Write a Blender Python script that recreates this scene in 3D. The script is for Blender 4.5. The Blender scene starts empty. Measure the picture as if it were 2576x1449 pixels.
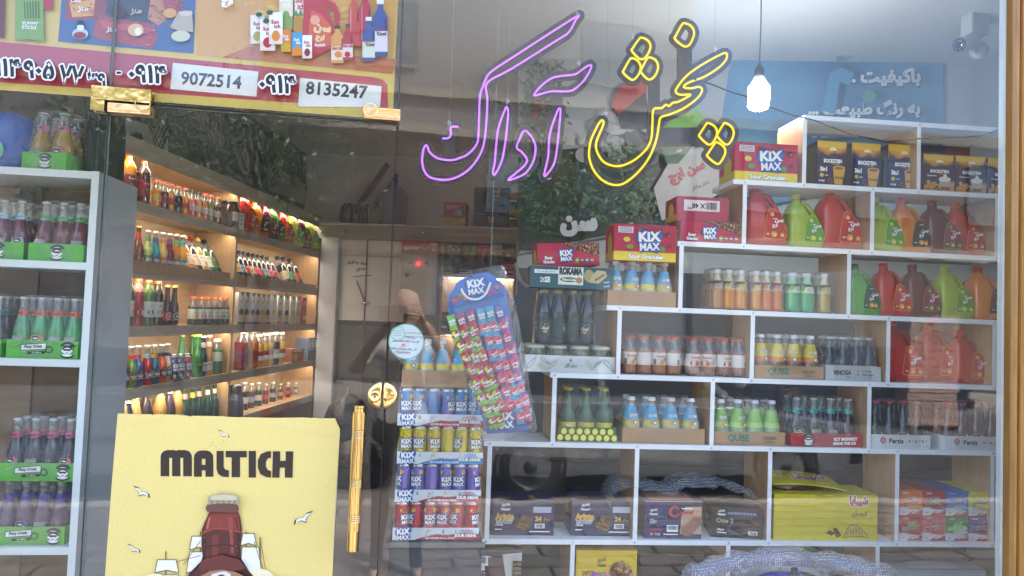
import bpy, math, random, unicodedata
import numpy as np
from mathutils import Vector, Matrix, noise as mnoise
R_=math.radians
random.seed(7)
SC=bpy.context.scene
COL=SC.collection
# ------------------------------------------------------------------ camera
CAM=Vector((0,-2.0,1.55)); YAW,PITCH,ROLL=R_(9.0),R_(2.4),R_(2.1)
FPX=1786.0; CX,CY=1288.0,724.5                      # focal length and centre, for a 2576 x 1449 picture
FW=Vector((math.sin(YAW)*math.cos(PITCH),math.cos(YAW)*math.cos(PITCH),math.sin(PITCH)))
_r=Vector((math.cos(YAW),-math.sin(YAW),0)); _u=_r.cross(FW)
RT=math.cos(ROLL)*_r+math.sin(ROLL)*_u; UP=-math.sin(ROLL)*_r+math.cos(ROLL)*_u
cd=bpy.data.cameras.new('camera'); cam=bpy.data.objects.new('camera',cd); COL.objects.link(cam)
cd.sensor_width=36; cd.lens=36*FPX/2576; cd.clip_start=0.02; cd.clip_end=600
cam.matrix_world=Matrix(((RT.x,UP.x,-FW.x,CAM.x),(RT.y,UP.y,-FW.y,CAM.y),(RT.z,UP.z,-FW.z,CAM.z),(0,0,0,1)))
SC.camera=cam
# ------------------------------------------------------------------ world, sun, exposure
SUN_EL,SUN_AZ=R_(55),R_(42)                        # azimuth from +Y (behind the shop) towards +X
w=bpy.data.worlds.new('World'); SC.world=w; w.use_nodes=True
nt=w.node_tree; bg=nt.nodes['Background']
sky=nt.nodes.new('ShaderNodeTexSky'); sky.sky_type='NISHITA'; sky.sun_disc=False
sky.sun_elevation=SUN_EL; sky.sun_rotation=SUN_AZ; sky.air_density=0.8; sky.dust_density=2.5; sky.ozone_density=0.6
nt.links.new(sky.outputs[0],bg.inputs[0]); bg.inputs[1].default_value=0.15
sd=bpy.data.lights.new('sun','SUN'); sd.energy=2.2; sd.angle=R_(0.5); sd.color=(1,0.955,0.88)
so=bpy.data.objects.new('sun',sd); COL.objects.link(so)
sdir=Vector((math.sin(SUN_AZ)*math.cos(SUN_EL),math.cos(SUN_AZ)*math.cos(SUN_EL),math.sin(SUN_EL)))
so.rotation_euler=sdir.to_track_quat('Z','Y').to_euler(); so.location=(0,0,30)
vs=SC.view_settings; vs.view_transform='Standard'; vs.look='None'; vs.gamma=1; vs.exposure=3.3
SC.cycles.transparent_max_bounces=40; SC.cycles.max_bounces=7; SC.cycles.diffuse_bounces=4; SC.cycles.glossy_bounces=4
SC.cycles.caustics_reflective=False; SC.cycles.caustics_refractive=False; SC.cycles.sample_clamp_indirect=6
SC.cycles.use_denoising=True
# ------------------------------------------------------------------ pixel -> place
def ray(px,py): px=float(px); py=float(py); return (px-CX)/FPX*RT-(py-CY)/FPX*UP+FW
def hit(px,py,P0,N):
    d=ray(px,py); return CAM+d*((P0-CAM).dot(N)/d.dot(N))
def at(px,py,y): return hit(px,py,Vector((0,y,0)),Vector((0,1,0)))
class Frame:                                        # an upright plane in the shop: u along it, t behind it, z up
    def __init__(s,O,ang):
        s.ang=ang; s.O=Vector((O.x,O.y,0)); s.U=Vector((math.cos(ang),math.sin(ang),0)); s.T=Vector((-math.sin(ang),math.cos(ang),0))
    def px(s,px,py,t=0):
        p=hit(px,py,s.O+s.T*t,s.T); return (p-s.O).dot(s.U),p.z
    def w(s,u,t,z): return s.O+s.U*u+s.T*t+Vector((0,0,z))
# ------------------------------------------------------------------ materials
def lin(h):
    if not isinstance(h,str): return tuple(h)
    c=[int(h[i:i+2],16)/255 for i in (0,2,4)]
    return tuple(x/12.92 if x<=.04045 else ((x+.055)/1.055)**2.4 for x in c)
_mats={}
def mat(h,rough=.5,metal=0,spec=.5,bump=0,bscale=200,var=.06,vscale=25,emit=0,coat=0):
    k=(h,rough,metal,spec,bump,bscale,var,vscale,emit,coat)
    if k in _mats: return _mats[k]
    m=bpy.data.materials.new('mat_%d'%len(_mats)); m.use_nodes=True; n=m.node_tree; b=n.nodes['Principled BSDF']
    c=lin(h); b.inputs['Roughness'].default_value=rough; b.inputs['Metallic'].default_value=metal
    b.inputs['Specular IOR Level'].default_value=spec
    if coat: b.inputs['Coat Weight'].default_value=coat; b.inputs['Coat Roughness'].default_value=.08
    tc=n.nodes.new('ShaderNodeTexCoord')
    if var:
        nz=n.nodes.new('ShaderNodeTexNoise'); nz.inputs['Scale'].default_value=vscale; nz.inputs['Detail'].default_value=4
        n.links.new(tc.outputs['Object'],nz.inputs['Vector'])
        mx=n.nodes.new('ShaderNodeMix'); mx.data_type='RGBA'
        mx.inputs[6].default_value=tuple(x*(1-var) for x in c)+(1,); mx.inputs[7].default_value=tuple(min(1,x*(1+var)) for x in c)+(1,)
        n.links.new(nz.outputs['Fac'],mx.inputs[0]); n.links.new(mx.outputs[2],b.inputs['Base Color'])
    else: b.inputs['Base Color'].default_value=c+(1,)
    if emit:
        b.inputs['Emission Color'].default_value=c+(1,); b.inputs['Emission Strength'].default_value=emit
    if bump:
        n2=n.nodes.new('ShaderNodeTexNoise'); n2.inputs['Scale'].default_value=bscale; n2.inputs['Detail'].default_value=3
        n.links.new(tc.outputs['Object'],n2.inputs['Vector'])
        bp=n.nodes.new('ShaderNodeBump'); bp.inputs['Strength'].default_value=bump; bp.inputs['Distance'].default_value=.01
        n.links.new(n2.outputs['Fac'],bp.inputs['Height']); n.links.new(bp.outputs[0],b.inputs['Normal'])
    _mats[k]=m; return m
def card(h): return mat(h,.42,spec=.4,var=.05,vscale=40)           # printed cardboard
def ink(h): return mat(h,.45,var=0)                                 # print
def plas(h,r=.25): return mat(h,r,var=.04,vscale=30)                # moulded plastic
def liq(h): return mat(h,.12,var=.10,vscale=18,coat=.5)             # liquid seen through its bottle
def seethru(name,tint,base,power,rough,bump=0,bscale=30,spec=1.0,diff=0,dcol=(.8,.8,.8),veil=False):   # thin clear sheet: transparent + fresnel reflection (+ a little haze)
    m=bpy.data.materials.new(name); m.use_nodes=True; n=m.node_tree; n.nodes.clear()
    out=n.nodes.new('ShaderNodeOutputMaterial'); mx=n.nodes.new('ShaderNodeMixShader'); t=n.nodes.new('ShaderNodeBsdfTransparent'); g=n.nodes.new('ShaderNodeBsdfGlossy')
    t.inputs[0].default_value=lin(tint)+(1,); g.inputs['Roughness'].default_value=rough; g.inputs[0].default_value=(spec,spec,spec,1)
    lw=n.nodes.new('ShaderNodeLayerWeight'); lw.inputs['Blend'].default_value=.5
    p=n.nodes.new('ShaderNodeMath'); p.operation='POWER'; p.inputs[1].default_value=power; n.links.new(lw.outputs['Facing'],p.inputs[0])
    a=n.nodes.new('ShaderNodeMath'); a.operation='MULTIPLY_ADD'; a.inputs[1].default_value=1-base; a.inputs[2].default_value=base; n.links.new(p.outputs[0],a.inputs[0])
    n.links.new(a.outputs[0],mx.inputs[0]); n.links.new(g.outputs[0],mx.inputs[2])
    if diff:
        d=n.nodes.new('ShaderNodeBsdfDiffuse'); d.inputs[0].default_value=tuple(dcol)+(1,)
        m2=n.nodes.new('ShaderNodeMixShader'); m2.inputs[0].default_value=diff
        if veil:                                     # uneven pale haze mixed into the pane to lift the dark tones
            t2=n.nodes.new('ShaderNodeTexCoord'); mp=n.nodes.new('ShaderNodeMapping'); mp.inputs['Scale'].default_value=(5,1,1.6); nd=n.nodes.new('ShaderNodeTexNoise'); nd.inputs['Scale'].default_value=2.2; nd.inputs['Detail'].default_value=7; nd.inputs['Distortion'].default_value=.8
            n.links.new(t2.outputs['Object'],mp.inputs[0]); n.links.new(mp.outputs[0],nd.inputs['Vector']); mr=n.nodes.new('ShaderNodeMapRange'); mr.inputs[1].default_value=.3; mr.inputs[2].default_value=.75; mr.inputs[3].default_value=diff*.3; mr.inputs[4].default_value=diff*1.5
            n.links.new(nd.outputs['Fac'],mr.inputs[0]); n.links.new(mr.outputs[0],m2.inputs[0])
        n.links.new(t.outputs[0],m2.inputs[1]); n.links.new(d.outputs[0],m2.inputs[2]); n.links.new(m2.outputs[0],mx.inputs[1])
    else: n.links.new(t.outputs[0],mx.inputs[1])
    if bump:
        tc=n.nodes.new('ShaderNodeTexCoord'); nz=n.nodes.new('ShaderNodeTexNoise'); nz.inputs['Scale'].default_value=bscale; nz.inputs['Detail'].default_value=3; nz.inputs['Distortion'].default_value=1.5
        n.links.new(tc.outputs['Object'],nz.inputs['Vector']); bp=n.nodes.new('ShaderNodeBump'); bp.inputs['Strength'].default_value=bump; bp.inputs['Distance'].default_value=.02
        n.links.new(nz.outputs['Fac'],bp.inputs['Height']); n.links.new(bp.outputs[0],g.inputs['Normal'])
    n.links.new(mx.outputs[0],out.inputs[0]); return m
GLASS=seethru('window_glass','FDFEFD',.023,5,.0,bump=.035,bscale=1.6,diff=.006,dcol=(.82,.80,.76),veil=True)
GEDGE=mat('6d7f7a',.2,var=.05)
FILM=seethru('shrink_film','FBFBFB',.035,2.4,.09,bump=1.0,bscale=34,diff=.02)
BAGF=seethru('clear_bag','F6F7F8',.05,2.0,.10,bump=1.0,bscale=18,diff=.03)
CLEAR=seethru('clear_bottle','E2E6E6',.10,2.5,.08,diff=.10,dcol=(.75,.78,.78))
def wood(a,b,sx=1,sy=8,rough=.5):
    k=('wood',a,b,sx,sy)
    if k in _mats: return _mats[k]
    m=bpy.data.materials.new('wood_%d'%len(_mats)); m.use_nodes=True; n=m.node_tree; bs=n.nodes['Principled BSDF']; bs.inputs['Roughness'].default_value=rough
    tc=n.nodes.new('ShaderNodeTexCoord'); mp=n.nodes.new('ShaderNodeMapping'); mp.inputs['Scale'].default_value=(sx,sx,sy)
    nz=n.nodes.new('ShaderNodeTexNoise'); nz.inputs['Scale'].default_value=5; nz.inputs['Detail'].default_value=6; nz.inputs['Distortion'].default_value=.4
    cr=n.nodes.new('ShaderNodeValToRGB'); cr.color_ramp.elements[0].color=lin(a)+(1,); cr.color_ramp.elements[1].color=lin(b)+(1,); cr.color_ramp.elements[0].position=.3; cr.color_ramp.elements[1].position=.7
    n.links.new(tc.outputs['Object'],mp.inputs[0]); n.links.new(mp.outputs[0],nz.inputs['Vector']); n.links.new(nz.outputs['Fac'],cr.inputs[0]); n.links.new(cr.outputs[0],bs.inputs['Base Color'])
    _mats[k]=m; return m
OAK=wood('b8936a','a37d55',14,1.2); OAKL=wood('c2a884','ad9069',1.5,14); OAKD=wood('bfb09c','a99a87',1.5,12)
WHITE=mat('dfe3e4',.35,var=.03); BLACK=mat('0c0c0e',.4,var=.05); KRAFT=mat('b08a62',.7,var=.08,vscale=12,bump=.1,bscale=90)
GOLD=mat((.83,.58,.24),.10,metal=1,var=.05,bump=.05,bscale=14); GOLDB=mat((.66,.45,.17),.12,metal=1,var=.08,bump=.05,bscale=20); GOLDP=mat((.62,.42,.16),.14,metal=1,var=.08,bump=.4,bscale=12); STEEL=mat((.6,.6,.62),.25,metal=1,var=.03)
# ------------------------------------------------------------------ text (Persian letters are joined here)
_tab={}
for _c in list(range(0xFB50,0xFE00))+list(range(0xFE70,0xFEFD)):
    _d=unicodedata.decomposition(chr(_c)).split()
    if len(_d)==2 and _d[0] in ('<isolated>','<final>','<initial>','<medial>'): _tab.setdefault(chr(int(_d[1],16)),{})[_d[0][1:-1]]=chr(_c)
def shape(s):
    out=[]
    for i,ch in enumerate(s):
        t=_tab.get(ch)
        if not t: out.append(ch); continue
        p=s[i-1] if i else ' '; n=s[i+1] if i+1<len(s) else ' '
        jp='initial' in _tab.get(p,{}); jn=n in _tab and 'final' in _tab[n] and 'initial' in t
        out.append(t.get('medial' if jp and jn else 'final' if jp else 'initial' if jn else 'isolated') or t['isolated'])
    return ''.join(reversed(out))
_txt={}
def text2d(s,bold):
    k=(s,bold)
    if k in _txt: return _txt[k]
    t=shape(s) if any('\u0621'<=c<='\u06d3' for c in s) else s
    c=bpy.data.curves.new('t','FONT'); c.body=t; c.size=1; c.offset=bold*.018; c.resolution_u=2
    o=bpy.data.objects.new('t',c); COL.objects.link(o); bpy.context.view_layer.update()
    me=bpy.data.meshes.new_from_object(o.evaluated_get(bpy.context.evaluated_depsgraph_get()))
    V=[(v.co.x,v.co.y) for v in me.vertices]; Fc=[tuple(p.vertices) for p in me.polygons]
    bpy.data.objects.remove(o); bpy.data.curves.remove(c); bpy.data.meshes.remove(me)
    if not V: V=[(0,0),(1,0),(1,1)]; Fc=[]
    xs=[v[0] for v in V]; ys=[v[1] for v in V]
    _txt[k]=(V,Fc,min(xs),min(ys),max(xs)-min(xs),max(ys)-min(ys)); return _txt[k]
# ------------------------------------------------------------------ mesh builder
class MB:
    def __init__(s): s.v=[];s.f=[];s.fm=[];s.sm=[];s.mats=[]
    def mi(s,m):
        if m not in s.mats: s.mats.append(m)
        return s.mats.index(m)
    def add(s,vs,fs,m,smooth=False,M=None):
        b=len(s.v); s.v+=[tuple(M@Vector(v)) for v in vs] if M is not None else [tuple(v) for v in vs]
        i=s.mi(m) if not isinstance(m,list) else None
        for k,f in enumerate(fs):
            s.f.append(tuple(x+b for x in f)); s.fm.append(i if i is not None else s.mi(m[k])); s.sm.append(smooth)
    def box(s,x0,y0,z0,x1,y1,z1,m,M=None,b=0):      # m: one material or [bottom,top,front,right,back,left]; b rounds the upright edges
        if b:
            pts=[]
            for (cx,cy,a0) in ((x0+b,y0+b,180),(x1-b,y0+b,270),(x1-b,y1-b,0),(x0+b,y1-b,90)):
                pts+=[(cx+b*math.cos(R_(a0+k*30)),cy+b*math.sin(R_(a0+k*30))) for k in range(4)]
            s.prism(pts,z0,z1,m,M); return
        v=[(x0,y0,z0),(x1,y0,z0),(x1,y1,z0),(x0,y1,z0),(x0,y0,z1),(x1,y0,z1),(x1,y1,z1),(x0,y1,z1)]
        s.add(v,[(0,3,2,1),(4,5,6,7),(0,1,5,4),(1,2,6,5),(2,3,7,6),(3,0,4,7)],m,False,M)
    def prism(s,pts,z0,z1,m,M=None,smooth=False):
        n=len(pts); v=[(x,y,z0) for x,y in pts]+[(x,y,z1) for x,y in pts]
        s.add(v,[tuple(range(n-1,-1,-1)),tuple(range(n,2*n))]+[(i,(i+1)%n,n+(i+1)%n,n+i) for i in range(n)],m,smooth,M)
    def lathe(s,prof,m,seg=18,M=None,smooth=True):  # prof: (r,z) or (r,z,material of the band that starts here)
        v=[];fs=[];ms=[];cur=m
        for p in prof:
            for k in range(seg): a=2*math.pi*k/seg; v.append((p[0]*math.sin(a),-p[0]*math.cos(a),p[1]))
        for i in range(len(prof)-1):
            if len(prof[i])>2: cur=prof[i][2]
            for k in range(seg):
                k2=(k+1)%seg; fs.append((i*seg+k,i*seg+k2,(i+1)*seg+k2,(i+1)*seg+k)); ms.append(cur)
        s.add(v,fs,ms,smooth,M)
    def loft(s,rings,m,caps=True,smooth=True,M=None):
        n=len(rings[0]); v=[p for r in rings for p in r]; fs=[]
        for i in range(len(rings)-1):
            for k in range(n): k2=(k+1)%n; fs.append((i*n+k,i*n+k2,(i+1)*n+k2,(i+1)*n+k))
        if caps: fs+= [tuple(range(n-1,-1,-1)),tuple(range((len(rings)-1)*n,len(rings)*n))]
        s.add(v,fs,m,smooth,M)
    def tube(s,pts,r,m,seg=8,closed=False,M=None,caps=True):
        P=[Vector(p) for p in pts]; n=len(P); rings=[]; up=None
        for i in range(n):
            a=P[i-1] if (i or closed) else P[0]; b=P[(i+1)%n] if (i<n-1 or closed) else P[-1]
            t=(b-a).normalized() if (b-a).length>1e-9 else Vector((0,0,1))
            if up is None: up=t.orthogonal().normalized()
            up=(up-t*up.dot(t)); up=up.normalized() if up.length>1e-6 else t.orthogonal().normalized()
            q=t.cross(up); rr=r[i] if isinstance(r,(list,tuple)) else r
            rings.append([tuple(P[i]+rr*(math.cos(2*math.pi*k/seg)*up+math.sin(2*math.pi*k/seg)*q)) for k in range(seg)])
        if closed: rings.append(rings[0])
        s.loft(rings,m,not closed and caps,True,M)
    def ball(s,c,r,m,seg=12,M=None):
        rx,ry,rz=(r,r,r) if not isinstance(r,tuple) else r
        s.loft([[(c[0]+rx*math.sin(math.pi*i/8)*math.cos(2*math.pi*k/seg),c[1]+ry*math.sin(math.pi*i/8)*math.sin(2*math.pi*k/seg),c[2]-rz*math.cos(math.pi*i/8)) for k in range(seg)] for i in range(9)],m,False,True,M)
    def mesh(s,name):
        me=bpy.data.meshes.new(name); me.from_pydata(s.v,[],s.f)
        for m in s.mats: me.materials.append(m)
        me.polygons.foreach_set('material_index',s.fm); me.polygons.foreach_set('use_smooth',s.sm); me.update(); return me
    def build(s,name,parent=None,loc=None,rz=0): return inst(s.mesh(name),name,parent,loc,rz)
def inst(me,name,parent=None,loc=None,rz=0):
    o=bpy.data.objects.new(name,me); COL.objects.link(o)
    if parent: o.parent=parent
    if loc is not None: o.location=loc
    if rz: o.rotation_euler=(0,0,rz)
    return o
def tag(o,label,cat,group=None):
    o['label']=label; o['category']=cat
    if group: o['group']=group
    return o
def thing(name,label,cat,loc=(0,0,0),rz=0,group=None):
    o=bpy.data.objects.new(name,None); COL.objects.link(o); o.empty_display_size=.05; o.location=loc; o.rotation_euler=(0,0,rz)
    return tag(o,label,cat,group)
def stru(o): o['kind']='structure'; return o
ORD=['first','second','third','fourth','fifth','sixth','seventh','eighth','ninth','tenth','eleventh','twelfth','thirteenth','fourteenth']
# ------------------------------------------------------------------ printing on faces: a canvas of size w x h, coordinates 0..1, or wrapped round radius R
FRONT=lambda w,d,z=0: Matrix(((1,0,0,-w/2),(0,0,-1,-d/2),(0,1,0,z),(0,0,0,1)))
LEFT=lambda w,d,z=0: Matrix(((0,0,-1,-w/2),(-1,0,0,d/2),(0,1,0,z),(0,0,0,1)))
RIGHT=lambda w,d,z=0: Matrix(((0,0,1,w/2),(1,0,0,-d/2),(0,1,0,z),(0,0,0,1)))
TOP=lambda w,d,z: Matrix(((1,0,0,-w/2),(0,1,0,-d/2),(0,0,1,z),(0,0,0,1)))
class Cv:
    def __init__(s,mb,M,w,h,R=None,step=.00035): s.mb=mb;s.M=M;s.w=w;s.h=h;s.R=R;s.o=step if not R else .0006;s.st=step
    def _put(s,V,F,m):
        if s.R: V=[((s.R+s.o)*math.sin((x-s.w/2)/s.R),y,(s.R+s.o)*math.cos((x-s.w/2)/s.R)) for x,y in V]
        else: V=[(x,y,s.o) for x,y in V]
        s.mb.add(V,F,m,False,s.M); s.o+=s.st
    def poly(s,pts,m):
        V=[(x*s.w,y*s.h) for x,y in pts]
        a=sum(V[i][0]*V[(i+1)%len(V)][1]-V[(i+1)%len(V)][0]*V[i][1] for i in range(len(V)))
        s._put(V if a>0 else V[::-1],[tuple(range(len(V)))],m)
    def rect(s,x0,y0,x1,y1,m):
        if s.R:
            n=8; V=[];F=[]
            for i in range(n+1): x=(x0+(x1-x0)*i/n)*s.w; V+=[(x,y0*s.h),(x,y1*s.h)]
            s._put(V,[(2*i,2*i+2,2*i+3,2*i+1) for i in range(n)],m)
        else: s.poly([(x0,y0),(x1,y0),(x1,y1),(x0,y1)],m)
    def ell(s,cx,cy,rx,ry,m,n=18,a0=0,a1=360): s.poly([(cx+rx*math.cos(R_(a0+(a1-a0)*k/n)),cy+ry*math.sin(R_(a0+(a1-a0)*k/n))) for k in range(n if a1-a0>=360 else n+1)],m)
    def circ(s,cx,cy,r,m,n=18): s.ell(cx,cy,r*s.h/s.w,r,m,n)       # r in heights
    def ring(s,cx,cy,r,wd,m,n=24):
        k=s.h/s.w; V=[];F=[]
        for i in range(n): a=2*math.pi*i/n; V+=[((cx+r*k*math.cos(a))*s.w,(cy+r*math.sin(a))*s.h),((cx+(r-wd)*k*math.cos(a))*s.w,(cy+(r-wd)*math.sin(a))*s.h)]
        s._put(V,[(2*i,(2*i+2)%(2*n),(2*i+3)%(2*n),2*i+1) for i in range(n)],m)
    def line(s,pts,wd,m):                                           # wd in heights
        P=[Vector((x*s.w,y*s.h)) for x,y in pts]; V=[]; h=wd*s.h/2
        for i,p in enumerate(P):
            t=(P[min(i+1,len(P)-1)]-P[max(i-1,0)]).normalized(); q=Vector((-t.y,t.x))*h; V+=[tuple(p+q),tuple(p-q)]
        s._put(V,[(2*i+1,2*i+3,2*i+2,2*i) for i in range(len(P)-1)],m)
    def text(s,t,x,y,h,m,bold=1.0,maxw=None,al='c',rot=0,wide=1,outl=None):
        V,F,x0,y0,tw,th=text2d(t,bold); k=h*s.h/th; kx=k*wide
        if maxw and tw*kx>maxw*s.w: kx=maxw*s.w/tw
        ox={'c':tw/2,'l':0,'r':tw}[al]; ca,sa=math.cos(R_(rot)),math.sin(R_(rot)); P=[]
        if outl:
            s2=s.o; V2,F2,a0,b0,tw2,th2=text2d(t,bold+outl[1]); P2=[]
            for a,b in V2: a=(a-x0-ox)*kx; b=(b-y0-th/2)*k; P2.append((x*s.w+a*ca-b*sa,y*s.h+a*sa+b*ca))
            s._put(P2,F2,outl[0])
        for a,b in V:
            a=(a-x0-ox)*kx; b=(b-y0-th/2)*k; P.append((x*s.w+a*ca-b*sa,y*s.h+a*sa+b*ca))
        s._put(P,F,m)
    def bars(s,x0,y0,x1,y1,m,n=9,seed=1):                           # bar code
        r=random.Random(seed); x=x0
        while x<x1: wd=(x1-x0)/n*r.uniform(.3,.8); s.rect(x,y0,min(x+wd,x1),y1,m); x+=wd+(x1-x0)/n*r.uniform(.3,.7)
    def specks(s,pts,n,cols,size,seed=1):                           # scattered crumbs inside a polygon
        r=random.Random(seed); xs=[p[0] for p in pts]; ys=[p[1] for p in pts]; done=0
        while done<n:
            x=r.uniform(min(xs),max(xs)); y=r.uniform(min(ys),max(ys)); ins=False
            for i in range(len(pts)):
                (xa,ya),(xb,yb)=pts[i],pts[i-1]
                if (ya>y)!=(yb>y) and x<(xb-xa)*(y-ya)/(yb-ya)+xa: ins=not ins
            if ins:
                o=s.o; q=size*r.uniform(.6,1.3); k=s.h/s.w; s.poly([(x-q*k,y),(x,y-q*.8),(x+q*k,y+q*.2),(x,y+q)],cols[done%len(cols)]); s.o=o+s.st*.02; done+=1
class PCv(Cv):                                       # the same canvas on an upright plane in the shop, coordinates in picture units
    def __init__(s,mb,P0,N,step=.00035): s.mb=mb;s.P0=P0;s.N=N;s.w=1;s.h=-1;s.R=None;s.M=None;s.o=step;s.st=step
    def _put(s,V,F,m):
        P=[hit(x,-y,s.P0,s.N)-s.N*s.o for x,y in V]; s.mb.add([tuple(p) for p in P],F,m); s.o+=s.st
Cv_text=Cv.text
def _t(s,t,x,y,h,m,**k):                              # heights count upwards on both kinds of canvas
    H=s.h; V,F,x0,y0,tw,th=text2d(t,min(2,k.get('bold',1.0))); kk=h*abs(H)/th; kx=kk*k.get('wide',1); mw=k.get('maxw')
    if mw and tw*kx>mw*s.w: kx=mw*s.w/tw
    ox={'c':tw/2,'l':0,'r':tw}[k.get('al','c')]; a0=R_(k.get('rot',0)); ca,sa=math.cos(a0),math.sin(a0)
    def tr(V,dx=0,dy=0): return [(x*s.w+(a+dx-x0-ox)*kx*ca-(b+dy-y0-th/2)*kk*sa,y*H+(a+dx-x0-ox)*kx*sa+(b+dy-y0-th/2)*kk*ca) for a,b in V]
    def many(r,mm,n):
        st=s.st
        for q in range(n): s.st=st*.04; s._put(tr(V,r*math.cos(2*math.pi*q/n),r*math.sin(2*math.pi*q/n)),F,mm)
        s.st=st; s.o+=st*.6
    ol=k.get('outl'); ex=max(0,k.get('bold',1.0)-2)*.018
    if ol: many(ex+ol[1]*.02,ol[0],8)
    if ex: many(ex,m,6)
    s._put(tr(V),F,m)
Cv.text=_t
Cv.circ=lambda s,cx,cy,r,m,n=18: s.ell(cx,cy,r*abs(s.h)/s.w,r,m,n)
def _ring(s,cx,cy,r,wd,m,n=24):
    k=abs(s.h)/s.w; V=[]
    for i in range(n): a=2*math.pi*i/n; V+=[((cx+r*k*math.cos(a))*s.w,(cy+r*math.sin(a))*s.h),((cx+(r-wd)*k*math.cos(a))*s.w,(cy+(r-wd)*math.sin(a))*s.h)]
    F=[(2*i,(2*i+2)%(2*n),(2*i+3)%(2*n),2*i+1) for i in range(n)]
    s._put(V,F if s.h>0 else [f[::-1] for f in F],m)
Cv.ring=_ring
def _line(s,pts,wd,m):
    P=[Vector((x*s.w,y*s.h)) for x,y in pts]; V=[]; h=wd*abs(s.h)/2
    for i,p in enumerate(P):
        t=(P[min(i+1,len(P)-1)]-P[max(i-1,0)]).normalized(); q=Vector((-t.y,t.x))*h; V+=[tuple(p+q),tuple(p-q)]
    s._put(V,[(2*i+1,2*i+3,2*i+2,2*i) for i in range(len(P)-1)],m)
Cv.line=_line
IW,IK,INV,IR,IY=ink('f2f2f0'),ink('16151a'),ink('1b1d45'),ink('c0242f'),ink('ecd21f')
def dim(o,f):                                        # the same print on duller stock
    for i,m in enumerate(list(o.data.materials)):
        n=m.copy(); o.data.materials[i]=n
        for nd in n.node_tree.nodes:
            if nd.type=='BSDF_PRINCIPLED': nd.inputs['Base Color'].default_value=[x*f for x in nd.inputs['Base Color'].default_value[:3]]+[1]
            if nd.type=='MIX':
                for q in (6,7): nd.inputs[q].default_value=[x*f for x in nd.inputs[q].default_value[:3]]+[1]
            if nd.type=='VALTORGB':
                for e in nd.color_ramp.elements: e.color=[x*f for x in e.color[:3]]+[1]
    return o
# ------------------------------------------------------------------ emblems that recur
def kix(cv,cx,cy,w,rot=4):                            # the blue and white candy mark, w in canvas widths
    h=w*cv.w/abs(cv.h)*.86; sg=1 if cv.h>0 else -1
    B=[(-.5,.30),(-.36,.52),(.05,.46),(.44,.56),(.52,.26),(.40,.02),(.44,-.28),(.30,-.5),(-.1,-.44),(-.34,-.5),(-.42,-.14),(-.54,.02)]
    cv.poly([(cx+x*w*1.02,cy+sg*y*h*1.06) for x,y in B],ink('12306e')); cv.poly([(cx+x*w*.95,cy+sg*y*h*.97) for x,y in B],ink('2a62b4'))
    cv.text('KiX',cx,cy+sg*.20*h,h*.44,IW,bold=3,maxw=w*.84,rot=rot,wide=1.2,outl=(ink('0f1f4a'),1.6))
    cv.text('MAX',cx+.01*w,cy-sg*.25*h,h*.34,IW,bold=2.1,maxw=w*.78,rot=rot,wide=1.25,outl=(ink('0f1f4a'),1.4))
    cv.ell(cx-.005*w,cy+sg*.42*h,.045*w,.05*h,IR,8)
def ape(cv,cx,cy,r,ring='23262b'):                    # the round face with dark glasses
    k=abs(cv.h)/cv.w; sg=1 if cv.h>0 else -1; E=lambda x,y,rx,ry,c,a0=0,a1=360: cv.ell(cx+x*r*k,cy+sg*y*r,rx*r*k,sg*ry*r,ink(c),14,a0,a1)
    E(0,.35,.95,.75,ring,10,170); E(0,-.45,.95,.62,ring,195,345); E(0,-.42,.78,.45,'e8ece6',200,340)
    E(0,.05,.62,.62,ring); E(0,-.12,.56,.46,'f0f0ec'); E(-.55,-.1,.13,.17,'f0f0ec'); E(.55,-.1,.13,.17,'f0f0ec')
    cv.poly([(cx+x*r*k,cy+sg*y*r) for x,y in ((-.5,.16),(.5,.16),(.42,-.1),(.1,-.08),(-.1,-.08),(-.42,-.1))],ink(ring)); E(0,-.38,.2,.05,ring)
    E(0,.62,.5,.12,'e8ece6',20,160)
def fruit(cv,cx,cy,r,c,leaf='3f7f2c'):
    k=abs(cv.h)/cv.w; sg=1 if cv.h>0 else -1
    cv.ell(cx,cy,r*k,r,ink(c),14); cv.ell(cx+.3*r*k,cy-sg*.25*r,.55*r*k,.55*r,ink('f2c679'),10); cv.poly([(cx-.2*r*k,cy+sg*.8*r),(cx+.5*r*k,cy+sg*1.5*r),(cx+.9*r*k,cy+sg*1.0*r)],ink(leaf))
def sunich(cv,cx,cy,h,m=None,rot=0): cv.text('سن',cx+h*.45*abs(cv.h)/cv.w,cy+h*.42,h*.8,m or IW,bold=3,rot=rot); cv.text('ایچ',cx-h*.3*abs(cv.h)/cv.w,cy-h*.42,h*.85,m or IW,bold=3,rot=rot)
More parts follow.
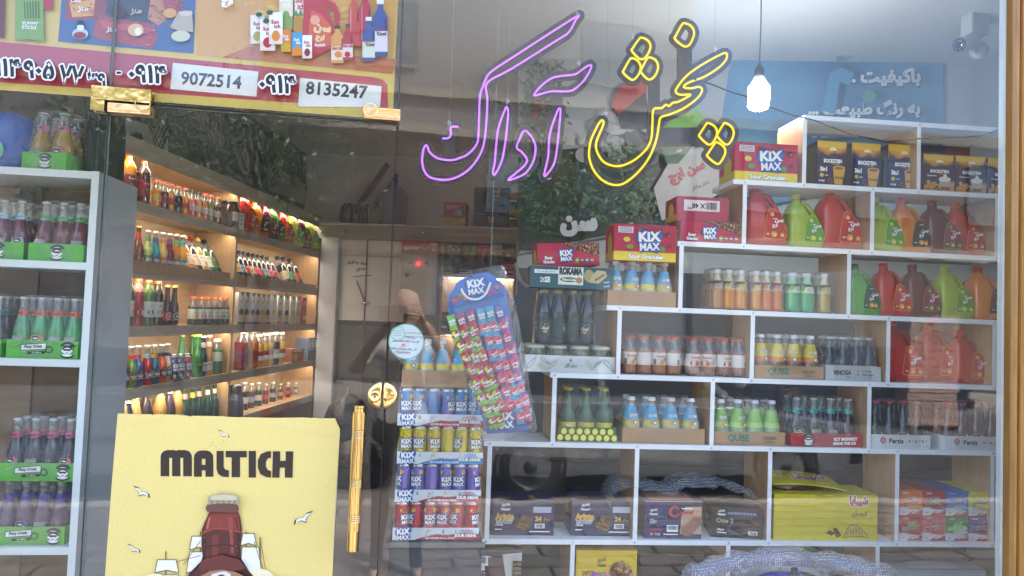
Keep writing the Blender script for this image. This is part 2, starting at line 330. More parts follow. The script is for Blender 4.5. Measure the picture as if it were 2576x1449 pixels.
# ------------------------------------------------------------------ boxes
def carton(name,label,cat,w,d,h,mats,loc,rz,art=None,left=None,top=None,group=None,flap=None,bev=.003):
    mb=MB(); mb.box(-w/2,-d/2,0,w/2,d/2,h,mats)
    if art: art(Cv(mb,FRONT(w,d),w,h))
    if left: left(Cv(mb,LEFT(w,d),d,h))
    if top: top(Cv(mb,TOP(w,d,h),w,d))
    o=mb.build(name,None,loc,rz); tag(o,label,cat,group)
    sm=MB(); e=.0012                                   # seams and flap edges of folded card
    sm.box(-w/2-.001,-d/2-.0012,h-.0006,w/2+.001,-d/2+.002,h+.0016,card('8a7a63') if flap is None else flap)
    sm.build('flap_edge',o)
    return o
def tray(mb,w,d,h,m,t=.003,side=None):
    s=side or m
    mb.box(-w/2,-d/2,0,w/2,d/2,t,m); mb.box(-w/2,-d/2,t,w/2,-d/2+t,h,m); mb.box(-w/2,d/2-t,t,w/2,d/2,h,m)
    mb.box(-w/2,-d/2+t,t,-w/2+t,d/2-t,h,s); mb.box(w/2-t,-d/2+t,t,w/2,d/2-t,h,s)
def film_mesh(w,d,z0,zs,H,top,seed=1):                # sheet drawn over the bottles of a tray
    r=random.Random(seed); rings=[]; n=44
    def rr(w,d,z,wob,ins):
        out=[]
        for k in range(n):
            a=2*math.pi*k/n; c,s=math.cos(a),math.sin(a); q=(abs(c)**5+abs(s)**5)**(-.2)
            x,y=q*c*w/2,q*s*d/2; o=wob*mnoise.noise(Vector((x*30+seed*7,y*30,z*26)))
            out.append((x+o*c,y+o*s,z+wob*.6*mnoise.noise(Vector((x*24,y*24+seed,z*9+3)))))
        return out
    L=[(0,1.0,.0008),(.2,1.004,.003),(.45,1.0,.004),(.62,.985,.005),(.78,.965,.006),(.9,.945,.006),(.97,.935,.005),(1.0,.90,.004),(1.006,.7,.004),(1.004,.35,.004),(1.004,.05,.002)]
    for f,sc,wb in L: rings.append(rr((w+.004)*sc*(1-(1-top)*max(0,f-.3)/.7),(d+.004)*sc*(1-(1-top)*max(0,f-.3)/.7),z0+(H+.003-z0)*min(f,1)+(f-1)*.3*(f>1),wb,0))
    mb=MB(); mb.loft(rings,FILM,False,True); return mb
_bm={}
def bmesh_(key,fn):
    if key not in _bm:
        mb=MB(); fn(mb); _bm[key]=mb.mesh(key.split('|')[0])
    return _bm[key]
def pack(name,label,cat,loc,rz,nx,ny,pitch,trayh,trayfn,bottles,H,group=None,pad=.004,film=True,top=.93,seed=1,px2=None,trayname='tray',w=None,zs=1):
    """bottles(i,j) -> (body mesh, cap mesh or None, z of cap, turn); bottles stand in a card tray under film"""
    r=random.Random(seed); W=w or nx*pitch+2*pad; D=ny*pitch+2*pad
    t=thing(name,label,cat,loc,rz,group); mb=MB(); trayfn(mb,W,D,trayh); mb.build(trayname,t)
    for j in range(ny):
        for i in range(nx):
            b,c,zc,turn=bottles(i,j); jx=r.uniform(-.001,.001)
            o=inst(b,'bottle' if 'jar' not in b.name else 'jar',t,(-W/2+pad+(W-2*pad)/nx*(i+.5)+jx,-D/2+pad+pitch*(j+.5),.0035),turn)
            rm=max(v.co.x for v in b.vertices); q=min(1.1,(pitch-.0012)/(2*rm)); o.scale=(q,q,zs)
            if c: inst(c,'lid' if 'lid' in c.name else 'cap',o,(0,0,zc))
    if film: film_mesh(W,D,.002,trayh,H+.004,top,seed).build('shrink_film',t)
    return t
# ------------------------------------------------------------------ bottles
def crown(mb): mb.lathe([(.0128,0),(.0142,.001),(.0142,.004),(.0125,.0065),(.008,.0075),(0,.0076)],plas('c9c9c4',.3),14)
def screw(c,r=.0135,h=.014):
    def f(mb):
        m=plas(c,.35); v=[(r+.0008,0),(r+.0008,.003),(r,.0032)]
        mb.lathe(v+[(r,h-.0015),(r-.0015,h),(0,h)],m,18)
        for k in range(18): a=2*math.pi*k/18; mb.box(-.0006,-r-.0004,.0036,.0006,-r+.0004,h-.002,m,Matrix.Rotation(a,4,'Z'))
    return f
def capm(c,r=.0135,h=.014): return bmesh_('cap|%s%.4f%.4f'%(c,r,h),screw(c,r,h))
CROWN=lambda: bmesh_('cap|crown',crown)
def wrapM(z,turn=0): return Matrix.Rotation(turn,4,'Z')@Matrix(((1,0,0,0),(0,0,-1,0),(0,1,0,z),(0,0,0,1)))
def fizzy(liqc,band,face):                             # long neck soda bottle, coloured collar, round face label or grey back label
    def f(mb):
        L=liq(liqc); mb.lathe([(0,0,L),(.026,0),(.0285,.003),(.0285,.075),(.0275,.088),(.0235,.104),(.0185,.122),(.0158,.132,plas(band,.4)),(.0146,.150,CLEAR),(.0132,.158),(.0132,.176),(.0146,.178),(.0146,.184),(.0128,.187),(.0128,.188)],L,20)
        if face==0:
            c=Cv(mb,wrapM(.028),.05,.05,.0286); c.circ(.5,.55,.46,ink(band)); ape(c,.5,.56,.42); c.poly([(.02,.2),(.3,.32),(.26,.05)],ink(band)); c.poly([(.98,.2),(.7,.32),(.74,.05)],ink(band))
        elif face==1:
            c=Cv(mb,wrapM(.022),.04,.045,.0286); c.rect(0,0,1,1,ink('8d9196')); 
            for k in range(6): c.rect(.08,.12+k*.13,.92,.17+k*.13,ink('b9bdc0'))
        c=Cv(mb,wrapM(.1335),.02,.016,.0158); c.text('no.'+str(9+len(band)%4+int(band[0],16)),.5,.5,.5,IK,bold=2,maxw=.8)
    return bmesh_('bottle|fz%s%s%d'%(liqc,band,face),f)
def qube(lab,low,liqc):                                # cone shouldered bottle with a cone label
    def f(mb):
        L=liq(liqc); lm=card(lab); mb.lathe([(0,0,L),(.030,0),(.034,.004),(.0345,.05),(.033,.066),(.0325,.068,card(low)),(.0290,.088,lm),(.0172,.142,CLEAR),(.0148,.152),(.0132,.158),(.0132,.168)],L,22)
        c=Cv(mb,wrapM(.098),.05,.018,.0278); c.text('QUBE',.5,.5,.8,IW,bold=2.4,maxw=.66,outl=(ink('12222e'),1.6)); c=Cv(mb,wrapM(.068),.05,.026,.0338); c.circ(.40,.5,.36,ink('e2a23a')); c.circ(.62,.42,.34,ink('5a4636')); c.circ(.62,.42,.24,IW)
    return bmesh_('bottle|qb%s%s%s'%(lab,low,liqc),f)
def pet(liqc,lab,z0,z1,r=.029,H=.155,neck=.014,art=None,shoulder=.03,headc=None,key='',foot=True):   # moulded PET bottle: petal foot, body, dome shoulder
    def f(mb):
        L=liq(liqc); hd=CLEAR if headc is None else liq(headc); s=H-.02-shoulder
        p=[(0,.004,L),(r*.55,.001),(r*.86,0),(r,.010),(r*.985,.018),(r,z0,card(lab)),(r,z1,L),(r,s*.98),(r*.97,s+shoulder*.25,hd),(r*.78,s+shoulder*.62),(neck*1.15,s+shoulder),(neck,H-.016),(neck,H)]
        mb.lathe(p,L,22)
        if foot:
            for k in range(5): a=R_(36+72*k); mb.ball((r*.86*math.sin(a),-r*.86*math.cos(a),.008),(r*.2,r*.2,.012),L,8)
        if art: art(Cv(mb,wrapM(z0),r*2.2,z1-z0,r))
    return bmesh_('bottle|pet%s%s%s%.3f%.3f'%(liqc,lab,key,r,H),f)
def petart(word,fr,fr2=None,wc='b01f35',top=None):
    def a(c):
        if top: c.rect(0,.72,1,1,ink(top))
        c.text(word,.52,.72,.22,ink(wc),bold=2.5,maxw=.75); fruit(c,.36,.26,.2,fr); fruit(c,.68,.24,.17,fr2 or fr)
    return a
def longneck(liqc,lab=None,neckc=None,r=.031,H=.235,art=None,key='',bulge=False):   # glass bottle with a long neck
    def f(mb):
        L=liq(liqc); lm=card(lab) if lab else L; s=H/.235
        p=[(0,.003,L),(r*.9,0),(r,.005),(r,.03*s,lm),(r,.085*s,L),(r*(1.08 if bulge else 1),.105*s),(r*.93,.125*s),(r*.62,.15*s),(.0165,.175*s,card(neckc) if neckc else L),(.0135,.205*s,L if not neckc else (CLEAR if bulge else L)),(.0125,.222*s),(.0140,.224*s),(.0140,.230*s),(.0125,H)]
        mb.lathe(p,L,20)
        if art: art(Cv(mb,wrapM(.03*s),r*2.1,.055*s,r))
    return bmesh_('bottle|ln%s%s%s%s%.3f'%(liqc,lab,neckc,key,H),f)
def can(c1,c2,face):
    def f(mb):
        a=mat('b9bcc2',.22,metal=.9,var=.02); body=mat(c1,.25,metal=.35,var=.05); mb.lathe([(0,.004,a),(.018,.002),(.0205,0),(.0262,.010,body),(.0265,.012),(.0265,.118,card(c2)),(.0258,.124,a),(.0225,.131),(.0232,.1325),(.0232,.134),(.0215,.1335),(.021,.130),(0,.1295)],a,22)
        c=Cv(mb,wrapM(.012,[0,.9,-.8,3][face]),.055,.106,.0265)
        c.ell(.5,.86,.5,.1,ink('d9c728')); c.poly([(.0,.80),(.2,.9),(.5,.82),(.8,.92),(1,.8),(1,.74),(0,.74)],ink('c2283c'))
        kix(c,.5,.55,.86); c.ell(.3,.16,.16,.08,ink('d9c728')); c.ell(.7,.14,.14,.07,ink('3a9a48')); c.text('Sour!',.5,.05,.06,IW,bold=2)
        if face==3: c.rect(.2,.1,.8,.35,IR)
    return bmesh_('can|%s%s%d'%(c1,c2,face),f)
# ------------------------------------------------------------------ the big syrup jug with its slanting handle
def jug_mesh(col,labc,accent,key,black=False):
    def f(mb):
        m=mat(col,.26,var=.06,vscale=20,coat=.25,bump=.12,bscale=60); n=26
        L=[(0,-.078,.078,.048),(.006,-.084,.084,.055),(.03,-.086,.087,.057),(.070,-.083,.083,.057),(.105,-.081,.056,.054),(.130,-.081,.030,.050),(.155,-.080,.008,.047),(.176,-.075,.000,.041),(.192,-.066,-.008,.031),(.205,-.055,-.014,.022),(.216,-.053,-.017,.019),(.222,-.053,-.017,.0185)]
        rings=[]
        for z,x0,x1,dy in L:
            cx,rx=(x0+x1)/2,(x1-x0)/2; e=.45 if z<.2 else .8; ring=[]
            for k in range(n):
                a=2*math.pi*k/n; c,s=math.cos(a),math.sin(a); ring.append((cx+rx*math.copysign(abs(c)**e,c),dy*math.copysign(abs(s)**e,s),z))
            rings.append(ring)
        mb.loft(rings,m)
        mb.tube([(-.016,0,.200),(.002,0,.203),(.018,0,.194),(.034,0,.174),(.049,0,.151),(.064,0,.123),(.075,0,.092),(.076,0,.070)],[.011,.0115,.012,.012,.012,.012,.012,.011],m,10)
        c=Cv(mb,FRONT(.172,.1165),.172,.222,step=.0007)
        P=[(.38,.16),(.43,.135),(.84,.135),(.90,.2),(.88,.33),(.77,.50),(.66,.62),(.55,.66),(.47,.62),(.42,.45)]
        edge=ink(accent); c.poly([(.64+(x-.64)*1.05,.4+(y-.4)*1.04) for x,y in P],edge); c.poly(P,ink(labc))
        if not black: fruit(c,.55,.555,.04,accent); fruit(c,.60,.21,.055,accent); fruit(c,.78,.20,.04,accent)
        else: fruit(c,.62,.22,.05,'e8962a'); fruit(c,.73,.21,.045,'e8962a')
        c.text('Sunich',.60,.565 if black else .475,.024,IW,bold=2); sunich(c,.635,.395,.10)
        c.rect(.40,.2,.47,.215,IW)
    return bmesh_('syrup_jug|'+col+key,f)
def jug(label,col,labc,accent,capc,loc,rz,black=False,sc=1,group='syrup jugs on the white shelves'):
    o=inst(jug_mesh(col,labc,accent,labc,black),'syrup_jug',None,loc,rz); tag(o,label,'jug',group); o.scale=(sc,)*3
    inst(capm(capc,.0195,.022),'cap',o,(-.035,0,.222)); return o
# =================================================================== THE SHOP FRONT (glass in the plane y = 0)
YF=Vector((0,1,0)); P_=lambda y: Vector((0,y,0))
XJ=at(235,900,0).x; XC=at(975,880,0).x; XR=at(2538,724,0).x; XL=-1.75
ZT=at(640,283,0).z; ZB,ZH=.10,2.95
def pane(x0,x1,z0,z1,name,parent):
    mb=MB(); g=[GEDGE,GEDGE,GLASS,GEDGE,GLASS,GEDGE]; mb.box(x0,0,z0,x1,.010,z1,g); return mb.build(name,parent)
left=thing('glass_screen','fixed clear glass pane left of the door, in front of the white drinks rack','glass panel'); pane(XL,XJ-.002,ZB,ZH,'pane',left)
tran=thing('glass_screen','clear glass pane above the door with the printed banner behind it','glass panel'); pane(XJ+.002,XC-.002,ZT+.004,ZH,'pane',tran)
door=thing('glass_door','frameless glass door with the yellow poster and a long brass pull bar','door'); pane(XJ+.003,XC-.003,ZB+.01,ZT-.004,'pane',door)
wind=thing('glass_screen','widest clear glass pane, right of the door, with the neon sign behind it','glass panel'); pane(XC+.003,XR,ZB,ZH,'pane',wind)
# --- brass fittings
def plate(mb,x0,z0,x1,z1,y0=-.014,m=None,fr=True):
    m=m or GOLDP; mb.box(x0,y0,z0,x1,-.0005,z1,m,b=0); mb.box(x0,.0105,z0,x1,.022,z1,m)
    if fr:
        e=.006; mb.box(x0+e,y0-.0018,z0+e,x1-e,y0,z1-e,m)
GOLD2=mat((.80,.50,.24),.34,metal=1,var=.10,vscale=40,bump=.35,bscale=60)
a,b=at(236,218,0),at(383,256,0); c_,d_=at(270,256,0),at(381,292,0)
mb=MB(); plate(mb,a.x,at(300,258,0).z+.001,b.x,a.z); plate(mb,a.x,d_.z+.002,XJ-.006,at(300,258,0).z,-.0135,fr=False); mb.build('corner_patch',tran)
mb=MB(); plate(mb,XJ+.002,d_.z,b.x,at(300,260,0).z-.003,-.013,GOLD2); 
for k in (.8,): 
    cc=Cv(mb,Matrix(((1,0,0,XJ),(0,0,-1,-.0152),(0,1,0,d_.z),(0,0,0,1))),b.x-XJ,.055); cc.ring(.83,.5,.36,.05,GOLD)
mb.build('pivot_patch',door)
a,b=at(918,268,0),at(1006,309,0); mb=MB(); plate(mb,a.x,b.z+.002,b.x,a.z-.004,-.014,GOLD2)
cc=Cv(mb,Matrix(((1,0,0,a.x),(0,0,-1,-.0162),(0,1,0,b.z),(0,0,0,1))),b.x-a.x,.05); cc.ring(.17,.5,.4,.06,GOLD); 
for q in (.4,.5,.6): cc.line([(.36,q),(.9,q+.02)],.04,GOLD)
mb.build('corner_patch',wind)
# --- lock: two half discs either side of the gap
def halfdisc(mb,cx,cz,r,side,y0=-.020):
    pts=[(cx+side*.0035,cz-r)]+[(cx+side*(.0035+r*math.cos(R_(-90+180*k/16))),cz+r*math.sin(R_(-90+180*k/16))) for k in range(1,16)]+[(cx+side*.0035,cz+r)]
    if side<0: pts=pts[::-1]
    M=Matrix(((1,0,0,0),(0,0,-1,0),(0,1,0,0),(0,0,0,1))); mb.prism(pts,.0005,.0144,GOLD,M)
    rings=[[(cx+side*.0035+(x-cx-side*.0035)*k,-yy,cz+(z-cz)*k) for x,z in pts] for k,yy in ((1,.0145),(.97,.017),(.90,.0192),(.75,.0212),(.5,.0228),(.2,.0236),(.02,.0238))]
    mb.loft([[p for p in (r if side>0 else r)] for r in rings],GOLD,False,True)
    mb.prism(pts,-.022,-.0105,GOLD,M)
lk=at(962,994,0); rl=(at(962,961,0).z-at(962,1028,0).z)/2
mb=MB(); halfdisc(mb,lk.x,lk.z,rl,-1)
MY=lambda x,y,z: Matrix(((1,0,0,x),(0,0,-1,y),(0,1,0,z),(0,0,0,1)))
mb.lathe([(.016,0),(.016,.004),(.012,.006),(.011,.006),(.0105,.004),(.0,.004)],GOLD,20,MY(lk.x-.020,-.0205,lk.z-.002)); mb.box(-.0012,-.004,.0042,.0012,.004,.0048,BLACK,MY(lk.x-.020,-.0205,lk.z-.002))
mb.build('lock',door)
mb=MB(); halfdisc(mb,lk.x,lk.z,rl,1); mb.build('lock_keeper',wind)
# --- pull bar: fluted brass tube with a plain lower end
h0,h1=at(888,1384,-.05),at(903,1020,-.05); hx=(h0.x+h1.x)/2; rb=.0158; mb=MB(); L=h1.z-h0.z; seg=48
def flute(r): return [(r*(1-.05*(k%3==2))*math.cos(2*math.pi*k/seg),r*(1-.05*(k%3==2))*math.sin(2*math.pi*k/seg)) for k in range(seg)]
def ringz(z,r,fl=True): return [(hx+x,-.055+y,h0.z+z) for x,y in (flute(r) if fl else [(r*math.cos(2*math.pi*k/seg),r*math.sin(2*math.pi*k/seg)) for k in range(seg)])]
R=[ringz(0,rb*.97,False),ringz(.002,rb,False),ringz(L*.14,rb,False),ringz(L*.142,rb)]
for f0 in (.20,.44,.78):
    for k in range(4): zz=L*(f0+.014*k); R+=[ringz(zz,rb),ringz(zz+.0015,rb*.95),ringz(zz+.004,rb*.95),ringz(zz+.0055,rb)]
R+=[ringz(L*.955,rb),ringz(L*.957,rb*.84,False),ringz(L*.985,rb*.84,False),ringz(L*.99,rb*.9,False),ringz(L,rb*.88,False)]
mb.loft(R,GOLDB,True,False); mb.build('pull_bar',door)
mb=MB(); 
for zz in (h0.z+.12*L,h0.z+.88*L): mb.tube([(hx,-.052,zz),(hx,-.0005,zz)],.008,GOLD,12); mb.tube([(hx,.0105,zz),(hx,.02,zz)],.014,GOLD,14)
mb.build('bar_mount',door)
# --- bead of silicone / gaskets on the pane joints
mb=MB(); sil=mat('5a625f',.35); mb.box(XJ-.0019,.001,ZT+.01,XJ+.0019,.009,ZH,sil); mb.build('joint_seal',left)
mb=MB(); mb.box(XC-.0019,.001,ZT+.01,XC+.0019,.009,ZH,mat('3c4344',.4)); mb.build('joint_seal',wind)
mb=MB(); mb.box(XC-.0026,.002,ZB+.02,XC-.0006,.008,ZT-.01,mat('20262a',.5)); mb.box(XJ+.01,.002,ZT-.0036,XC-.08,.008,ZT-.0006,BLACK); mb.build('brush_seal',door)
# --- gold frame at the right edge
xr2=at(2573,724,-.02).x; mb=MB(); gm=wood('a27434','85591f',10,.9,.38); prof=[(XR-.004,.03),(XR-.004,-.012),(XR+.004,-.022),(XR+.012,-.022),(XR+.014,-.016),(XR+.018,-.016),(XR+.020,-.026),(XR+.036,-.030),(xr2-.008,-.026),(xr2-.004,-.014),(xr2,-.014),(xr2,.03)]
mb.prism(prof,ZB,ZH,gm); tag(mb.build('window_frame'),'golden brown ribbed upright frame at the right edge of the shop window','frame')
mb=MB(); mb.box(XR-.014,.012,ZB,XR-.005,.03,ZH,mat('c9cdcb',.4)); tag(mb.build('edge_trim'),'thin pale strip inside the glass beside the golden frame','trim')
# =================================================================== PRINTED THINGS ON THE GLASS
mb=MB(); YB=.016; cv=PCv(mb,P_(YB),YF,.00012)
p0=at(-210,205,YB); p1=at(1001,10,YB); zb0,zb1=at(0,226,YB).z,at(1000,302,YB).z; sl=(zb1-zb0)/(at(1000,302,YB).x-at(0,226,YB).x); zl=lambda x: zb0+sl*(x-at(0,226,YB).x)
yel=mat('d8b648',.5,var=.12,vscale=9)
mb.add([(p0.x,YB,zl(p0.x)),(p1.x,YB,zl(p1.x)),(p1.x,YB,2.9),(p0.x,YB,2.9)],[(0,1,2,3)],yel); mb.add([(p0.x,YB+.0008,zl(p0.x)),(p1.x,YB+.0008,zl(p1.x)),(p1.x,YB+.0008,2.9),(p0.x,YB+.0008,2.9)],[(3,2,1,0)],mat('cfcac0',.6))
RED=ink('b3202f'); 
cv.poly([(-200,88),(0,105),(643,165),(940,194),(962,200),(975,214),(976,275),(0,207),(-200,192)],RED)
cv.poly([(494,-40),(1001,-40),(985,186),(494,140)],ink('d79b3c'))
for k in range(9): a0=-150+k*17; cv.poly([(770,60)]+[(770+330*math.cos(R_(a0+q)),60+330*math.sin(R_(a0+q))) for q in (0,7)] if False else [(770,62),(770+150*math.cos(R_(a0)),62+62*math.sin(R_(a0))),(770+150*math.cos(R_(a0+8)),62+62*math.sin(R_(a0+8)))],ink('e3b45a'))
cv.poly([(625,118),(1000,150),(987,186),(560,144)],ink('bf6a33'))
# blue photo panel with sweets in foil
cv.poly([(160,-60),(495,-60),(487,135),(147,105)],ink('2a4f86'))
for pts,c in (([(166,-50),(285,-50),(280,48),(165,52)],'8f2a1c'),([(175,5),(240,0),(236,40),(182,44)],'e0a04a'),([(262,-50),(420,-50),(412,60),(268,48)],'2b2526'),([(385,-40),(440,-45),(425,45),(400,66),(372,48)],'c07c4c'),([(400,-45),(465,-45),(452,35),(420,50)],'a62c34'),
              ([(236,66),(250,40),(300,48),(388,62),(398,95),(384,122),(330,116),(236,96)],'a52a24'),([(250,52),(300,58),(380,72),(372,84),(262,70)],'c8463a')): cv.poly(pts,ink(c))
rf=random.Random(12)
for (x0,y0,x1,y1,cols) in ((168,-4,284,50,['7a2216','a8402c','5f1a14']),(268,-4,412,58,['1c1a1c','4a4044','3a2c2a']),(372,-4,440,62,['a8683c','d89a6a','8f5832']),(420,-4,465,48,['8f2430','c85058','7a1c26']),(240,50,396,118,['8a1f1c','c8584a','d8786a','74181a'])):
    for k in range(26):
        x=rf.uniform(x0+6,x1-6); y=rf.uniform(max(0,y0),y1-4); l=rf.uniform(5,20); a=rf.uniform(-.9,.9); cv.poly([(x,y),(x+l*math.cos(a),y+l*math.sin(a)),(x+l*.9*math.cos(a)+1,y+l*.9*math.sin(a)+rf.uniform(1.5,5))],ink(rf.choice(cols))); cv.o-=cv.st*.9
for k in range(40): x=rf.uniform(150,490); cv.ell(x,rf.uniform(66,128)-(0 if x<240 else 0),rf.uniform(1,3),rf.uniform(.6,1.6),ink(rf.choice(['3a62a0','23406e','4a76b0'])),6) if not 236<x<400 else None
for x,y in ((300,24),(318,40),(286,38),(440,30),(425,42),(336,70),(352,92),(364,84)): cv.ell(x,y,rf.uniform(3,6),rf.uniform(2.5,5),ink(rf.choice(['6a4430','d8a878','3a2420','c8854a'])),10)
cv.text('طنز',212,26,17,IW,bold=2,rot=-3); cv.text('طنز',345,32,18,ink('d9c8b6'),bold=2); cv.text('طنز',283,78,16,IW,bold=3,rot=-6); cv.text('Cake',194,4,9,IW,bold=1)
cv.ell(298,32,20,17,ink('4a3026')); cv.ell(344,78,20,16,ink('e0b684')); cv.ell(350,82,9,10,ink('f2e8da')); cv.ell(430,36,17,12,ink('d8a060'))
cv.ell(205,88,20,14,ink('c6c9cc')); cv.ell(204,92,16,9,ink('8d2f38')); cv.ell(206,72,9,8,ink('e9e9e6')); cv.poly([(196,66),(216,66),(212,54),(201,54)],IK)
cv.poly([(430,72),(452,32),(485,30),(489,84),(450,80)],ink('b8ab98')); cv.ell(470,37,17,7,ink('d0c4b2')); cv.ell(457,94,24,14,ink('c9cdb0'))
# sweet bags at the far left
for pts,c in (([(42,105),(44,-30),(112,-30),(115,108),(80,102)],'7ea04c'),([(-20,-30),(18,-30),(15,100),(-20,92)],'6b1a22'),([(112,-30),(137,-30),(137,28),(114,26)],'b0202a')): cv.poly(pts,ink(c))
for k in range(6): cv.line([(66+k*7,8),(68+k*7,50)],3,ink('496a28'))
cv.text('YUMMY',80,63,9,IW,bold=2,rot=-2); cv.text('STICKS',78,73,9,IW,bold=2,rot=-2)
# drinks still life
def jar(x,y,w,h,c,lab=None,capc=None): 
    cv.poly([(x-w/2,y),(x-w/2,y-h*.7),(x-w*.2,y-h*.85),(x-w*.2,y-h),(x+w*.2,y-h),(x+w*.2,y-h*.85),(x+w/2,y-h*.7),(x+w/2,y)],ink(c))
    if lab: cv.poly([(x-w/2,y-h*.08),(x-w/2,y-h*.45),(x+w/2,y-h*.45),(x+w/2,y-h*.08)],ink(lab))
    cv.poly([(x-w*.36,y-h*.1),(x-w*.36,y-h*.68),(x-w*.22,y-h*.78),(x-w*.24,y-h*.1)],ink('%02x%02x%02x'%tuple(min(255,int(int(c[q:q+2],16)*.75+70)) for q in (0,2,4)))) if not lab else None
    cv.poly([(x+w*.3,y-h*.46),(x+w*.3,y-h*.66),(x+w*.44,y-h*.66),(x+w*.46,y-h*.46)],ink('%02x%02x%02x'%tuple(int(int(c[q:q+2],16)*.6) for q in (0,2,4))))
    if capc: cv.poly([(x-w*.24,y-h*.93),(x-w*.24,y-h*1.02),(x+w*.24,y-h*1.02),(x+w*.24,y-h*.93)],ink(capc))
def box_(x,y,w,h,c,t='b02433'):
    cv.poly([(x-w/2,y),(x-w/2,y-h),(x+w/2,y-h),(x+w/2,y)],ink(c)); cv.poly([(x-w/2,y-h*.3),(x-w/2,y),(x+w/2,y),(x+w/2,y-h*.3)],ink(t) if c!='ecebe4' else ink('e2d2c4')); cv.ell(x,y-h*.26,w*.3,h*.17,ink(t)); cv.text('Sun',x-w*.06,y-h*.70,h*.13,IR if c=='ecebe4' else IW,bold=2,maxw=w*.8); cv.text('ich',x+w*.1,y-h*.56,h*.13,IR if c=='ecebe4' else IW,bold=2,maxw=w*.7)
box_(721,78,34,110,'e5dcc0','7ea04c'); box_(756,88,26,120,'ecebe4','d8a030'); box_(650,114,36,72,'ecebe4','a0a02c')
cv.ell(752,68,13,26,ink('b5832c')); cv.poly([(740,45),(746,28),(752,42),(758,26),(764,44)],ink('4c7f3a'))
cv.poly([(763,98),(765,14),(772,-40),(812,-40),(824,4),(846,14),(857,40),(853,70),(843,66),(842,40),(836,25),(822,18),(838,60),(846,120),(790,147),(766,140)],ink('b8233a')); cv.poly([(784,30),(808,40),(834,70),(836,118),(800,124),(776,96)],ink('d05a3a')); cv.text('سن',812,78,22,ink('f0cf9a'),bold=4,rot=-10); cv.text('ایچ',806,100,20,ink('f0cf9a'),bold=4,rot=-10); cv.text('Sunich',806,117,8,IW,bold=2); cv.ell(794,55,12,12,ink('e8a08c'))
jar(891,120,27,130,'c0443c',None,None); jar(919,121,28,140,'b32a3c',None,None); jar(957,146,36,140,'3a4f8c','d9d4dc','e6e6e2'); jar(928,158,31,108,'40558f','d5dcc4','e6e6e2'); jar(850,163,31,92,'d69a48','e6dccb','3a3026'); jar(876,156,25,88,'b02638','e3d6d2','3a3026')
for x,y,t in ((958,80,'سن ایچ'),(929,110,'سن ایچ'),(892,88,'سن ایچ'),(918,82,'سن ایچ'),(850,126,'Sun ich'),(875,120,'Sun ich')): cv.text(t,x,y,9,IR,bold=2,maxw=26)
cv.text('Cool',960,90,9,IK,bold=2); cv.text('Cool',932,117,8,IK,bold=2); cv.ell(852,142,9,8,ink('d8862a')); cv.ell(875,142,7,7,IR)
box_(676,133,38,78,'ecebe4'); box_(722,136,25,56,'d9812c','c8a020'); box_(750,146,27,58,'4a9cc0','d8862a'); box_(775,153,24,58,'ecebe4','7a2c30'); box_(697,118,34,80,'ecebe4','d8862a')
for x,y in ((655,44),(682,39),(673,60)): cv.ell(x,y,8,6,ink('2c5a34'))
cv.text('ایچ',576,13,26,IW,bold=4); cv.text('و ۰۰۰',633,4,9,ink('e6c890'),bold=1); cv.text('دیگر هیچ',632,16,9,ink('e6c890'),bold=1)
# telephone number
for t,x,y,wd in (('۰۹۱۴',18,176,92),('۹۰۵',108,182,80),('۷۷',190,193,62),('۳۹',252,202,52),('-',307,190,36),('۰۹۱۴',379,193,96),('۰۹۱۴',702,218,92)):
    cv.text(t,x,y,46 if t!='-' else 6,IK,bold=2.1,maxw=wd,rot=-3,outl=(IW,3.6))
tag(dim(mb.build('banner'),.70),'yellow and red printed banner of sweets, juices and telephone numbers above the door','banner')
for txt,P,nm in (('9072514',[(435,158),(650,180),(645,243),(428,224)],'white paper slip reading 9072514 stuck over the red stripe of the banner'),('8135247',[(755,196),(960,217),(956,270),(750,268)],'white paper slip reading 8135247 stuck over the red stripe, right of the other slip')):
    mb=MB(); cv=PCv(mb,P_(YB-.002),YF,.0002); cv.poly(P,mat('e8e4da',.6,var=.04)); xm=sum(p[0] for p in P)/4; cv.text(txt,xm-8,(P[0][1]+P[1][1])/2+(33 if txt[0]=='9' else 20),34,IK,bold=1.6,maxw=186,rot=-4.5)
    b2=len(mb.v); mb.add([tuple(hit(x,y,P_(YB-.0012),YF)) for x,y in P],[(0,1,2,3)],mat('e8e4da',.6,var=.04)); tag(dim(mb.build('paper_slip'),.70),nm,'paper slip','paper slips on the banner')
# --- poster on the door
mb=MB(); YP=-.0035; cv=PCv(mb,P_(YP),YF,.00012); paper=mat('ecd884',.55,var=.05,vscale=14,bump=.06,bscale=500)
def pmat():
    m=bpy.data.materials.new('poster_paper'); m.use_nodes=True; n=m.node_tree; b=n.nodes['Principled BSDF']; b.inputs['Roughness'].default_value=.5; tc=n.nodes.new('ShaderNodeTexCoord'); v=n.nodes.new('ShaderNodeTexVoronoi'); v.inputs['Scale'].default_value=340; n.links.new(tc.outputs['Object'],v.inputs['Vector'])
    cr=n.nodes.new('ShaderNodeValToRGB'); cr.color_ramp.elements[0].color=lin('e6c964')+(1,); cr.color_ramp.elements[1].color=lin('efd988')+(1,); cr.color_ramp.elements[0].position=.15; cr.color_ramp.elements[1].position=.45
    n.links.new(v.outputs['Distance'],cr.inputs[0]); n.links.new(cr.outputs[0],b.inputs['Base Color']); return m
edge=[(296,1040),(325,1041),(352,1042),(380,1042),(384,1044),(390,1042),(440,1043),(446,1043),(474,1046),(478,1048),(484,1046),(500,1046),(560,1047),(580,1049),(640,1050),(700,1051),(760,1050),(800,1052),(843,1052),(849,1066),(855,1078),(855,1090)]
cv.poly(edge+[(845,1230),(836,1449),(826,1700),(250,1700),(264,1449),(280,1230)],pmat())
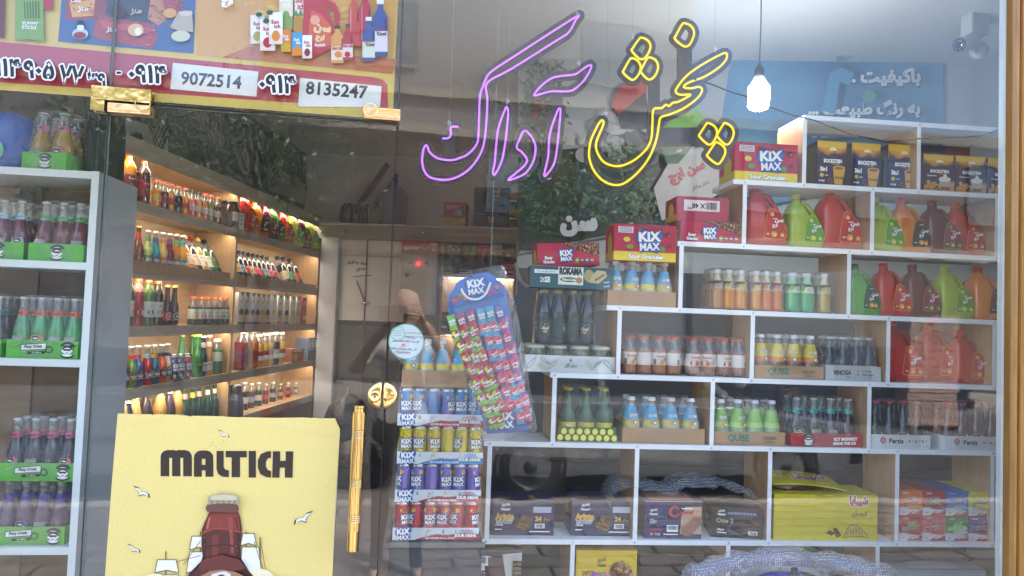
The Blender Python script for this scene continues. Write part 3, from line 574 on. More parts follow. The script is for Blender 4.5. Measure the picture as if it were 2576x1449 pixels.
pb=[hit(x,y,P_(YP+.0012),YF) for x,y in edge+[(836,1449),(826,1700),(250,1700),(264,1449)]]; mb.add([tuple(p) for p in pb],[tuple(range(len(pb)))],mat('d9d0b8',.6))
BR=ink('2f2320')
def glyph(polys):
    for p in polys: cv.poly(p,BR)
X=lambda x: x
# MALTICH in its heavy rounded capitals
def arch(x0,x1,y0,y1,th,legs):
    r=(y1-y0)*.42; out=[(x0,y1),(x0,y0+r)]+[(x0+r-r*math.cos(R_(a)),y0+r-r*math.sin(R_(a))) for a in (30,60,90)]+[(x1-r+r*math.cos(R_(a)),y0+r-r*math.sin(R_(a))) for a in (90,60,30)]+[(x1,y0+r),(x1,y1)]
    inn=[(x1-th,y1),(x1-th,y0+r)]+[(x1-th-6,y0+th*.75),(x0+th+6,y0+th*.75)]+[(x0+th,y0+r),(x0+th,y1)]
    cv.poly(out+inn,BR)
cv.poly([(404,1152),(405,1143),(411,1135),(421,1132),(440,1132),(443,1134),(447,1132),(466,1132),(476,1135),(482,1143),(483,1152)],BR)
for a,b in ((404,426),(433,454),(461,483)): cv.rect(a,1198,b,1150,BR)
cv.poly([(488,1154),(489,1144),(496,1136),(506,1133),(520,1133),(529,1136),(536,1144),(537,1154)],BR); cv.rect(488,1199,508,1152,BR); cv.rect(517,1199,537,1152,BR); cv.rect(500,1183,525,1169,BR)
cv.poly([(545,1134),(563,1134),(563,1174),(567,1181),(576,1183),(576,1200),(560,1199),(549,1192),(545,1180)],BR)
cv.poly([(568,1134),(621,1134),(621,1150),(604,1150),(604,1200),(583,1200),(583,1150),(568,1150)],BR); cv.poly([(626,1134),(644,1134),(644,1201),(626,1201)],BR)
cv.poly([(649,1158),(656,1142),(672,1135),(682,1135),(682,1151),(674,1153),(669,1162),(669,1174),(674,1182),(682,1185),(682,1201),(670,1200),(655,1192),(649,1176)],BR)
cv.poly([(687,1135),(705,1135),(705,1159),(719,1159),(719,1135),(738,1135),(736,1201),(717,1201),(717,1176),(704,1176),(703,1201),(685,1201)],BR)
def gull(x,y,k,fl=1):
    P=[(-18,-14),(-6,-10),(0,-1),(10,0),(17,4),(18,13),(12,7),(4,5),(-6,9),(-4,3),(-8,-4)]
    cv.poly([(x+fl*a*k*1.08,y+b*k*1.1) for a,b in P],ink('4a4033')); cv.poly([(x+fl*a*k*.86,y+b*k*.82) for a,b in P],IW)
for g in ((563,1092,.75,1),(356,1238,1.1,1),(337,1380,.85,1),(764,1303,1.25,-1)): gull(*g)
LN=ink('7a6a3a'); SA=ink('f1efe4')
def sail(x0,x1,y0,y1,lean=6): cv.poly([(x0-1,y0-2),(x1+1,y0-2),(x1+lean+1,y1+1),((x0+x1)/2,y1-5),(x0-lean-1,y1+1)],LN); cv.poly([(x0+1,y0),(x1-1,y0),(x1+lean-1,y1-2),((x0+x1)/2,y1-8),(x0-lean+1,y1-2)],SA)
for x,top in ((418,1386),(505,1336),(620,1336),(655,1350)): cv.line([(x,top),(x-2,1700)],3,LN)
sail(397,444,1408,1440); sail(390,450,1446,1500,8); sail(484,520,1349,1382); sail(478,526,1388,1440,8); sail(612,640,1342,1372); sail(610,652,1376,1440,6); sail(470,530,1446,1520,8)
for a,b in (((462,1420),(505,1360)),((444,1412),(505,1396)),((655,1350),(672,1449)),((640,1360),(668,1449))): cv.line([a,b],1.5,LN)
cv.ell(650,1462,45,34,ink('f3e9c0')); cv.ell(392,1455,26,14,ink('f3e9c0')); cv.ell(700,1470,40,24,ink('f1e4ac'))
bot=[(528,1286),(531,1262),(533,1256),(603,1256),(602,1264),(600,1286)]
cv.poly([(528,1285),(522,1300),(509,1330),(508,1370),(512,1400),(504,1420),(478,1440),(462,1475),(455,1540),(455,1700),(660,1700),(660,1540),(650,1480),(640,1449),(620,1425),(607,1405),(606,1370),(610,1330),(606,1300),(600,1285)],ink('5a2a26'))
cv.poly([(530,1290),(522,1312),(516,1340),(540,1326),(570,1326),(605,1332),(602,1305),(597,1290)],ink('8a3a30')); cv.poly([(512,1340),(540,1330),(570,1331),(606,1338),(606,1335),(570,1327),(540,1326),(513,1335)],ink('a8463a'))
for pts,c in (([(512,1345),(520,1345),(518,1400),(500,1424),(470,1470),(458,1520),(455,1500),(462,1475),(478,1440),(504,1420),(511,1400)],'3d1a18'),([(598,1342),(606,1340),(606,1400),(622,1425),(650,1480),(658,1530),(640,1530),(628,1480),(604,1430),(596,1400)],'3d1a18'),([(536,1345),(552,1343),(550,1396),(528,1424),(506,1470),(498,1530),(482,1530),(490,1470),(512,1424),(534,1396)],'74383066'[:6]),([(576,1300),(586,1300),(590,1390),(582,1390)],'9a4a40'),([(526,1300),(532,1298),(526,1326),(520,1330)],'b86a5c'),([(590,1300),(598,1300),(603,1328),(597,1328)],'6a2a26'),([(512,1372),(560,1366),(606,1370),(606,1374),(560,1371),(512,1377)],'4a2020')): cv.poly(pts,ink(c))
rq=random.Random(4)
for k in range(46): cv.ell(rq.uniform(514,604),rq.uniform(1300,1425),rq.uniform(.8,1.6),rq.uniform(.8,1.8),ink(rq.choice(['9a5a50','7a3a34','b87a70'])),6)
cv.poly([(513,1404),(560,1392),(606,1404),(622,1425),(560,1440),(500,1426)],ink('6b302b'))
cv.poly([(524,1284),(520,1275),(527,1262),(600,1262),(604,1276),(600,1287)],ink('6e463c'))
for k in range(11): x=530+k*7.1; cv.poly([(x-4,1266-3*math.sin(k*.31)),(x-3,1247-8*math.sin(k*.31)),(x+3,1247-8*math.sin(k*.31)),(x+4,1266-3*math.sin(k*.31))],ink('8d8468' if k%2 else 'a89e80'))
cv.poly([(532,1249),(540,1243),(566,1240),(592,1243),(600,1249),(596,1255),(536,1255)],ink('cfc6a4')); 
cv.poly([(500,1449),(530,1432),(560,1428),(595,1434),(630,1450),(650,1500),(480,1500)],ink('a67c62')); cv.poly([(535,1440),(556,1434),(570,1432),(584,1440),(580,1470),(540,1470)],ink('e8e2d4')); cv.ring(560,1452,12,3,IK); cv.poly([(558,1440),(562,1440),(562,1464),(558,1464)],IK)
for pts in ([(300,1075),(420,1050)],[(700,1070),(850,1100)],[(820,1230),(846,1180)],[(300,1300),(330,1240)]): cv.line(pts,.8,ink('d9c47a'))
for x,y in ((539,1112),(532,1118),(547,1120),(566,1106)): cv.ell(x,y,2.2,1.4,ink('b9ab78'),6)
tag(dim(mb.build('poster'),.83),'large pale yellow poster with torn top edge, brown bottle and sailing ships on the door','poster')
# --- round notice sticker on the door edge
mb=MB(); cv=PCv(mb,P_(-.0012),YF,.00012); stc=seethru('sticker_film','dfe8e4',.03,5,.3,diff=.62,dcol=(.66,.74,.72))
cv.ell(1022,859,45,44,stc,36); G=ink('5a9c80'); cv.ring(1022,859,45,2.6,G,40); cv.ring(1001,839,18,1.6,G,28)
for t,x,y,h,c in (('برنامه‌ریزی منظم عمومی'.replace('\u200c',' '),1046,838,6,IK),('برای تهیه و توزیع مواد',1040,847,6,IK),('سال ۱۴۰۳',1033,850,7,IK),('تلفن دریافت شکایات بهداشت محیطی',1021,858,8,IK),('۱۹۰',1016,869,9,IR),('تلفن دریافت پیشنهادات و انتقادات',1014,878,8,IK),('۳۱۷۷۳۷۳۷',1014,887,7,ink('7a2a5a'))): cv.text(t,x,y,h,c,bold=.6,rot=-3,maxw=68)
for q in (832,838,844): cv.line([(990,q),(1012,q-1)],1,G)
tag(mb.build('sticker'),'round translucent sticker with a green ring and Persian print, above the brass lock','sticker')
mb=MB(); cv=PCv(mb,P_(-.0010),YF,.0001); cv.text('TLS',957,342,6,IK,bold=1); cv.line([(948,342),(957,334),(967,342)],1.2,IK); cv.rect(961,351,967,344,IK); tag(mb.build('sticker'),'tiny black house-shaped sticker at the top corner of the glass door','sticker')
# =================================================================== INSIDE: SIGN, BULB, ROOM
def neon(col,core,edge,st):
    m=bpy.data.materials.new('neon_'+col); m.use_nodes=True; n=m.node_tree; n.nodes.clear(); out=n.nodes.new('ShaderNodeOutputMaterial'); e=n.nodes.new('ShaderNodeEmission'); lw=n.nodes.new('ShaderNodeLayerWeight'); lw.inputs[0].default_value=.5
    cr=n.nodes.new('ShaderNodeValToRGB'); cr.color_ramp.elements[0].color=lin(core)+(1,); cr.color_ramp.elements[1].color=lin(edge)+(1,); cr.color_ramp.elements[0].position=.25; cr.color_ramp.elements[1].position=.75
    n.links.new(lw.outputs['Facing'],cr.inputs[0]); n.links.new(cr.outputs[0],e.inputs[0]); e.inputs[1].default_value=st; n.links.new(e.outputs[0],out.inputs[0]); return m
NP,NY=neon('violet','d487ff','5a14d0',.145),neon('yellow','ffe92e','d09800',.145)
z3=lambda pts,ox: [(ox+x/3,y/3) for x,y in pts]; r4=lambda pts:[(1056.2+x*.24,244.7+y*.24) for x,y in pts]
PUR=[(1,[(1446,44),(1287,146),(1250,170),(1228,188),(1216,215),(1207,247),(1204,333),(1199,363),(1177,388),(1155,398),(1134,403),(1101,398),(1081,383),(1076,370),(1071,366),(1065,377),(1062,407),(1069,433),(1087,448),(1127,452),(1164,438),(1194,410),(1216,367),(1224,300),(1226,247),(1226,208),(1287,173),(1400,102),(1430,82),(1447,52)]),
 (0,r4([(235,430),(290,430),(320,405),(325,370),(320,330),(340,308),(405,310)])),
 (1,r4([(915,105),(925,180),(905,400),(880,570),(850,690),(790,805),(765,790),(785,680),(800,500),(820,340),(860,210),(900,115)])),
 (1,r4([(1095,350),(1160,400),(1200,470),(1213,550),(1185,680),(1100,800),(950,865),(940,850),(1060,750),(1115,690),(1118,640),(1065,570),(1015,530),(1040,450)])),
 (1,r4([(1465,115),(1475,160),(1455,360),(1435,560),(1400,710),(1320,820),(1305,800),(1345,620),(1355,430),(1385,300),(1440,150)])),
 (1,z3([(595,490),(590,530),(540,610),(460,680),(380,690),(290,690),(180,720),(172,705),(230,640),(300,590),(380,572),(480,560),(550,510)],1288))]
YEL=[(1,z3(p,1288)) for p in ([(1300,175),(1350,195),(1375,250),(1345,330),(1300,350),(1230,295),(1240,262),(1280,190)],[(978,283),(1030,310),(1045,360),(1010,430),(965,445),(905,385),(912,362),(955,300)],[(905,438),(950,460),(972,510),(950,570),(905,603),(840,550),(845,525),(885,455)],[(1040,433),(1085,455),(1103,505),(1080,570),(1030,600),(970,540),(978,520),(1015,450)],
 [(1480,928),(1530,955),(1548,1005),(1520,1070),(1480,1090),(1415,1030),(1420,1008),(1460,945)],[(1610,928),(1655,955),(1674,1005),(1650,1070),(1610,1090),(1550,1030),(1555,1005),(1590,945)],[(1545,1073),(1595,1105),(1610,1150),(1580,1215),(1545,1237),(1475,1180),(1482,1155),(1525,1090)],
 [(1620,405),(1615,450),(1560,510),(1450,580),(1340,620),(1295,655),(1350,667),(1410,655),(1435,680),(1400,740),(1300,815),(1200,860),(1125,885),(1110,930),(1090,1050),(1040,1180),(960,1290),(860,1375),(780,1397),(690,1365),(620,1290),(583,1190),(590,1080),(620,1000),(660,925),(683,908),(690,935),(660,1010),(635,1080),(640,1140),(680,1210),(740,1245),(820,1252),(920,1210),(1010,1130),(1050,1050),(1060,940),(1062,860),(1075,820),(1130,815),(1160,790),(1185,800),(1215,775),(1250,770),(1310,740),(1348,713),(1270,715),(1235,690),(1260,640),(1320,570),(1400,510),(1500,450),(1590,405)])]
YN=.075
def smooth(P,closed,n=4):
    out=[]; N=len(P)
    for i in range(N if closed else N-1):
        a,b,c,d=[Vector(P[(i+k)%N] if closed else P[min(max(i+k,0),N-1)]) for k in (-1,0,1,2)]
        for k in range(n): t=k/n; out.append(tuple(.5*((2*b)+(c-a)*t+(2*a-5*b+4*c-d)*t*t+(3*b-a-3*c+d)*t**3)))
    return out if closed else out+[P[-1]]
def neonword(label,strokes,m,bars,hooks,name='neon_sign'):
    t=thing(name,label,'neon sign',at(1400,300,YN)); t0=t.location.copy()
    allp=[]; 
    for cl,P in strokes:
        S=smooth(P,cl); mb=MB(); mb.tube([at(x,y,YN-.008)-t0 for x,y in S],.0036,m,8,bool(cl)); mb.build('light_tube',t)
        D=[]
        for i in range(len(S) if cl else len(S)-1):
            a,b=Vector(S[i]),Vector(S[(i+1)%len(S)]); k=max(1,int((b-a).length/2)); D+=[a+(b-a)*q/k for q in range(k)]
        allp+=D
    A=np.array([tuple(p) for p in allp]); x0,y0=A.min(0)-16; x1,y1=A.max(0)+16; mb=MB(); bk=mat('17141a',.3,var=.05); st=1.6; R=13.0
    y=y0
    while y<y1:                                         # the backing board: everything within 13 units of a tube, row by row
        yc=y+st/2; near=A[np.abs(A[:,1]-yc)<R]; iv=[]
        if len(near): h=np.sqrt(R*R-(near[:,1]-yc)**2); iv=[(a,b) for a,b in zip(near[:,0]-h,near[:,0]+h)]
        iv+=[(bx0,bx1) for bx0,by0,bx1,by1 in bars if by0<yc<by1]; iv.sort(); runs=[]
        for a,b in iv:
            if runs and a<=runs[-1][1]+.3: runs[-1][1]=max(runs[-1][1],b)
            else: runs.append([a,b])
        for a,b in runs:
            q=[at(a,y,YN)-t0,at(b,y,YN)-t0,at(b,y+st,YN)-t0,at(a,y+st,YN)-t0]; v=[tuple(p) for p in q]+[(p.x,p.y+.005,p.z) for p in q]
            mb.add(v,[(3,2,1,0),(4,5,6,7),(0,1,5,4),(2,3,7,6),(1,2,6,5),(3,0,4,7)],bk)
        y+=st
    mb.build('backing_board',t)
    for x,y in hooks:
        mb=MB(); p=at(x,y,YN)-t0; mb.tube([p+Vector((0,0,-.01)),p+Vector((.004,-.002,.004)),p+Vector((0,0,.012)),p+Vector((-.004,-.002,.004)),p+Vector((0,0,-.006))],.0011,STEEL,6); mb.tube([p+Vector((0,0,.012)),p+Vector((0,.03,1.0-p.z*.3))],.0004,mat('9aa0a0',.3),5); mb.build('hanger',t)
    return t
neonword('violet neon word in Persian script on black backing, left half of the sign',PUR,NP,[(1116,346,1146,404),(1386,236,1416,278),(1250,265,1262,300),(1222,192,1236,212)],[(1130,312),(1276,258),(1452,40),(1456,162)])
neonword('yellow neon word in Persian script on black backing, right half of the sign',YEL,NY,[(1632,195,1660,282),(1704,115,1741,208),(1656,320,1765,368),(1786,372,1812,400)],[(1591,96),(1683,84),(1798,126),(1523,288)])
# --- glowing bulb on its cord
def emis(h,s): 
    m=bpy.data.materials.new('lamp_light'); m.use_nodes=True; n=m.node_tree; n.nodes.clear(); e=n.nodes.new('ShaderNodeEmission'); o=n.nodes.new('ShaderNodeOutputMaterial'); e.inputs[0].default_value=lin(h)+(1,); e.inputs[1].default_value=s; n.links.new(e.outputs[0],o.inputs[0]); return m
YBU=1.0; bp=at(1908,275,YBU); t=thing('light_bulb','lit white cylindrical bulb hanging from a grey cord in front of the blue mural','light bulb',bp)
mb=MB(); mb.lathe([(0,0),(.034,.0015),(.042,.006),(.046,.014),(.047,.085),(.0465,.100),(.046,.104)],emis('eef6ff',19),28); mb.build('glow_cap',t)
mb=MB(); mb.lathe([(.046,.104),(.046,.112),(.030,.135),(.024,.150),(.020,.155)],seethru('bulb_glass','F4F6F6',.08,2.5,.05),24); mb.build('neck',t)
mb=MB(); mb.lathe([(.021,.150),(.022,.175),(.020,.19),(.010,.20),(.006,.215),(0,.216)],mat('2a2f33',.5),16); mb.build('socket',t)
mb=MB(); mb.tube([(0,0,.21),(.003,0,.4),(-.002,0,.7),(.002,.05,1.3)],.0028,mat('55595b',.6),6); mb.build('cord',t)
def cable(pts,r,label,y,c='17181a'):
    mb=MB(); mb.tube([at(x,yy,y+dy) for x,yy,dy in pts],r,mat(c,.5),6); tag(mb.build('cable'),label,'cable')
cable([(1748,200,-.02),(1790,212,.06),(1840,232,.15),(1890,246,.2),(1925,268,.24),(1945,272,.24),(1995,290,.24),(2050,303,.24),(2140,338,.26),(2230,357,.28),(2320,348,.3),(2400,346,.3),(2470,342,.3),(2535,318,.25)],.0028,'thin black cable sagging from the yellow neon word past the bulb to the window frame',.08)
cable([(2438,-20,0),(2450,3,0),(2460,14,0),(2466,24,0),(2464,20,.05)],.006,'short black cable end curving down at the top right corner',1.2,'2a2d2f')
# --- room frames
MF=Frame(Vector((3.05,1.62,0)),R_(-13)); OF=Frame(Vector((-1.43,2.0,0)),R_(77)); BF=Frame(Vector((-.72,4.85,0)),R_(-13))
def FM(fr): return Matrix(((fr.U.x,fr.T.x,0,fr.O.x),(fr.U.y,fr.T.y,0,fr.O.y),(0,0,1,0),(0,0,0,1)))
def fbox(mb,fr,u0,u1,t0,t1,z0,z1,m): mb.box(min(u0,u1),t0,min(z0,z1),max(u0,u1),t1,max(z0,z1),m,FM(fr))
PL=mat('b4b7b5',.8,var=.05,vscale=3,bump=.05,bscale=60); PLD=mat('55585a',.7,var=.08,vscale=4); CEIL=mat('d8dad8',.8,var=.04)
um0=MF.px(1303,500)[0]; ucor=MF.px(2475,300)[0]; HC=3.15
shop=thing('shop_building','plastered shop building that holds the glazed front','building',(0,0,0))
mb=MB(); 
fbox(mb,MF,um0,ucor+.2,.12,.24,0,HC,PL); mb.build('wall',shop)
mb=MB(); fbox(mb,MF,um0-.0,um0+.08,.25,2.6,0,HC,PL); mb.build('wall',shop)
c0=MF.w(ucor,.11,0); ang=math.atan2(-(c0.y-.05),2.62-c0.x)
rw=Frame(Vector((c0.x,c0.y,0)),math.atan2(.02-c0.y,3.02-c0.x)); Lr=math.hypot(3.02-c0.x,.02-c0.y)
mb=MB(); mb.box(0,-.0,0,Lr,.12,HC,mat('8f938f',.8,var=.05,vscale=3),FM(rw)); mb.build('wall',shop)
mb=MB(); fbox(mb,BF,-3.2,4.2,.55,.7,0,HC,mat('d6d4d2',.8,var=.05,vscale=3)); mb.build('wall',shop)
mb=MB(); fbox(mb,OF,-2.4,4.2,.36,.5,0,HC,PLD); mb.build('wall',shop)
mb=MB(); mb.box(-4.2,.03,HC,4.6,7.5,HC+.15,CEIL); mb.build('ceiling',shop)
mb=MB(); mb.box(-6,-.02,0,XL-.002,.25,3.36,mat('b9b2a8',.8,var=.08,vscale=6,bump=.1,bscale=40)); mb.box(xr2+.004,-.03,0,6.5,.028,3.36,mat('b8a79c',.75,var=.1,vscale=8,bump=.15,bscale=50)); mb.box(XL,-.02,ZH+.002,xr2+.002,.2,3.36,mat('a9a6a2',.8,var=.06)); mb.build('facade',shop)
mb=MB(); mb.box(XL,-.02,0,xr2,.2,ZB-.001,mat('77746f',.7,var=.1,bump=.1)); mb.build('threshold',shop)
mb=MB(); mb.box(-6,.0,3.365,6.5,8,3.45,mat('8a8580',.9)); mb.build('roof',shop)
mb=MB(); mb.box(-3.9,.45,.02,4.5,7.4,.04,mat('84838a',.35,var=.08,vscale=5)); mb.box(-3.9,.21,.02,4.5,.44,.039,mat('8d8a86',.35,var=.08,vscale=5)); stru(mb.build('floor'))
# bulkhead strip over the mural
mb=MB(); zt0=MF.px(2372,118)[1]; fbox(mb,MF,um0-.02,ucor,.02,.118,zt0+.16,zt0+.40,mat('a2a5a0',.8,var=.04)); mb.build('bulkhead',shop)
# --- mural on the back wall
mb=MB(); TM=.09; P0=MF.O+MF.T*TM; cv=PCv(mb,P0,MF.T,.0009)
def mural_base():
    m=bpy.data.materials.new('mural_print'); m.use_nodes=True; n=m.node_tree; b=n.nodes['Principled BSDF']; b.inputs['Roughness'].default_value=.45; tc=n.nodes.new('ShaderNodeTexCoord'); nz=n.nodes.new('ShaderNodeTexNoise'); nz.inputs['Scale'].default_value=2.2; nz.inputs['Detail'].default_value=4
    n.links.new(tc.outputs['Object'],nz.inputs['Vector']); cr=n.nodes.new('ShaderNodeValToRGB'); cr.color_ramp.elements[0].color=lin('456d90')+(1,); cr.color_ramp.elements[1].color=lin('6592b0')+(1,); cr.color_ramp.elements[0].position=.35; cr.color_ramp.elements[1].position=.68
    n.links.new(nz.outputs['Fac'],cr.inputs[0]); n.links.new(cr.outputs[0],b.inputs['Base Color']); return m
cv.poly([(1303,150),(2372,118),(2372,430),(1303,640)],mural_base())
cv.poly([(1303,150),(1840,134),(1815,300),(1700,420),(1600,580),(1303,638)],mat('9d9fa0',.5,var=.10,vscale=3))
cv.poly([(1303,385),(1620,360),(1700,420),(1640,570),(1303,636)],ink('23302e'))
cl=[ink('b4b4b8'),ink('a3a3a8'),ink('96969c')]; rr=random.Random(3)
for k in range(54): x=rr.uniform(1470,1660); y=rr.uniform(285,400); cv.ell(x,y,rr.uniform(12,26),rr.uniform(11,20),cl[k%3] if x<1560 or y<330 else ink('5a5c66'),14)
cv.poly([(1538,262),(1560,222),(1610,205),(1626,225),(1622,262),(1588,292),(1560,300),(1545,284)],ink('a9453f')); cv.poly([(1556,292),(1620,240),(1640,330),(1560,330)],ink('3c4048'))
def leafp(x,y,s_,c):
    a=rr.uniform(0,6.28); cv.poly([(x+s_*math.cos(a),y+s_*math.sin(a)),(x+s_*.4*math.cos(a+1.6),y+s_*.4*math.sin(a+1.6)),(x-s_*math.cos(a),y-s_*math.sin(a)),(x+s_*.4*math.cos(a-1.6),y+s_*.4*math.sin(a-1.6))],ink(c)); cv.o-=cv.st*.97
for k in range(620):
    x=rr.gauss(1362,40); y=rr.uniform(165,590)
    if 1308<x<1450: leafp(x,y,rr.uniform(4,10),rr.choice(['2c4a30','3a6038','23402a','476b40','1e3424']))
for k in range(90): leafp(rr.gauss(1352,17),rr.gauss(300,42),rr.uniform(4,9),rr.choice(['7c3a38','8f4a42','5f2c30','3a5a34']))
for k in range(90):
    x=rr.gauss(1560,70); y=rr.uniform(380,560); [leafp(x+rr.gauss(0,9),y+rr.gauss(0,9),rr.uniform(4,10),rr.choice(['2c4a30','3a6038','23402a','2d5238','4a7044'])) for q in range(5)]
cv.poly([(1665,330),(1700,290),(1745,275),(1770,310),(1740,330)],ink('6fa04a')); 
cv.poly([(1640,480),(1690,395),(1790,372),(1835,470),(1760,520),(1660,560)],mat('a9a5a2',.5)); cv.poly([(1655,372),(1690,352),(1735,378),(1700,420),(1672,420)],ink('2f5236'))
cv.text('سن ایچ',1722,442,36,ink('a32a36'),bold=4,rot=22,maxw=130); cv.text('نکتار پرتقال',1755,474,11,ink('8a3a40'),bold=1.5,rot=22); cv.text('نکتار',1702,388,8,IW,bold=1,rot=15)
W2=ink('cdd2d4')
cv.text('باکیفیت ...',2205,210,44,ink('1d3550'),bold=3,maxw=246); cv.text('باکیفیت ...',2202,207,44,W2,bold=3,maxw=246)
cv.text('به رنگ طبیعت ...',2160,289,46,ink('1d3550'),bold=3,maxw=330); cv.text('به رنگ طبیعت ...',2157,286,46,W2,bold=3,maxw=330)
cv.text('sunicklife',2084,350,13,W2,bold=1); cv.text('www.',2184,350,9,W2,bold=1); cv.ring(2034,350,7,1.8,W2)
cv.text('سن',1455,574,46,ink('c9c9c9'),bold=5,maxw=112)
for x,y,r in ((2118,148,14),(2168,255,17),(2095,165,9)): cv.ell(x,y,r,r*.9,ink('5b8a68'),14)
cv.poly([(2050,290),(2070,200),(2100,185),(2130,200),(2120,230),(2095,220),(2085,300)],ink('4f86a8'))
tag(mb.build('mural'),'large printed mural with blue right half, Persian slogan and foliage on the back wall','mural')
# lower posters on that wall
for nm,pts,badge in (('blue poster with plain brown towers, left of the green-labelled bottle pack',[(1296,745),(1345,746),(1345,838),(1296,838)],0),('blue poster with plain brown towers and a red badge, seen through the white shelf',[(1612,778),(1765,790),(1765,905),(1600,900)],1)):
    mb=MB(); cv=PCv(mb,MF.O+MF.T*.1,MF.T,.0008); cv.poly(pts,ink('2f62a0')); x0=pts[0][0]; x1=pts[1][0]; yb=pts[2][1]
    for k in range(5): a=x0+(x1-x0)*(.1+.1*k) if badge else x0+(x1-x0)*(.3+.13*k); h=(24,48,36,60,28)[k]; cv.poly([(a,yb),(a,yb-h),(a+7,yb-h),(a+7,yb)],ink('7a6258'))
    cv.poly([(x0,yb),(x0,yb-16),(x1,yb-14),(x1,yb)],ink('8a7466'))
    if badge: cv.poly([(1672,772),(1735,780),(1732,805),(1690,808),(1668,798)],ink('b3343a')); cv.text('جایزه',1700,794,13,IW,bold=2)
    tag(mb.build('poster'),nm,'poster','posters on the back wall')
mb=MB(); cv=PCv(mb,MF.O+MF.T*.1,MF.T,.0008); cv.poly([(1486,752),(1545,754),(1545,838),(1486,836)],ink('d9b83c')); cv.poly([(1486,752),(1545,754),(1545,768),(1486,766)],ink('b03a34')); cv.text('PUFF',1516,774,9,IW,bold=3,outl=(IK,2))
for k in range(14): cv.ell(1494+(k*17)%46,790+(k*11)%34,5,4,ink(['c0392b','6fa04a','e8d9b0'][k%3]),8)
tag(mb.build('poster'),'small yellow and red snack poster beside the green-labelled bottle pack','poster')
mb=MB(); fbox(mb,MF,um0+.01,ucor-.01,.085,.118,.05,MF.px(1900,690)[1],mat('4b4e52',.6,var=.12,vscale=3)); mb.build('wall_panel',shop)  # dark panel added over the pale wall to darken the view through the shelves
t=thing('dark_filler_box','long black box added behind the lower white shelves to darken their openings','dark box',(1.62,1.48,.04),R_(-9))  # black box added so the lower shelf openings look dark
fm=mat('1b1d21',.3,var=.1,vscale=4); mb=MB(); mb.box(-1.15,-.30,.06,1.15,.22,.86,fm,b=.03); mb.build('cabinet',t); mb=MB(); mb.box(-1.16,-.31,.862,1.16,.23,.93,mat('2b2d33',.15,var=.05,coat=.5),b=.03); mb.build('lid',t)
for q in (-1,1): mb=MB(); mb.box(q*1.0-.05,-.25,0,q*1.0+.05,.15,.059,BLACK); mb.build('leg',t)
mb=MB(); mb.box(-.9,-.312,.80,.9,-.3005,.84,mat('24262b',.3)); mb.build('trim_strip',t)
# --- security cameras
cp=at(2412,113,1.05); t=thing('security_camera','white bullet security camera with a dark lens on the right wall','camera',cp)
ax=Vector((.93,.25,.28)).normalized(); Mq=Matrix.Translation((0,0,0))@ax.to_track_quat('Z','Y').to_matrix().to_4x4()
wm=mat('b9bdbb',.4); mb=MB(); mb.lathe([(0,0,mat('2b2c44',.12)),(.030,0),(.034,.004,wm),(.036,.012),(.036,.12),(.030,.13),(0,.131)],wm,20,Mq); mb.build('body',t)
mb=MB(); 
for k in range(8): a=k*math.pi/4; mb.ball((.02*math.cos(a),.02*math.sin(a),-.001),.004,mat('8f8fa0',.2),6,Mq)
mb.build('lens_ring',t)
mb=MB(); mb.tube([ax*.10,ax*.10+Vector((.03,.02,-.03)),Vector((.19,.09,.02))],.011,wm,8); mb.tube([Vector((.19,.07,.02)),Vector((.19,.1,.02))],.045,wm,14); mb.build('bracket',t)
cp=at(2455,60,1.1); t=thing('junction_box','pale square junction box high on the right wall above the bullet camera','junction box',cp); mb=MB(); mb.box(-.05,-.03,-.06,.05,.04,.06,wm); mb.build('case',t); mb=MB(); mb.box(-.045,-.034,-.055,.045,-.0305,.055,mat('a5a9a7',.5)); mb.build('cover',t)
# =================================================================== BACK OF THE SHOP
u=lambda px,py,t=0: BF.px(px,py,t)
def quadbox(mb,fr,pts,t,th,m):                        # a slab whose front is four picture points on a frame's plane
    q=[hit(x,y,fr.O+fr.T*t,fr.T) for x,y in pts]; v=[tuple(p) for p in q]+[tuple(p+fr.T*th) for p in q]; mb.add(v,[(0,1,2,3),(7,6,5,4),(1,0,4,5),(2,1,5,6),(3,2,6,7),(0,3,7,4)],m)
GRY=mat('dcdad8',.6,var=.08,vscale=6); DK=mat('8d8e93',.5,var=.1)
# partition with mezzanine ledge
t=thing('mezzanine','dark storage ledge with a pale front edge above the stockroom doorway','mezzanine',BF.w(u(1050,580)[0],.1,0),BF.ang)
L2=lambda p: t.matrix_basis.inverted()@p
def bfthing(mb,name,par=None):
    o=mb.build(name,par)
    if par: o.matrix_parent_inverse=par.matrix_basis.inverted()
    return o
ua,ub=u(800,560)[0],u(1303,600)[0]; zl=u(1050,566)[1]; zb=u(1050,606)[1]
mb=MB(); fbox(mb,BF,ua,ub,.0,.54,zb,zl-.02,DK); bfthing(mb,'beam',t)
mb=MB(); fbox(mb,BF,ua,ub,-.012,.545,zl-.019,zl,mat('c6c4c2',.5)); bfthing(mb,'edge_strip',t)
for px in (867,1066,812): mb=MB(); p=u(px,584,-.005); mb.tube([BF.w(p[0],0,p[1]),BF.w(p[0],-.05,p[1]-.01)],.012,STEEL,10); bfthing(mb,'spotlight',t)
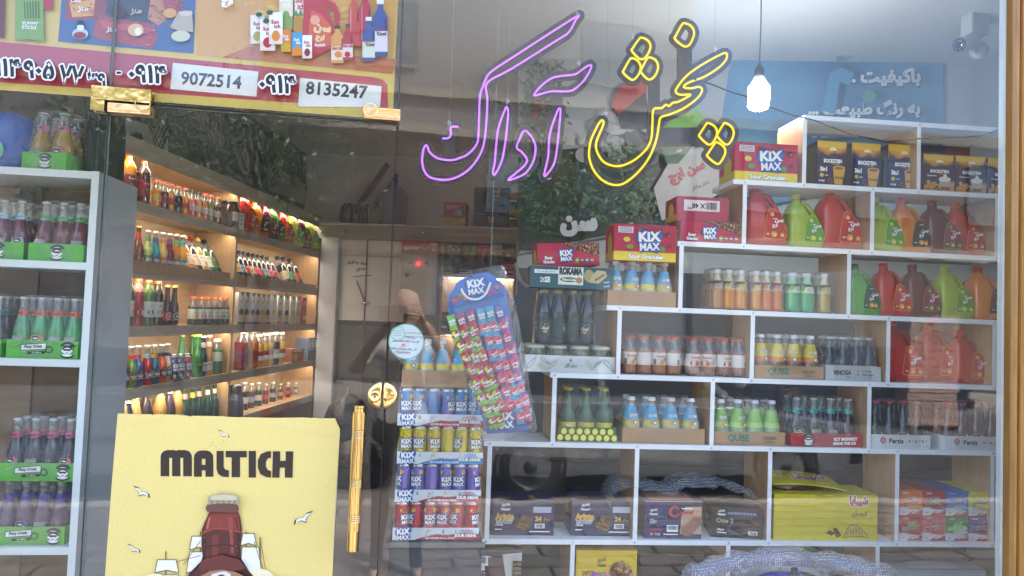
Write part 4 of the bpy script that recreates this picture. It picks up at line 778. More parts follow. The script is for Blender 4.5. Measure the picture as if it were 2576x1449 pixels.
# stockroom door
t=thing('stockroom_door','grey-beige sliding stockroom door with Persian notice and a hasp','door',BF.w(u(930,700)[0],0,0),BF.ang)
z0=.04; mb=MB(); d0,d1=u(848,760)[0],u(1012,760)[0]; zt=u(930,600)[1]; zm=u(930,813)[1]
fbox(mb,BF,d0,d1,.06,.10,zm+.02,zt-.004,GRY); bfthing(mb,'door_leaf',t)
mb=MB(); fbox(mb,BF,d0,d1,.06,.10,z0,zm-.03,mat('4a4a4e',.6,var=.1)); bfthing(mb,'lower_leaf',t)
mb=MB(); fbox(mb,BF,d0,d1,.055,.10,zm-.028,zm+.018,BLACK); bfthing(mb,'rail',t)
mb=MB(); zz=u(930,643)[1]; fbox(mb,BF,d0+.01,d1,.052,.0595,zz-.006,zz+.006,mat('c9bda0',.5)); u1=u(917,700)[0]; fbox(mb,BF,u1-.006,u1+.006,.05,.0595,z0,zt-.01,mat('4f4842',.6)); bfthing(mb,'trim_strip',t)
mb=MB(); cv=PCv(mb,BF.O+BF.T*.058,BF.T,.0006); cv.text('ورود به انبار',911-12,661,12,ink('2b2624'),bold=2,rot=-3); cv.text('ممنوع',910,678,11,ink('2b2624'),bold=2,rot=-2); cv.line([(888,696),(912,694),(934,693)],2,ink('3a3432')); bfthing(mb,'notice',t)
mb=MB(); a=BF.w(u(896,707)[0],.03,u(896,707)[1]); b=BF.w(u(916,762)[0],.03,u(916,762)[1]); mb.tube([a,b],.008,mat('6b5a48',.5),8); mb.tube([b+Vector((-.03,0,0)),b+Vector((.05,0,0))],.012,STEEL,8); bfthing(mb,'hasp',t)
# jambs of the doorway
t=thing('doorway_frame','dark grey doorway surround beside the oak shelving','door frame',BF.w(u(830,760)[0],0,0),BF.ang)
mb=MB(); fbox(mb,BF,u(803,760)[0],u(846,760)[0],-.02,.05,z0,zt-.003,mat('bcc0c8',.5,var=.06)); bfthing(mb,'jamb',t)
mb=MB(); fbox(mb,BF,u(838,760)[0],d0,-.005,.058,z0,zt-.02,mat('a5a7aa',.5)); bfthing(mb,'jamb',t)
mb=MB(); fbox(mb,BF,d1+.001,u(1112,760)[0],.10,.2,z0,zt-.003,mat('8a8480',.6,var=.08)); bfthing(mb,'wall_panel',t)
# electric cabinet, red box
t=thing('electric_cabinet','grey metal electric cabinet with a red pilot lamp beside the stockroom door','electric cabinet',BF.w(u(1056,720)[0],0,0),BF.ang)
e0,e1=u(1010,720)[0],u(1100,720)[0]; zc0,zc1=u(1055,790)[1],u(1055,637)[1]; mb=MB(); fbox(mb,BF,e0,e1,-.06,.099,zc0,zc1,mat('c8c7c5',.45,var=.06)); bfthing(mb,'case',t)
mb=MB(); fbox(mb,BF,e0+.02,e1-.03,-.072,-.061,zc0+.03,zc1-.02,mat('d2d0ce',.45,var=.06)); bfthing(mb,'cabinet_door',t)
p=u(1053,663,-.08); mb=MB(); mb.ball(tuple(BF.w(p[0],-.08,p[1])),(.016,.012,.016),emis('ff1a28',.9),10); bfthing(mb,'pilot_lamp',t)
p=u(1024,692,-.075); mb=MB(); mb.tube([BF.w(p[0],-.072,p[1]),BF.w(p[0],-.10,p[1])],.018,BLACK,10); bfthing(mb,'door_lock',t)
for px in (1033,1072): mb=MB(); p=u(px,662,-.073); mb.tube([BF.w(p[0],-.072,p[1]),BF.w(p[0],-.082,p[1])],.013,mat('a09a95',.4),10); bfthing(mb,'indicator',t)
def bcarton(px0,px1,py0,py1,label,bg,art,td=.1,dep=.18,cat='box',name='carton',grp=None,zf=None):
    a,b=u(px0,(py0+py1)/2,td),u(px1,(py0+py1)/2,td); zt_=u((px0+px1)/2,py0,td)[1]; zb_=zf if zf is not None else u((px0+px1)/2,py1,td)[1]
    return carton(name,label,cat,b[0]-a[0],dep,zt_-zb_,card(bg),BF.w((a[0]+b[0])/2,td+dep/2,zb_),BF.ang,art,None,None,grp)
def nestor(c): c.rect(.06,.18,.22,.42,ink('b9b4b0')); c.text('nestor',.36,.36,.26,ink('e0c6c0'),bold=1,maxw=.28); c.ell(.64,.5,.11,.26,ink('b98a5a')); c.ell(.64,.54,.08,.18,ink('7a4e3c')); c.rect(.77,.56,.98,.8,ink('b0a9a8')); c.circ(.87,.25,.14,ink('e3d6d2'))
bcarton(1010,1102,603,637,'flat red biscuit carton lying on top of the grey electric cabinet','a8283c',nestor,-.06,.15,zf=zc1)
def rain(c): c.rect(0,0,1,.36,ink('b9a233')); c.text('Rainbow',.44,.82,.14,ink('e3cfd2'),bold=2,rot=6,maxw=.66); kix(c,.68,.56,.4)
bcarton(1115,1171,509,567,'red and yellow square sweet carton at the left end of the storage ledge','9c2440',rain,.02,.2,zf=zl)
def nz(c): 
    c.rect(.05,.56,.47,.92,ink('20212f')); c.rect(.55,.55,.97,.92,ink('4d5a86')); c.text('NZ',.62,.82,.16,ink('caa27a'),bold=2,rot=90); c.rect(.1,.32,.7,.35,ink('9aa0b4')); c.text('N',.5,.2,.16,ink('c98d56'),bold=3); c.rect(.6,.06,.95,.3,ink('4b4650'))
bcarton(1192,1282,472,568,'bulky dark blue carton wrapped in film on the storage ledge','32365a',nz,.04,.3,zf=zl)
def bock(c): c.poly([(0,.7),(1,.6),(1,1),(0,1)],ink('c98a2c')); c.text('BOCK',.5,.5,.16,IW,bold=2,maxw=.9); c.rect(0,.28,1,.32,ink('7fa0a0')); c.rect(.1,.02,.8,.24,ink('a87a3a'))
for k in range(2): bcarton(1281,1302,485+41*k,525+41*k,'narrow black coffee carton, %s of a stack at the right end of the ledge'%('upper' if k==0 else 'lower'),'2a2624',bock,.03,.12,zf=zl+(.001+u(1290,526,.03)[1]-zl if k==0 else 0))
# reel and hoses on the ledge
t=thing('hose_reel','dark coiled hose reel lying on the storage ledge','hose reel',BF.w(u(900,560)[0],.2,zl),BF.ang); k0=t.location
dm=mat('1c1d20',.35,var=.1); p=BF.w(u(905,540)[0],.2,zl+.11); 
mb=MB()
for k in range(15): mb.tube([p+BF.U*(.028*k-.22)+(BF.T*math.cos(a)+Vector((0,0,1))*math.sin(a))*(.10-.015*(k%3==0)) for a in [2*math.pi*q/18 for q in range(18)]],.012,dm if k<10 else mat('8a8c90',.4),6,True)
bfthing(mb,'coil',t)
mb=MB(); mb.tube([p-BF.U*.12+Vector((0,0,.02)),p+BF.U*.20+Vector((0,0,.50))],.032,dm,8); mb.tube([p+BF.U*.02+Vector((0,0,.02)),p+BF.U*.30+Vector((0,0,.40))],.02,dm,8); bfthing(mb,'arm',t)
t=thing('water_cooler_bottle','upright pale blue plastic water bottle on the storage ledge','water bottle',BF.w(u(975,560)[0],.2,zl)); mb=MB(); mb.lathe([(0,0),(.13,0),(.135,.02),(.135,.12),(.128,.14),(.135,.16),(.135,.30),(.10,.36),(.04,.40),(.035,.46),(0,.461)],mat('5b6c80',.25,var=.1),22); mb.build('body',t); mb=MB(); mb.lathe([(.037,.445),(.037,.475),(0,.476)],mat('2c4f86',.4),14); mb.build('cap',t)
# candy poster up on the wall, the glass haze painted into its pale colours
mb=MB(); cv=PCv(mb,BF.O+BF.T*.53,BF.T,.001); cv.poly([(1015,22),(1425,8),(1425,350),(1015,350)],mat('b4b6c2',.6,var=.06,vscale=3))
for x,y,w_ in ((1105,88,78),(1255,72,96)): cv.text('KiX',x,y-14,36,ink('b9bdc8'),bold=5,maxw=w_,rot=3,outl=(ink('7d86a0'),2)); cv.text('MAX',x+4,y+28,24,ink('b4b8c4'),bold=5,maxw=w_*.75,rot=3,outl=(ink('7d86a0'),2))
cv.text('PULL UP',1371,46,9,ink('6e7078'),bold=1,rot=90); cv.poly([(1300,60),(1320,95),(1345,65),(1338,50),(1318,78)],ink('7f8fa6'))
rr=random.Random(9)
for k in range(46): cv.ell(rr.uniform(1020,1420),rr.uniform(225,345),rr.uniform(16,30),rr.uniform(14,24),ink(rr.choice(['a0a1aa','8d8f9a','999aa4','88899a'])),14)
tag(mb.build('poster'),'large grey-blue candy poster with painted-in haze, high on the rear wall behind the violet neon','poster')
# --- oak sweet rack at the back
LEDW=emis('ffeeda',3.2)
ca,cb=u(1112,620)[0],u(1301,620)[0]; zs=[u(1205,y)[1] for y in (588,690,838,1000)]; rack=thing('oak_rack','small oak sweet rack with a warm lit compartment under the storage ledge','rack',BF.w((ca+cb)/2,.0,0),BF.ang)
mb=MB(); fbox(mb,BF,ca,cb,.24,.26,z0,zb-.004,OAKL); bfthing(mb,'back_panel',rack)
for uu in (ca,cb-.022): mb=MB(); fbox(mb,BF,uu,uu+.022,-.02,.239,z0,zb-.004,OAK); bfthing(mb,'side_panel',rack)
for i,z in enumerate(zs): mb=MB(); fbox(mb,BF,ca+.023,cb-.023,-.015,.238,z-.03,z,OAKL); bfthing(mb,'shelf',rack); mb=MB(); fbox(mb,BF,ca+.04,cb-.04,.19,.21,z-.037,z-.031,LEDW); bfthing(mb,'light_strip',rack)
for k,(px,c,lab) in enumerate(((1149,'22345c','dark blue'),(1183,'5aa02c','bright green'),(1215,'c8252c','red'),(1249,'cfd8dc','silver white'))):
    p=u(px,618,.04); mb=MB(); wd=.105; hh=.19
    n_=9; F=[]; V=[]
    for j in range(n_):
        for i in range(5): V.append((-wd/2+wd*i/4,-.016*math.sin(math.pi*i/4)*math.sin(math.pi*j/(n_-1)),hh*j/(n_-1)))
    for j in range(n_-1):
        for i in range(4): F.append((j*5+i,j*5+i+1,j*5+i+6,j*5+i+5))
    ms=[plas(c,.22) if (q//4)>=4 else plas(['3c4a50','6a5a3c','7a3030','4a5a3a'][k],.25) for q in range(len(F))]; mb.add(V,F,ms,True); mb.add([(x,.006,z) for x,y,z in V],[f[::-1] for f in F],plas(c,.3),True)
    cc=Cv(mb,FRONT(wd,.036),wd,hh,step=.0006); 
    for q,cl_ in enumerate(('6fa04a','c0392b','3c6fb0','e0a03a')): cc.rect(.14+.18*q,.68,.30+.18*q,.80,ink(cl_))
    for q in range(9): cc.circ(.2+.6*((q*37)%10)/10,.12+.3*((q*53)%10)/10,.035,ink(['b03a34','6a8f3a','d9b060'][q%3]),8)
    o=mb.build('sweet_bag',None,BF.w(p[0],.04,u(px,667,.04)[1]),BF.ang); tag(o,'%s foil sweet bag hanging in the lit oak rack'%lab,'sweet bag','sweet bags hanging in the oak rack')
    mb=MB(); mb.tube([(0,0,hh),(0,.0,hh+.02),(0,.03,hh+.03)],.002,STEEL,5); mb.build('hook',o)
def plainc(c2): 
    def f(c): c.rect(.05,.55,.95,.9,ink(c2)); c.rect(.1,.2,.8,.3,IW)
    return f
bcarton(1114,1148,677,697,'small green sweet carton in the oak rack behind the clear display bag','3f7a34',plainc('2c5a28'),.02,.12,zf=zs[1]); bcarton(1152,1190,675,697,'small brown and white sweet carton beside the green one in the oak rack','4a3a3c',plainc('b9a9a0'),.02,.12,zf=zs[1])
bcarton(1266,1296,660,691,'pink sweet carton leaning at the right end of the lit oak rack','b02a48',plainc('d85a70'),.0,.1,zf=zs[1])
bcarton(1108,1128,785,835,'dark brown sweet carton low in the oak rack left of the display bag','3a2624',plainc('6a3f30'),.02,.12,zf=zs[2])
# black sacks on the floor beyond
for k,(px,py,r,lab) in enumerate(((905,1000,.26,'lower'),(880,952,.20,'upper'))):
    p=u(px,py,-.35); mb=MB(); base=.04 if k==0 else .04+.40; cx=BF.w(p[0],-.35,base)
    mb.loft([[(r*f*(1+.12*mnoise.noise(Vector((math.cos(a)*2,math.sin(a)*2,z*5+k))))*math.cos(a),r*.8*f*math.sin(a),z*r*2) for a in [2*math.pi*q/20 for q in range(20)]] for z,f in ((0,.8),(.1,1),(.4,1.05),(.7,.85),(.9,.4),(1.0,.14),(1.12,.2))],mat('15161a',.22,bump=.8,bscale=25,var=.1)); tag(mb.build('refuse_sack',None,cx),'black plastic sack tied at the top, %s of two by the stockroom door'%lab,'sack','black sacks by the stockroom door')
# =================================================================== WHITE STEPPED SHELVES, right of the door
_s0=at(1900,1000,.75); SF=Frame(_s0,R_(-3.6)); SD=.235; TH=.020
def sp(px,py,t=0): return SF.px(px,py,t)
SL=[(2024,290,2537,321),(1845,452,2535,488),(1705,607,2535,645),(1527,769,2535,805),(1385,936,2535,972),(1218,1107,2535,1138),(1040,1358,2535,1362)]
LZ=[.5*(sp(a,b)[1]+sp(c,d)[1]) for a,b,c,d in SL]; LU=[(sp(a,b)[0],min(sp(2534,d)[0],sp(2534,500)[0])) for a,b,c,d in SL]
LZ.append(LZ[-1]-.32); LU.append((sp(960,1440)[0],LU[-1][1]))
DV=[[2024,2312],[1873,2195,2508],[1713,2136],[1557,1893,2235,2502],[1393,1792,2187],[1228,1600,1936,2257,2497],[1050,1440,1832,2208]]
rack=thing('stepped_rack','white stepped display rack with oak-faced dividers right of the door','rack',SF.w(0,0,0),SF.ang)
SHW=mat('eceff0',.33,var=.03)
for i in range(len(LZ)):
    mb=MB(); a,b=LU[i]; mb.box(a,0,LZ[i]-TH,b,SD,LZ[i],[SHW,SHW,SHW,SHW,SHW,SHW]); mb.build('shelf',rack)
for i,row in enumerate(DV):
    for px in row:
        yy=(SL[i][1]+SL[i+1][1])/2 if i<6 else 1410
        u0=sp(px,yy+ (18 if i<6 else 0))[0]; mb=MB(); mb.box(u0-.009,.0015,LZ[i+1]+.0005,u0+.009,SD-.002,LZ[i]-TH-.0005,[SHW,SHW,SHW,OAK,OAK,OAK]); mb.build('divider',rack)
for i,row in enumerate(DV):
    for px in row[:5]:
        yy=(SL[i][1]+SL[i+1][1])/2 if i<6 else 1410
        u0=sp(px,yy)[0]
        for zz in (LZ[i]-.010,LZ[i+1]-.010):
            if LU[i+1 if zz<LZ[i]-.02 else i][0]+.01<u0: mb=MB(); mb.tube([(u0,-.0012,zz),(u0,.001,zz)],.0042,mat('b9c0c4',.4),10); mb.build('screw_cap',rack)
SRZ=SF.ang
def slot(px0,px1,row,t,d=0):                          # centre and width of something standing on a shelf between two picture columns
    py=(SL[row][1]+SL[row][3])/2-30; a=sp(px0,py,t)[0]; b=sp(px1,py,t)[0]; return SF.w((a+b)/2,t+d/2,LZ[row]+.0004),b-a
def hgt(px,py,row,t): return sp(px,py,t)[1]-LZ[row]
KW='oak-faced white shelves'
# ------------------------------------------------------------------ printed fronts
CRIM='b51242'
def kixart(c):
    c.rect(0,0,1,.25,ink('e6c92c')); c.text('Sour Granules',.52,.125,.13,IW,bold=3,maxw=.56,outl=(IK,2)); kix(c,.57,.56,.42)
    c.rect(.06,.76,.30,.93,ink('d9cfd0')); 
    for k in range(4): c.rect(.08,.785+.035*k,.28,.80+.035*k,ink('8a7a7c'))
    c.ell(.2,.58,.055,.07,ink('d9c23a')); c.ell(.25,.38,.06,.06,ink('5a9a3a')); c.ell(.86,.75,.05,.07,ink('3a1a24')); c.ell(.875,.73,.025,.04,IR); c.ell(.88,.44,.045,.05,ink('7a1430')); c.ell(.42,.87,.05,.08,ink('5a2a5c')); c.ell(.66,.88,.07,.07,ink('8f1a30'))
    c.ell(.77,.34,.05,.07,ink('3f8a3a'))
def kixside(c): c.rect(0,0,1,.25,ink('c9ae28')); c.poly([(.3,.0),(.75,0),(.8,.5),(.6,.8),(.35,.7)],ink('cdb63a'))
def kixtray(c):
    tri=[(.36,1),(.99,.97),(.99,.42)]; c.poly([(.34,1),(1,1),(1,.38)],ink('4f1a26')); c.specks(tri,150,[ink('c9a63a'),ink('b7343c'),ink('6a8f3a'),ink('d9b9a0'),ink('7a2a30')],.03)
    c.text('Sour',.18,.36,.15,IW,bold=3,maxw=.13,outl=(IK,2)); c.text('Granules',.18,.18,.15,IW,bold=3,maxw=.18,outl=(IK,2)); kix(c,.46,.45,.24)
    for k in range(4): c.poly([(.60+.08*k,.12),(.66+.08*k,.10),(.67+.08*k,.34),(.61+.08*k,.36)],ink(['7a8f3a','a2304a','5a4a7a','c03a4a'][k])); c.text('KiX',.635+.08*k,.24,.06,IW,bold=2)
def boxon(px0,px1,pyt,row,label,cat,bg,art,t=.02,d=.17,left=None,top=None,name='carton',h=None,z=None,rot=0,grp=None,flap=None):
    P,wd=slot(px0,px1,row,t,d); hh=h or hgt((px0+px1)/2,pyt,row,t)
    if z is not None: P.z=z; hh=h or sp((px0+px1)/2,pyt,t)[1]-z
    return carton(name,label,cat,wd,d,hh,bg if not isinstance(bg,str) else card(bg),P,SRZ+R_(rot),art,left,top,grp,flap)
G='crimson sweet cartons'
boxon(1848,2006,362,1,'crimson carton with yellow bottom band, on the highest step beside the coffee boxes','carton',CRIM,kixart,.02,.17,kixside,name='sweet_carton',grp=G,flap=card('8f1838'))
def backart(c): c.rect(.14,.42,.82,.88,ink('ddd3cf')); c.text('X 48',.42,.64,.22,IK,bold=2,rot=180); c.bars(.56,.5,.76,.8,IK,10,3); c.rect(.2,.5,.3,.54,IK)
P2,_w=slot(1712,1870,2,.025,.17); h2=hgt(1790,558,2,.025)
boxon(1712,1870,558,2,'crimson open tray of granules under the back-turned carton on the second step','tray',CRIM,kixtray,.025,.17,kixside,name='sweet_carton',grp=G,flap=card('8f1838'))
boxon(1700,1832,497,2,'crimson carton turned back to front, white bar-code label upside down, stacked on a tray','carton','a82048',backart,.04,.15,kixside,name='sweet_carton',z=LZ[2]+h2+.003,grp=G,flap=card('8f1838'))
def boxart_jag(c): pass
# ---- coffee boxes
def bockart(kind):
    def f(c):
        c.rect(0,.70,1,1,ink('d8992c')); c.rect(0,.85,1,1,ink('e6bb3c')); c.ell(.54,.80,.13,.07,ink('f3e3c0'),14,0,180)
        c.poly([(0,.72),(.2,.80),(.4,.74),(.6,.80),(.8,.73),(1,.79),(1,.68),(0,.68)],ink('b8762a')); c.poly([(0,.70),(.15,.74),(.35,.69),(.6,.75),(.8,.70),(1,.74),(1,.62),(0,.62)],INV)
        for k,(x,h) in enumerate(((.03,.2),(.08,.16),(.13,.12),(.19,.08),(.76,.08),(.82,.11),(.88,.16),(.95,.2))): c.poly([(x-.035,.68),(x,.70+h),(x+.035,.68)],ink('1d2440'))
        c.text('BOCKSTEIN',.52,.565,.085,IW,bold=3.2,maxw=.62); c.text('Discover it Slowly',.62,.50,.03,ink('c99a3a'),bold=.6,maxw=.28) if False else c.line([(.48,.5),(.74,.495)],.015,ink('c99a3a'))
        if kind==3:
            c.text('3in1',.2,.385,.10,IW,bold=3,maxw=.24); c.circ(.14,.25,.045,ink('d8b33a')); c.ell(.3,.245,.07,.018,ink('9aa6c0')); c.text('1=24',.14,.125,.05,IW,bold=1.5)
            c.poly([(.57,.06),(.84,.05),(.93,.40),(.52,.42)],ink('d9a13a')); c.ell(.725,.415,.205,.05,ink('e6b850')); c.ell(.725,.41,.17,.036,ink('8a5a2c')); c.text('BOCKSTEIN',.73,.2,.05,IK,bold=2,maxw=.3,rot=-4)
            for x,y in ((.36,.12),(.42,.17),(.48,.1),(.44,.07)): c.ell(x,y,.045,.03,ink('6b4226'),10)
        else:
            c.poly([(0,.18),(.3,.27),(.6,.2),(1,.28),(1,0),(0,0)],ink('c98a2c')); c.text('Cappuccino',.25,.44,.055,IW,bold=1.5,maxw=.36); c.circ(.14,.27,.05,ink('d8b33a')); c.ell(.32,.26,.07,.02,ink('9aa6c0')); c.text('x12',.13,.10,.05,IK,bold=1.5)
            c.poly([(.54,.06),(.82,.06),(.87,.36),(.48,.36)],ink('b9a392')); c.ell(.675,.36,.2,.07,ink('e8ddd0')); c.ell(.68,.44,.06,.05,ink('f0e8dc')); c.rect(.53,.07,.83,.16,ink('7a5238')); c.ring(.92,.25,.06,.02,ink('c9c2ba'))
            for x,y in ((.34,.1),(.40,.14),(.45,.08)): c.ell(x,y,.045,.035,ink('5a3820'),10)
    return f
for k,(a,b) in enumerate(((2055,2128),(2142,2214),(2234,2308))): boxon(a,b,(356,361,365)[k],1,('tall navy and orange coffee box nearest the left divider of the top shelf','tall navy and orange coffee box, middle of three on the top shelf','tall navy and orange coffee box against the right divider of the top shelf')[k],'coffee box','20224c',bockart(3),.05,.12,lambda c:c.rect(.1,.1,.9,.9,ink('3a4432')),name='coffee_box',grp='tall coffee boxes',flap=card('c9942c'))
for k,(a,b) in enumerate(((2323,2398),(2404,2478),(2485,2560))): boxon(a,b,(390,394,400)[k],1,('short navy cappuccino box standing right of the top-shelf divider','short navy cappuccino box between two others on the top shelf','short navy cappuccino box cut by the golden window frame')[k],'coffee box','20224c',bockart(1),.05,.12,None,name='coffee_box',grp='short cappuccino boxes',flap=card('c9942c'))
P,wd=slot(2312,2440,1,.19,.03); carton('carton','dark blue and red carton standing behind the short cappuccino boxes','carton',wd,.04,hgt(2380,368,1,.19),card('2a3150'),SF.w(sp(2376,440,.19)[0],.21,LZ[1]+.0004),SRZ,lambda c:(c.rect(.52,0,1,1,ink('8f2030')),c.text('Rooster',.76,.72,.16,IW,bold=1,rot=12,maxw=.4),c.ell(.3,.74,.14,.12,ink('3f7a5a'))))
# ---- syrup jugs
JUG={'red':('b51a10','b81c14','e8963c','d8392c'),'lime':('9cb02c','5a9a2c','b9d84a','d9cf2a'),'orange':('d2740a','1d1b18','b06a1c','d8502c'),'maroon':('5a0f22','8a1f3a','4f8a3c','9a2438'),'green':('3f9a22','1c4a38','6cc04a','3f8a3a')}
def putjug(px0,px1,pyt,row,col,label,t=.045):
    P,wd=slot(px0,px1,row,t,.11); hh=hgt((px0+px1)/2,pyt,row,t+.05); a,b,c,d=JUG[col]; return jug(label,a,b,c,d,P,SRZ,col in('orange','green'),hh/.245)
putjug(1880,1985,466,2,'red','red syrup jug left of the lime jug, upper left bay of jugs'); putjug(1990,2080,491,2,'lime','lime green syrup jug between two red jugs'); putjug(2076,2168,474,2,'red','red syrup jug right of the lime jug, partly behind a reflection')
putjug(2200,2273,499,2,'lime','lime green syrup jug beside the white divider, next to an orange jug'); putjug(2265,2345,503,2,'orange','orange syrup jug with black label between lime and maroon jugs'); putjug(2350,2418,508,2,'maroon','maroon syrup jug left of a red jug in the upper right bay'); putjug(2403,2482,514,2,'red','red syrup jug at the right end of the upper jug shelf')
putjug(2143,2222,665,3,'green','bright green syrup jug with dark label, left end of the middle jug shelf'); putjug(2214,2303,664,3,'red','red syrup jug between the bright green and maroon jugs'); putjug(2290,2375,667,3,'maroon','maroon syrup jug between a red and a lime jug'); putjug(2373,2458,671,3,'lime','lime green syrup jug between maroon and orange jugs'); putjug(2455,2545,674,3,'orange','orange syrup jug with black label, cut by the golden frame')
putjug(2240,2322,808,4,'red','red syrup jug against the left divider of the lowest jug bay'); putjug(2335,2412,812,4,'red','red syrup jug in the middle of the lowest jug bay',.10); putjug(2412,2495,833,4,'red','red syrup jug at the right of the lowest jug bay')
# ---- bottle packs
def lay(mb,w,d,h,front,m,side=None,left=None):
    tray(mb,w,d,h,m,side=side)
    if front: front(Cv(mb,FRONT(w,d),w,h))
    if left: left(Cv(mb,LEFT(w,d),d,h))
def kraft(word):
    def f(mb,w,d,h): 
        def a(c):
            if word: c.text('QUBE',.34,.5,.62,ink('4a6a4a'),bold=3,maxw=.3,outl=(ink('8f9a7a'),2.5)); c.text('DRINKS',.78,.58,.24,ink('55633f'),bold=2,maxw=.22); c.text('12 x250 cc',.78,.28,.14,ink('55633f'),bold=1,maxw=.2)
            else:
                for k in range(9): c.line([(.08+.1*k,.1),(.1+.1*k,.85)],.012,ink('a37d55'))
        lay(mb,w,d,h,a,KRAFT)
    return f
def one(b,c,z,sd=0):
    r=random.Random(sd)
    return lambda i,j: (b,c,z,r.choice([0,.4,-.5,1.2,3.1]) if j or i else .1)
WC=capm('e6e6e2',.0142,.014)
QB=qube('5fb0d4','e6d23a','c9c8a0'); QP=qube('e8cf3c','e2873a','7a5a4a'); QG=qube('8fc95a','b9dc7a','8fae7a')
def pk(px0,px1,row,t,label,nx,ny,trayh,trayfn,bt,H,z=None,grp=None,cat='drinks pack',name='drinks_pack',rot=0,seed=1,film=True,top=.93,trayname='tray'):
    P,wd=slot(px0,px1,row,t,0); pitch=(wd-.008)/nx; D=ny*pitch+.008; P=P+SF.T*(D/2)
    if z is not None: P.z=z
    return pack(name,label,cat,P,SRZ+R_(rot),nx,ny,pitch,trayh,trayfn,bt,H,grp,film=film,top=top,seed=seed,trayname=trayname)
QN='cone-necked drinks packs in kraft trays'
pk(1528,1700,3,.0,'wrapped pack of blue-labelled bottles in kraft tray, under a crimson carton',4,2,.062,kraft(0),one(QB,WC,.166,1),.178,grp=QN,seed=2,top=.80)
z3=LZ[3]+.186
boxon(1540,1697,566,3,'crimson carton with yellow bottom band resting on the caps of a drinks pack','carton',CRIM,kixart,.0,.15,kixside,name='sweet_carton',z=z3,grp=G,flap=card('8f1838'))
pk(1566,1773,5,.02,'wrapped pack of blue-labelled bottles in plain kraft tray beside the lemon crate',4,2,.062,kraft(0),one(QB,WC,.166,2),.178,grp=QN,seed=3,top=.80)
pk(1797,1975,5,.02,'wrapped pack of lime-labelled bottles in a printed kraft tray',4,2,.055,kraft(1),one(QG,WC,.166,3),.178,grp=QN,seed=4,top=.80)
pk(1899,2072,4,.02,'wrapped pack of yellow-labelled bottles in a printed kraft tray',4,2,.055,kraft(1),one(QP,WC,.166,4),.178,grp=QN,seed=5,top=.80)
# carrot drinks
OC=capm('d4552a',.0165,.013)
def carrot(c): c.text('Sunich',.5,.72,.2,IR,bold=2,maxw=.6); c.text('سن ایچ',.95,.7,.2,IR,bold=2,maxw=.4); c.ell(.4,.25,.3,.22,ink('d9873a')); c.ell(.62,.2,.2,.2,ink('e8b86a')); c.poly([(.6,.45),(.75,.3),(.9,.5),(.8,.6)],ink('5a8a3a')); c.rect(.05,.05,.2,.5,ink('6a4a3a'))
CB=pet('a8673c','e6dfd4',.036,.088,.0295,.142,.0155,carrot,key='car')
CB2=pet('8f5a48','e6dfd4',.036,.088,.0295,.142,.0155,lambda c:(c.text('Sunich',.5,.72,.2,IR,bold=2,maxw=.6),c.ell(.42,.25,.26,.26,ink('a82a3a')),c.ell(.66,.22,.26,.2,ink('d9a35a')),c.rect(.86,.1,.97,.8,IW),c.bars(.87,.15,.96,.75,IK,5)),key='car2')
notray=lambda mb,w,d,h: mb.box(-w/2+.004,-d/2+.004,.0002,w/2-.004,d/2-.004,.0012,FILM)
pk(1566,1722,4,.03,'wrapped six of orange-brown carrot drinks against the left divider',4,2,.001,notray,one(CB,OC,.1425,6),.156,grp='orange-capped juice packs',seed=6,trayname='base_sheet',top=.97)
pk(1728,1888,4,.03,'wrapped six of brownish juice bottles with red fruit labels, right of the carrot drinks',4,2,.001,notray,one(CB2,OC,.1425,7),.156,grp='orange-capped juice packs',seed=7,trayname='base_sheet',top=.97)
# orange / green juice drinks, loose pairs
WC2=capm('e3e3df',.0155,.016)
def mango(w): return lambda c:(c.rect(0,.0,1,.18,ink(w)),c.ell(.35,.5,.2,.22,ink(w)),c.rect(.62,.12,.85,.8,IW),c.bars(.64,.2,.83,.72,IK,6))
M1=pet('e08c12','d9d2be',.080,.118,.0275,.150,.0145,mango('d9b02c'),.022,headc='d9c9a0',key='m1'); M2=pet('d8741c','d9cdb8',.080,.118,.0275,.150,.0145,mango('d9702c'),.022,headc='d9c9a0',key='m2'); M3=pet('2fae6a','cfe0b0',.080,.118,.0275,.150,.0145,lambda c:(c.ell(.6,.4,.3,.34,ink('eef2ea')),c.ell(.62,.4,.2,.24,ink('b9c4b4')),c.ell(.2,.6,.16,.3,ink('6cae3a'))),.022,headc='a9d4b4',key='m3'); M4=pet('b59a3a','d2cfae',.080,.118,.0275,.150,.0145,mango('c2b43a'),.022,headc='d9d2a0',key='m4'); M0=pet('c08a5a','cfc4b4',.080,.118,.0275,.150,.0145,mango('b98a5a'),.022,headc='cbb89a',key='m0')
mix=[M0,M1,M1,M2,M2,M3,M3,M4]
P,wd=slot(1792,2100,3,.03,0)
for k,(a,b,bs,lab) in enumerate(((1792,1888,[M0,M1,M1],'wrapped pack of golden jelly drinks, left of the orange ones'),(1892,1978,[M1,M2,M2],'wrapped pack of orange jelly drinks between golden and green ones'),(1982,2060,[M3,M3,M3],'wrapped pack of pale green jelly drinks'),(2064,2100,[M4],'wrapped pair of yellowish jelly drinks beside the oak divider face'))):
    n=3 if k<2 else (2 if k==2 else 1)
    pk(a,b,3,.03,lab,n,3 if k!=3 else 2,.001,notray,(lambda bs: lambda i,j:(bs[i%len(bs)],WC2,.1505,(.2,-.3,.1)[i]))(bs),.168,grp='white-capped jelly drink packs',seed=10+k,trayname='base_sheet',top=.94)
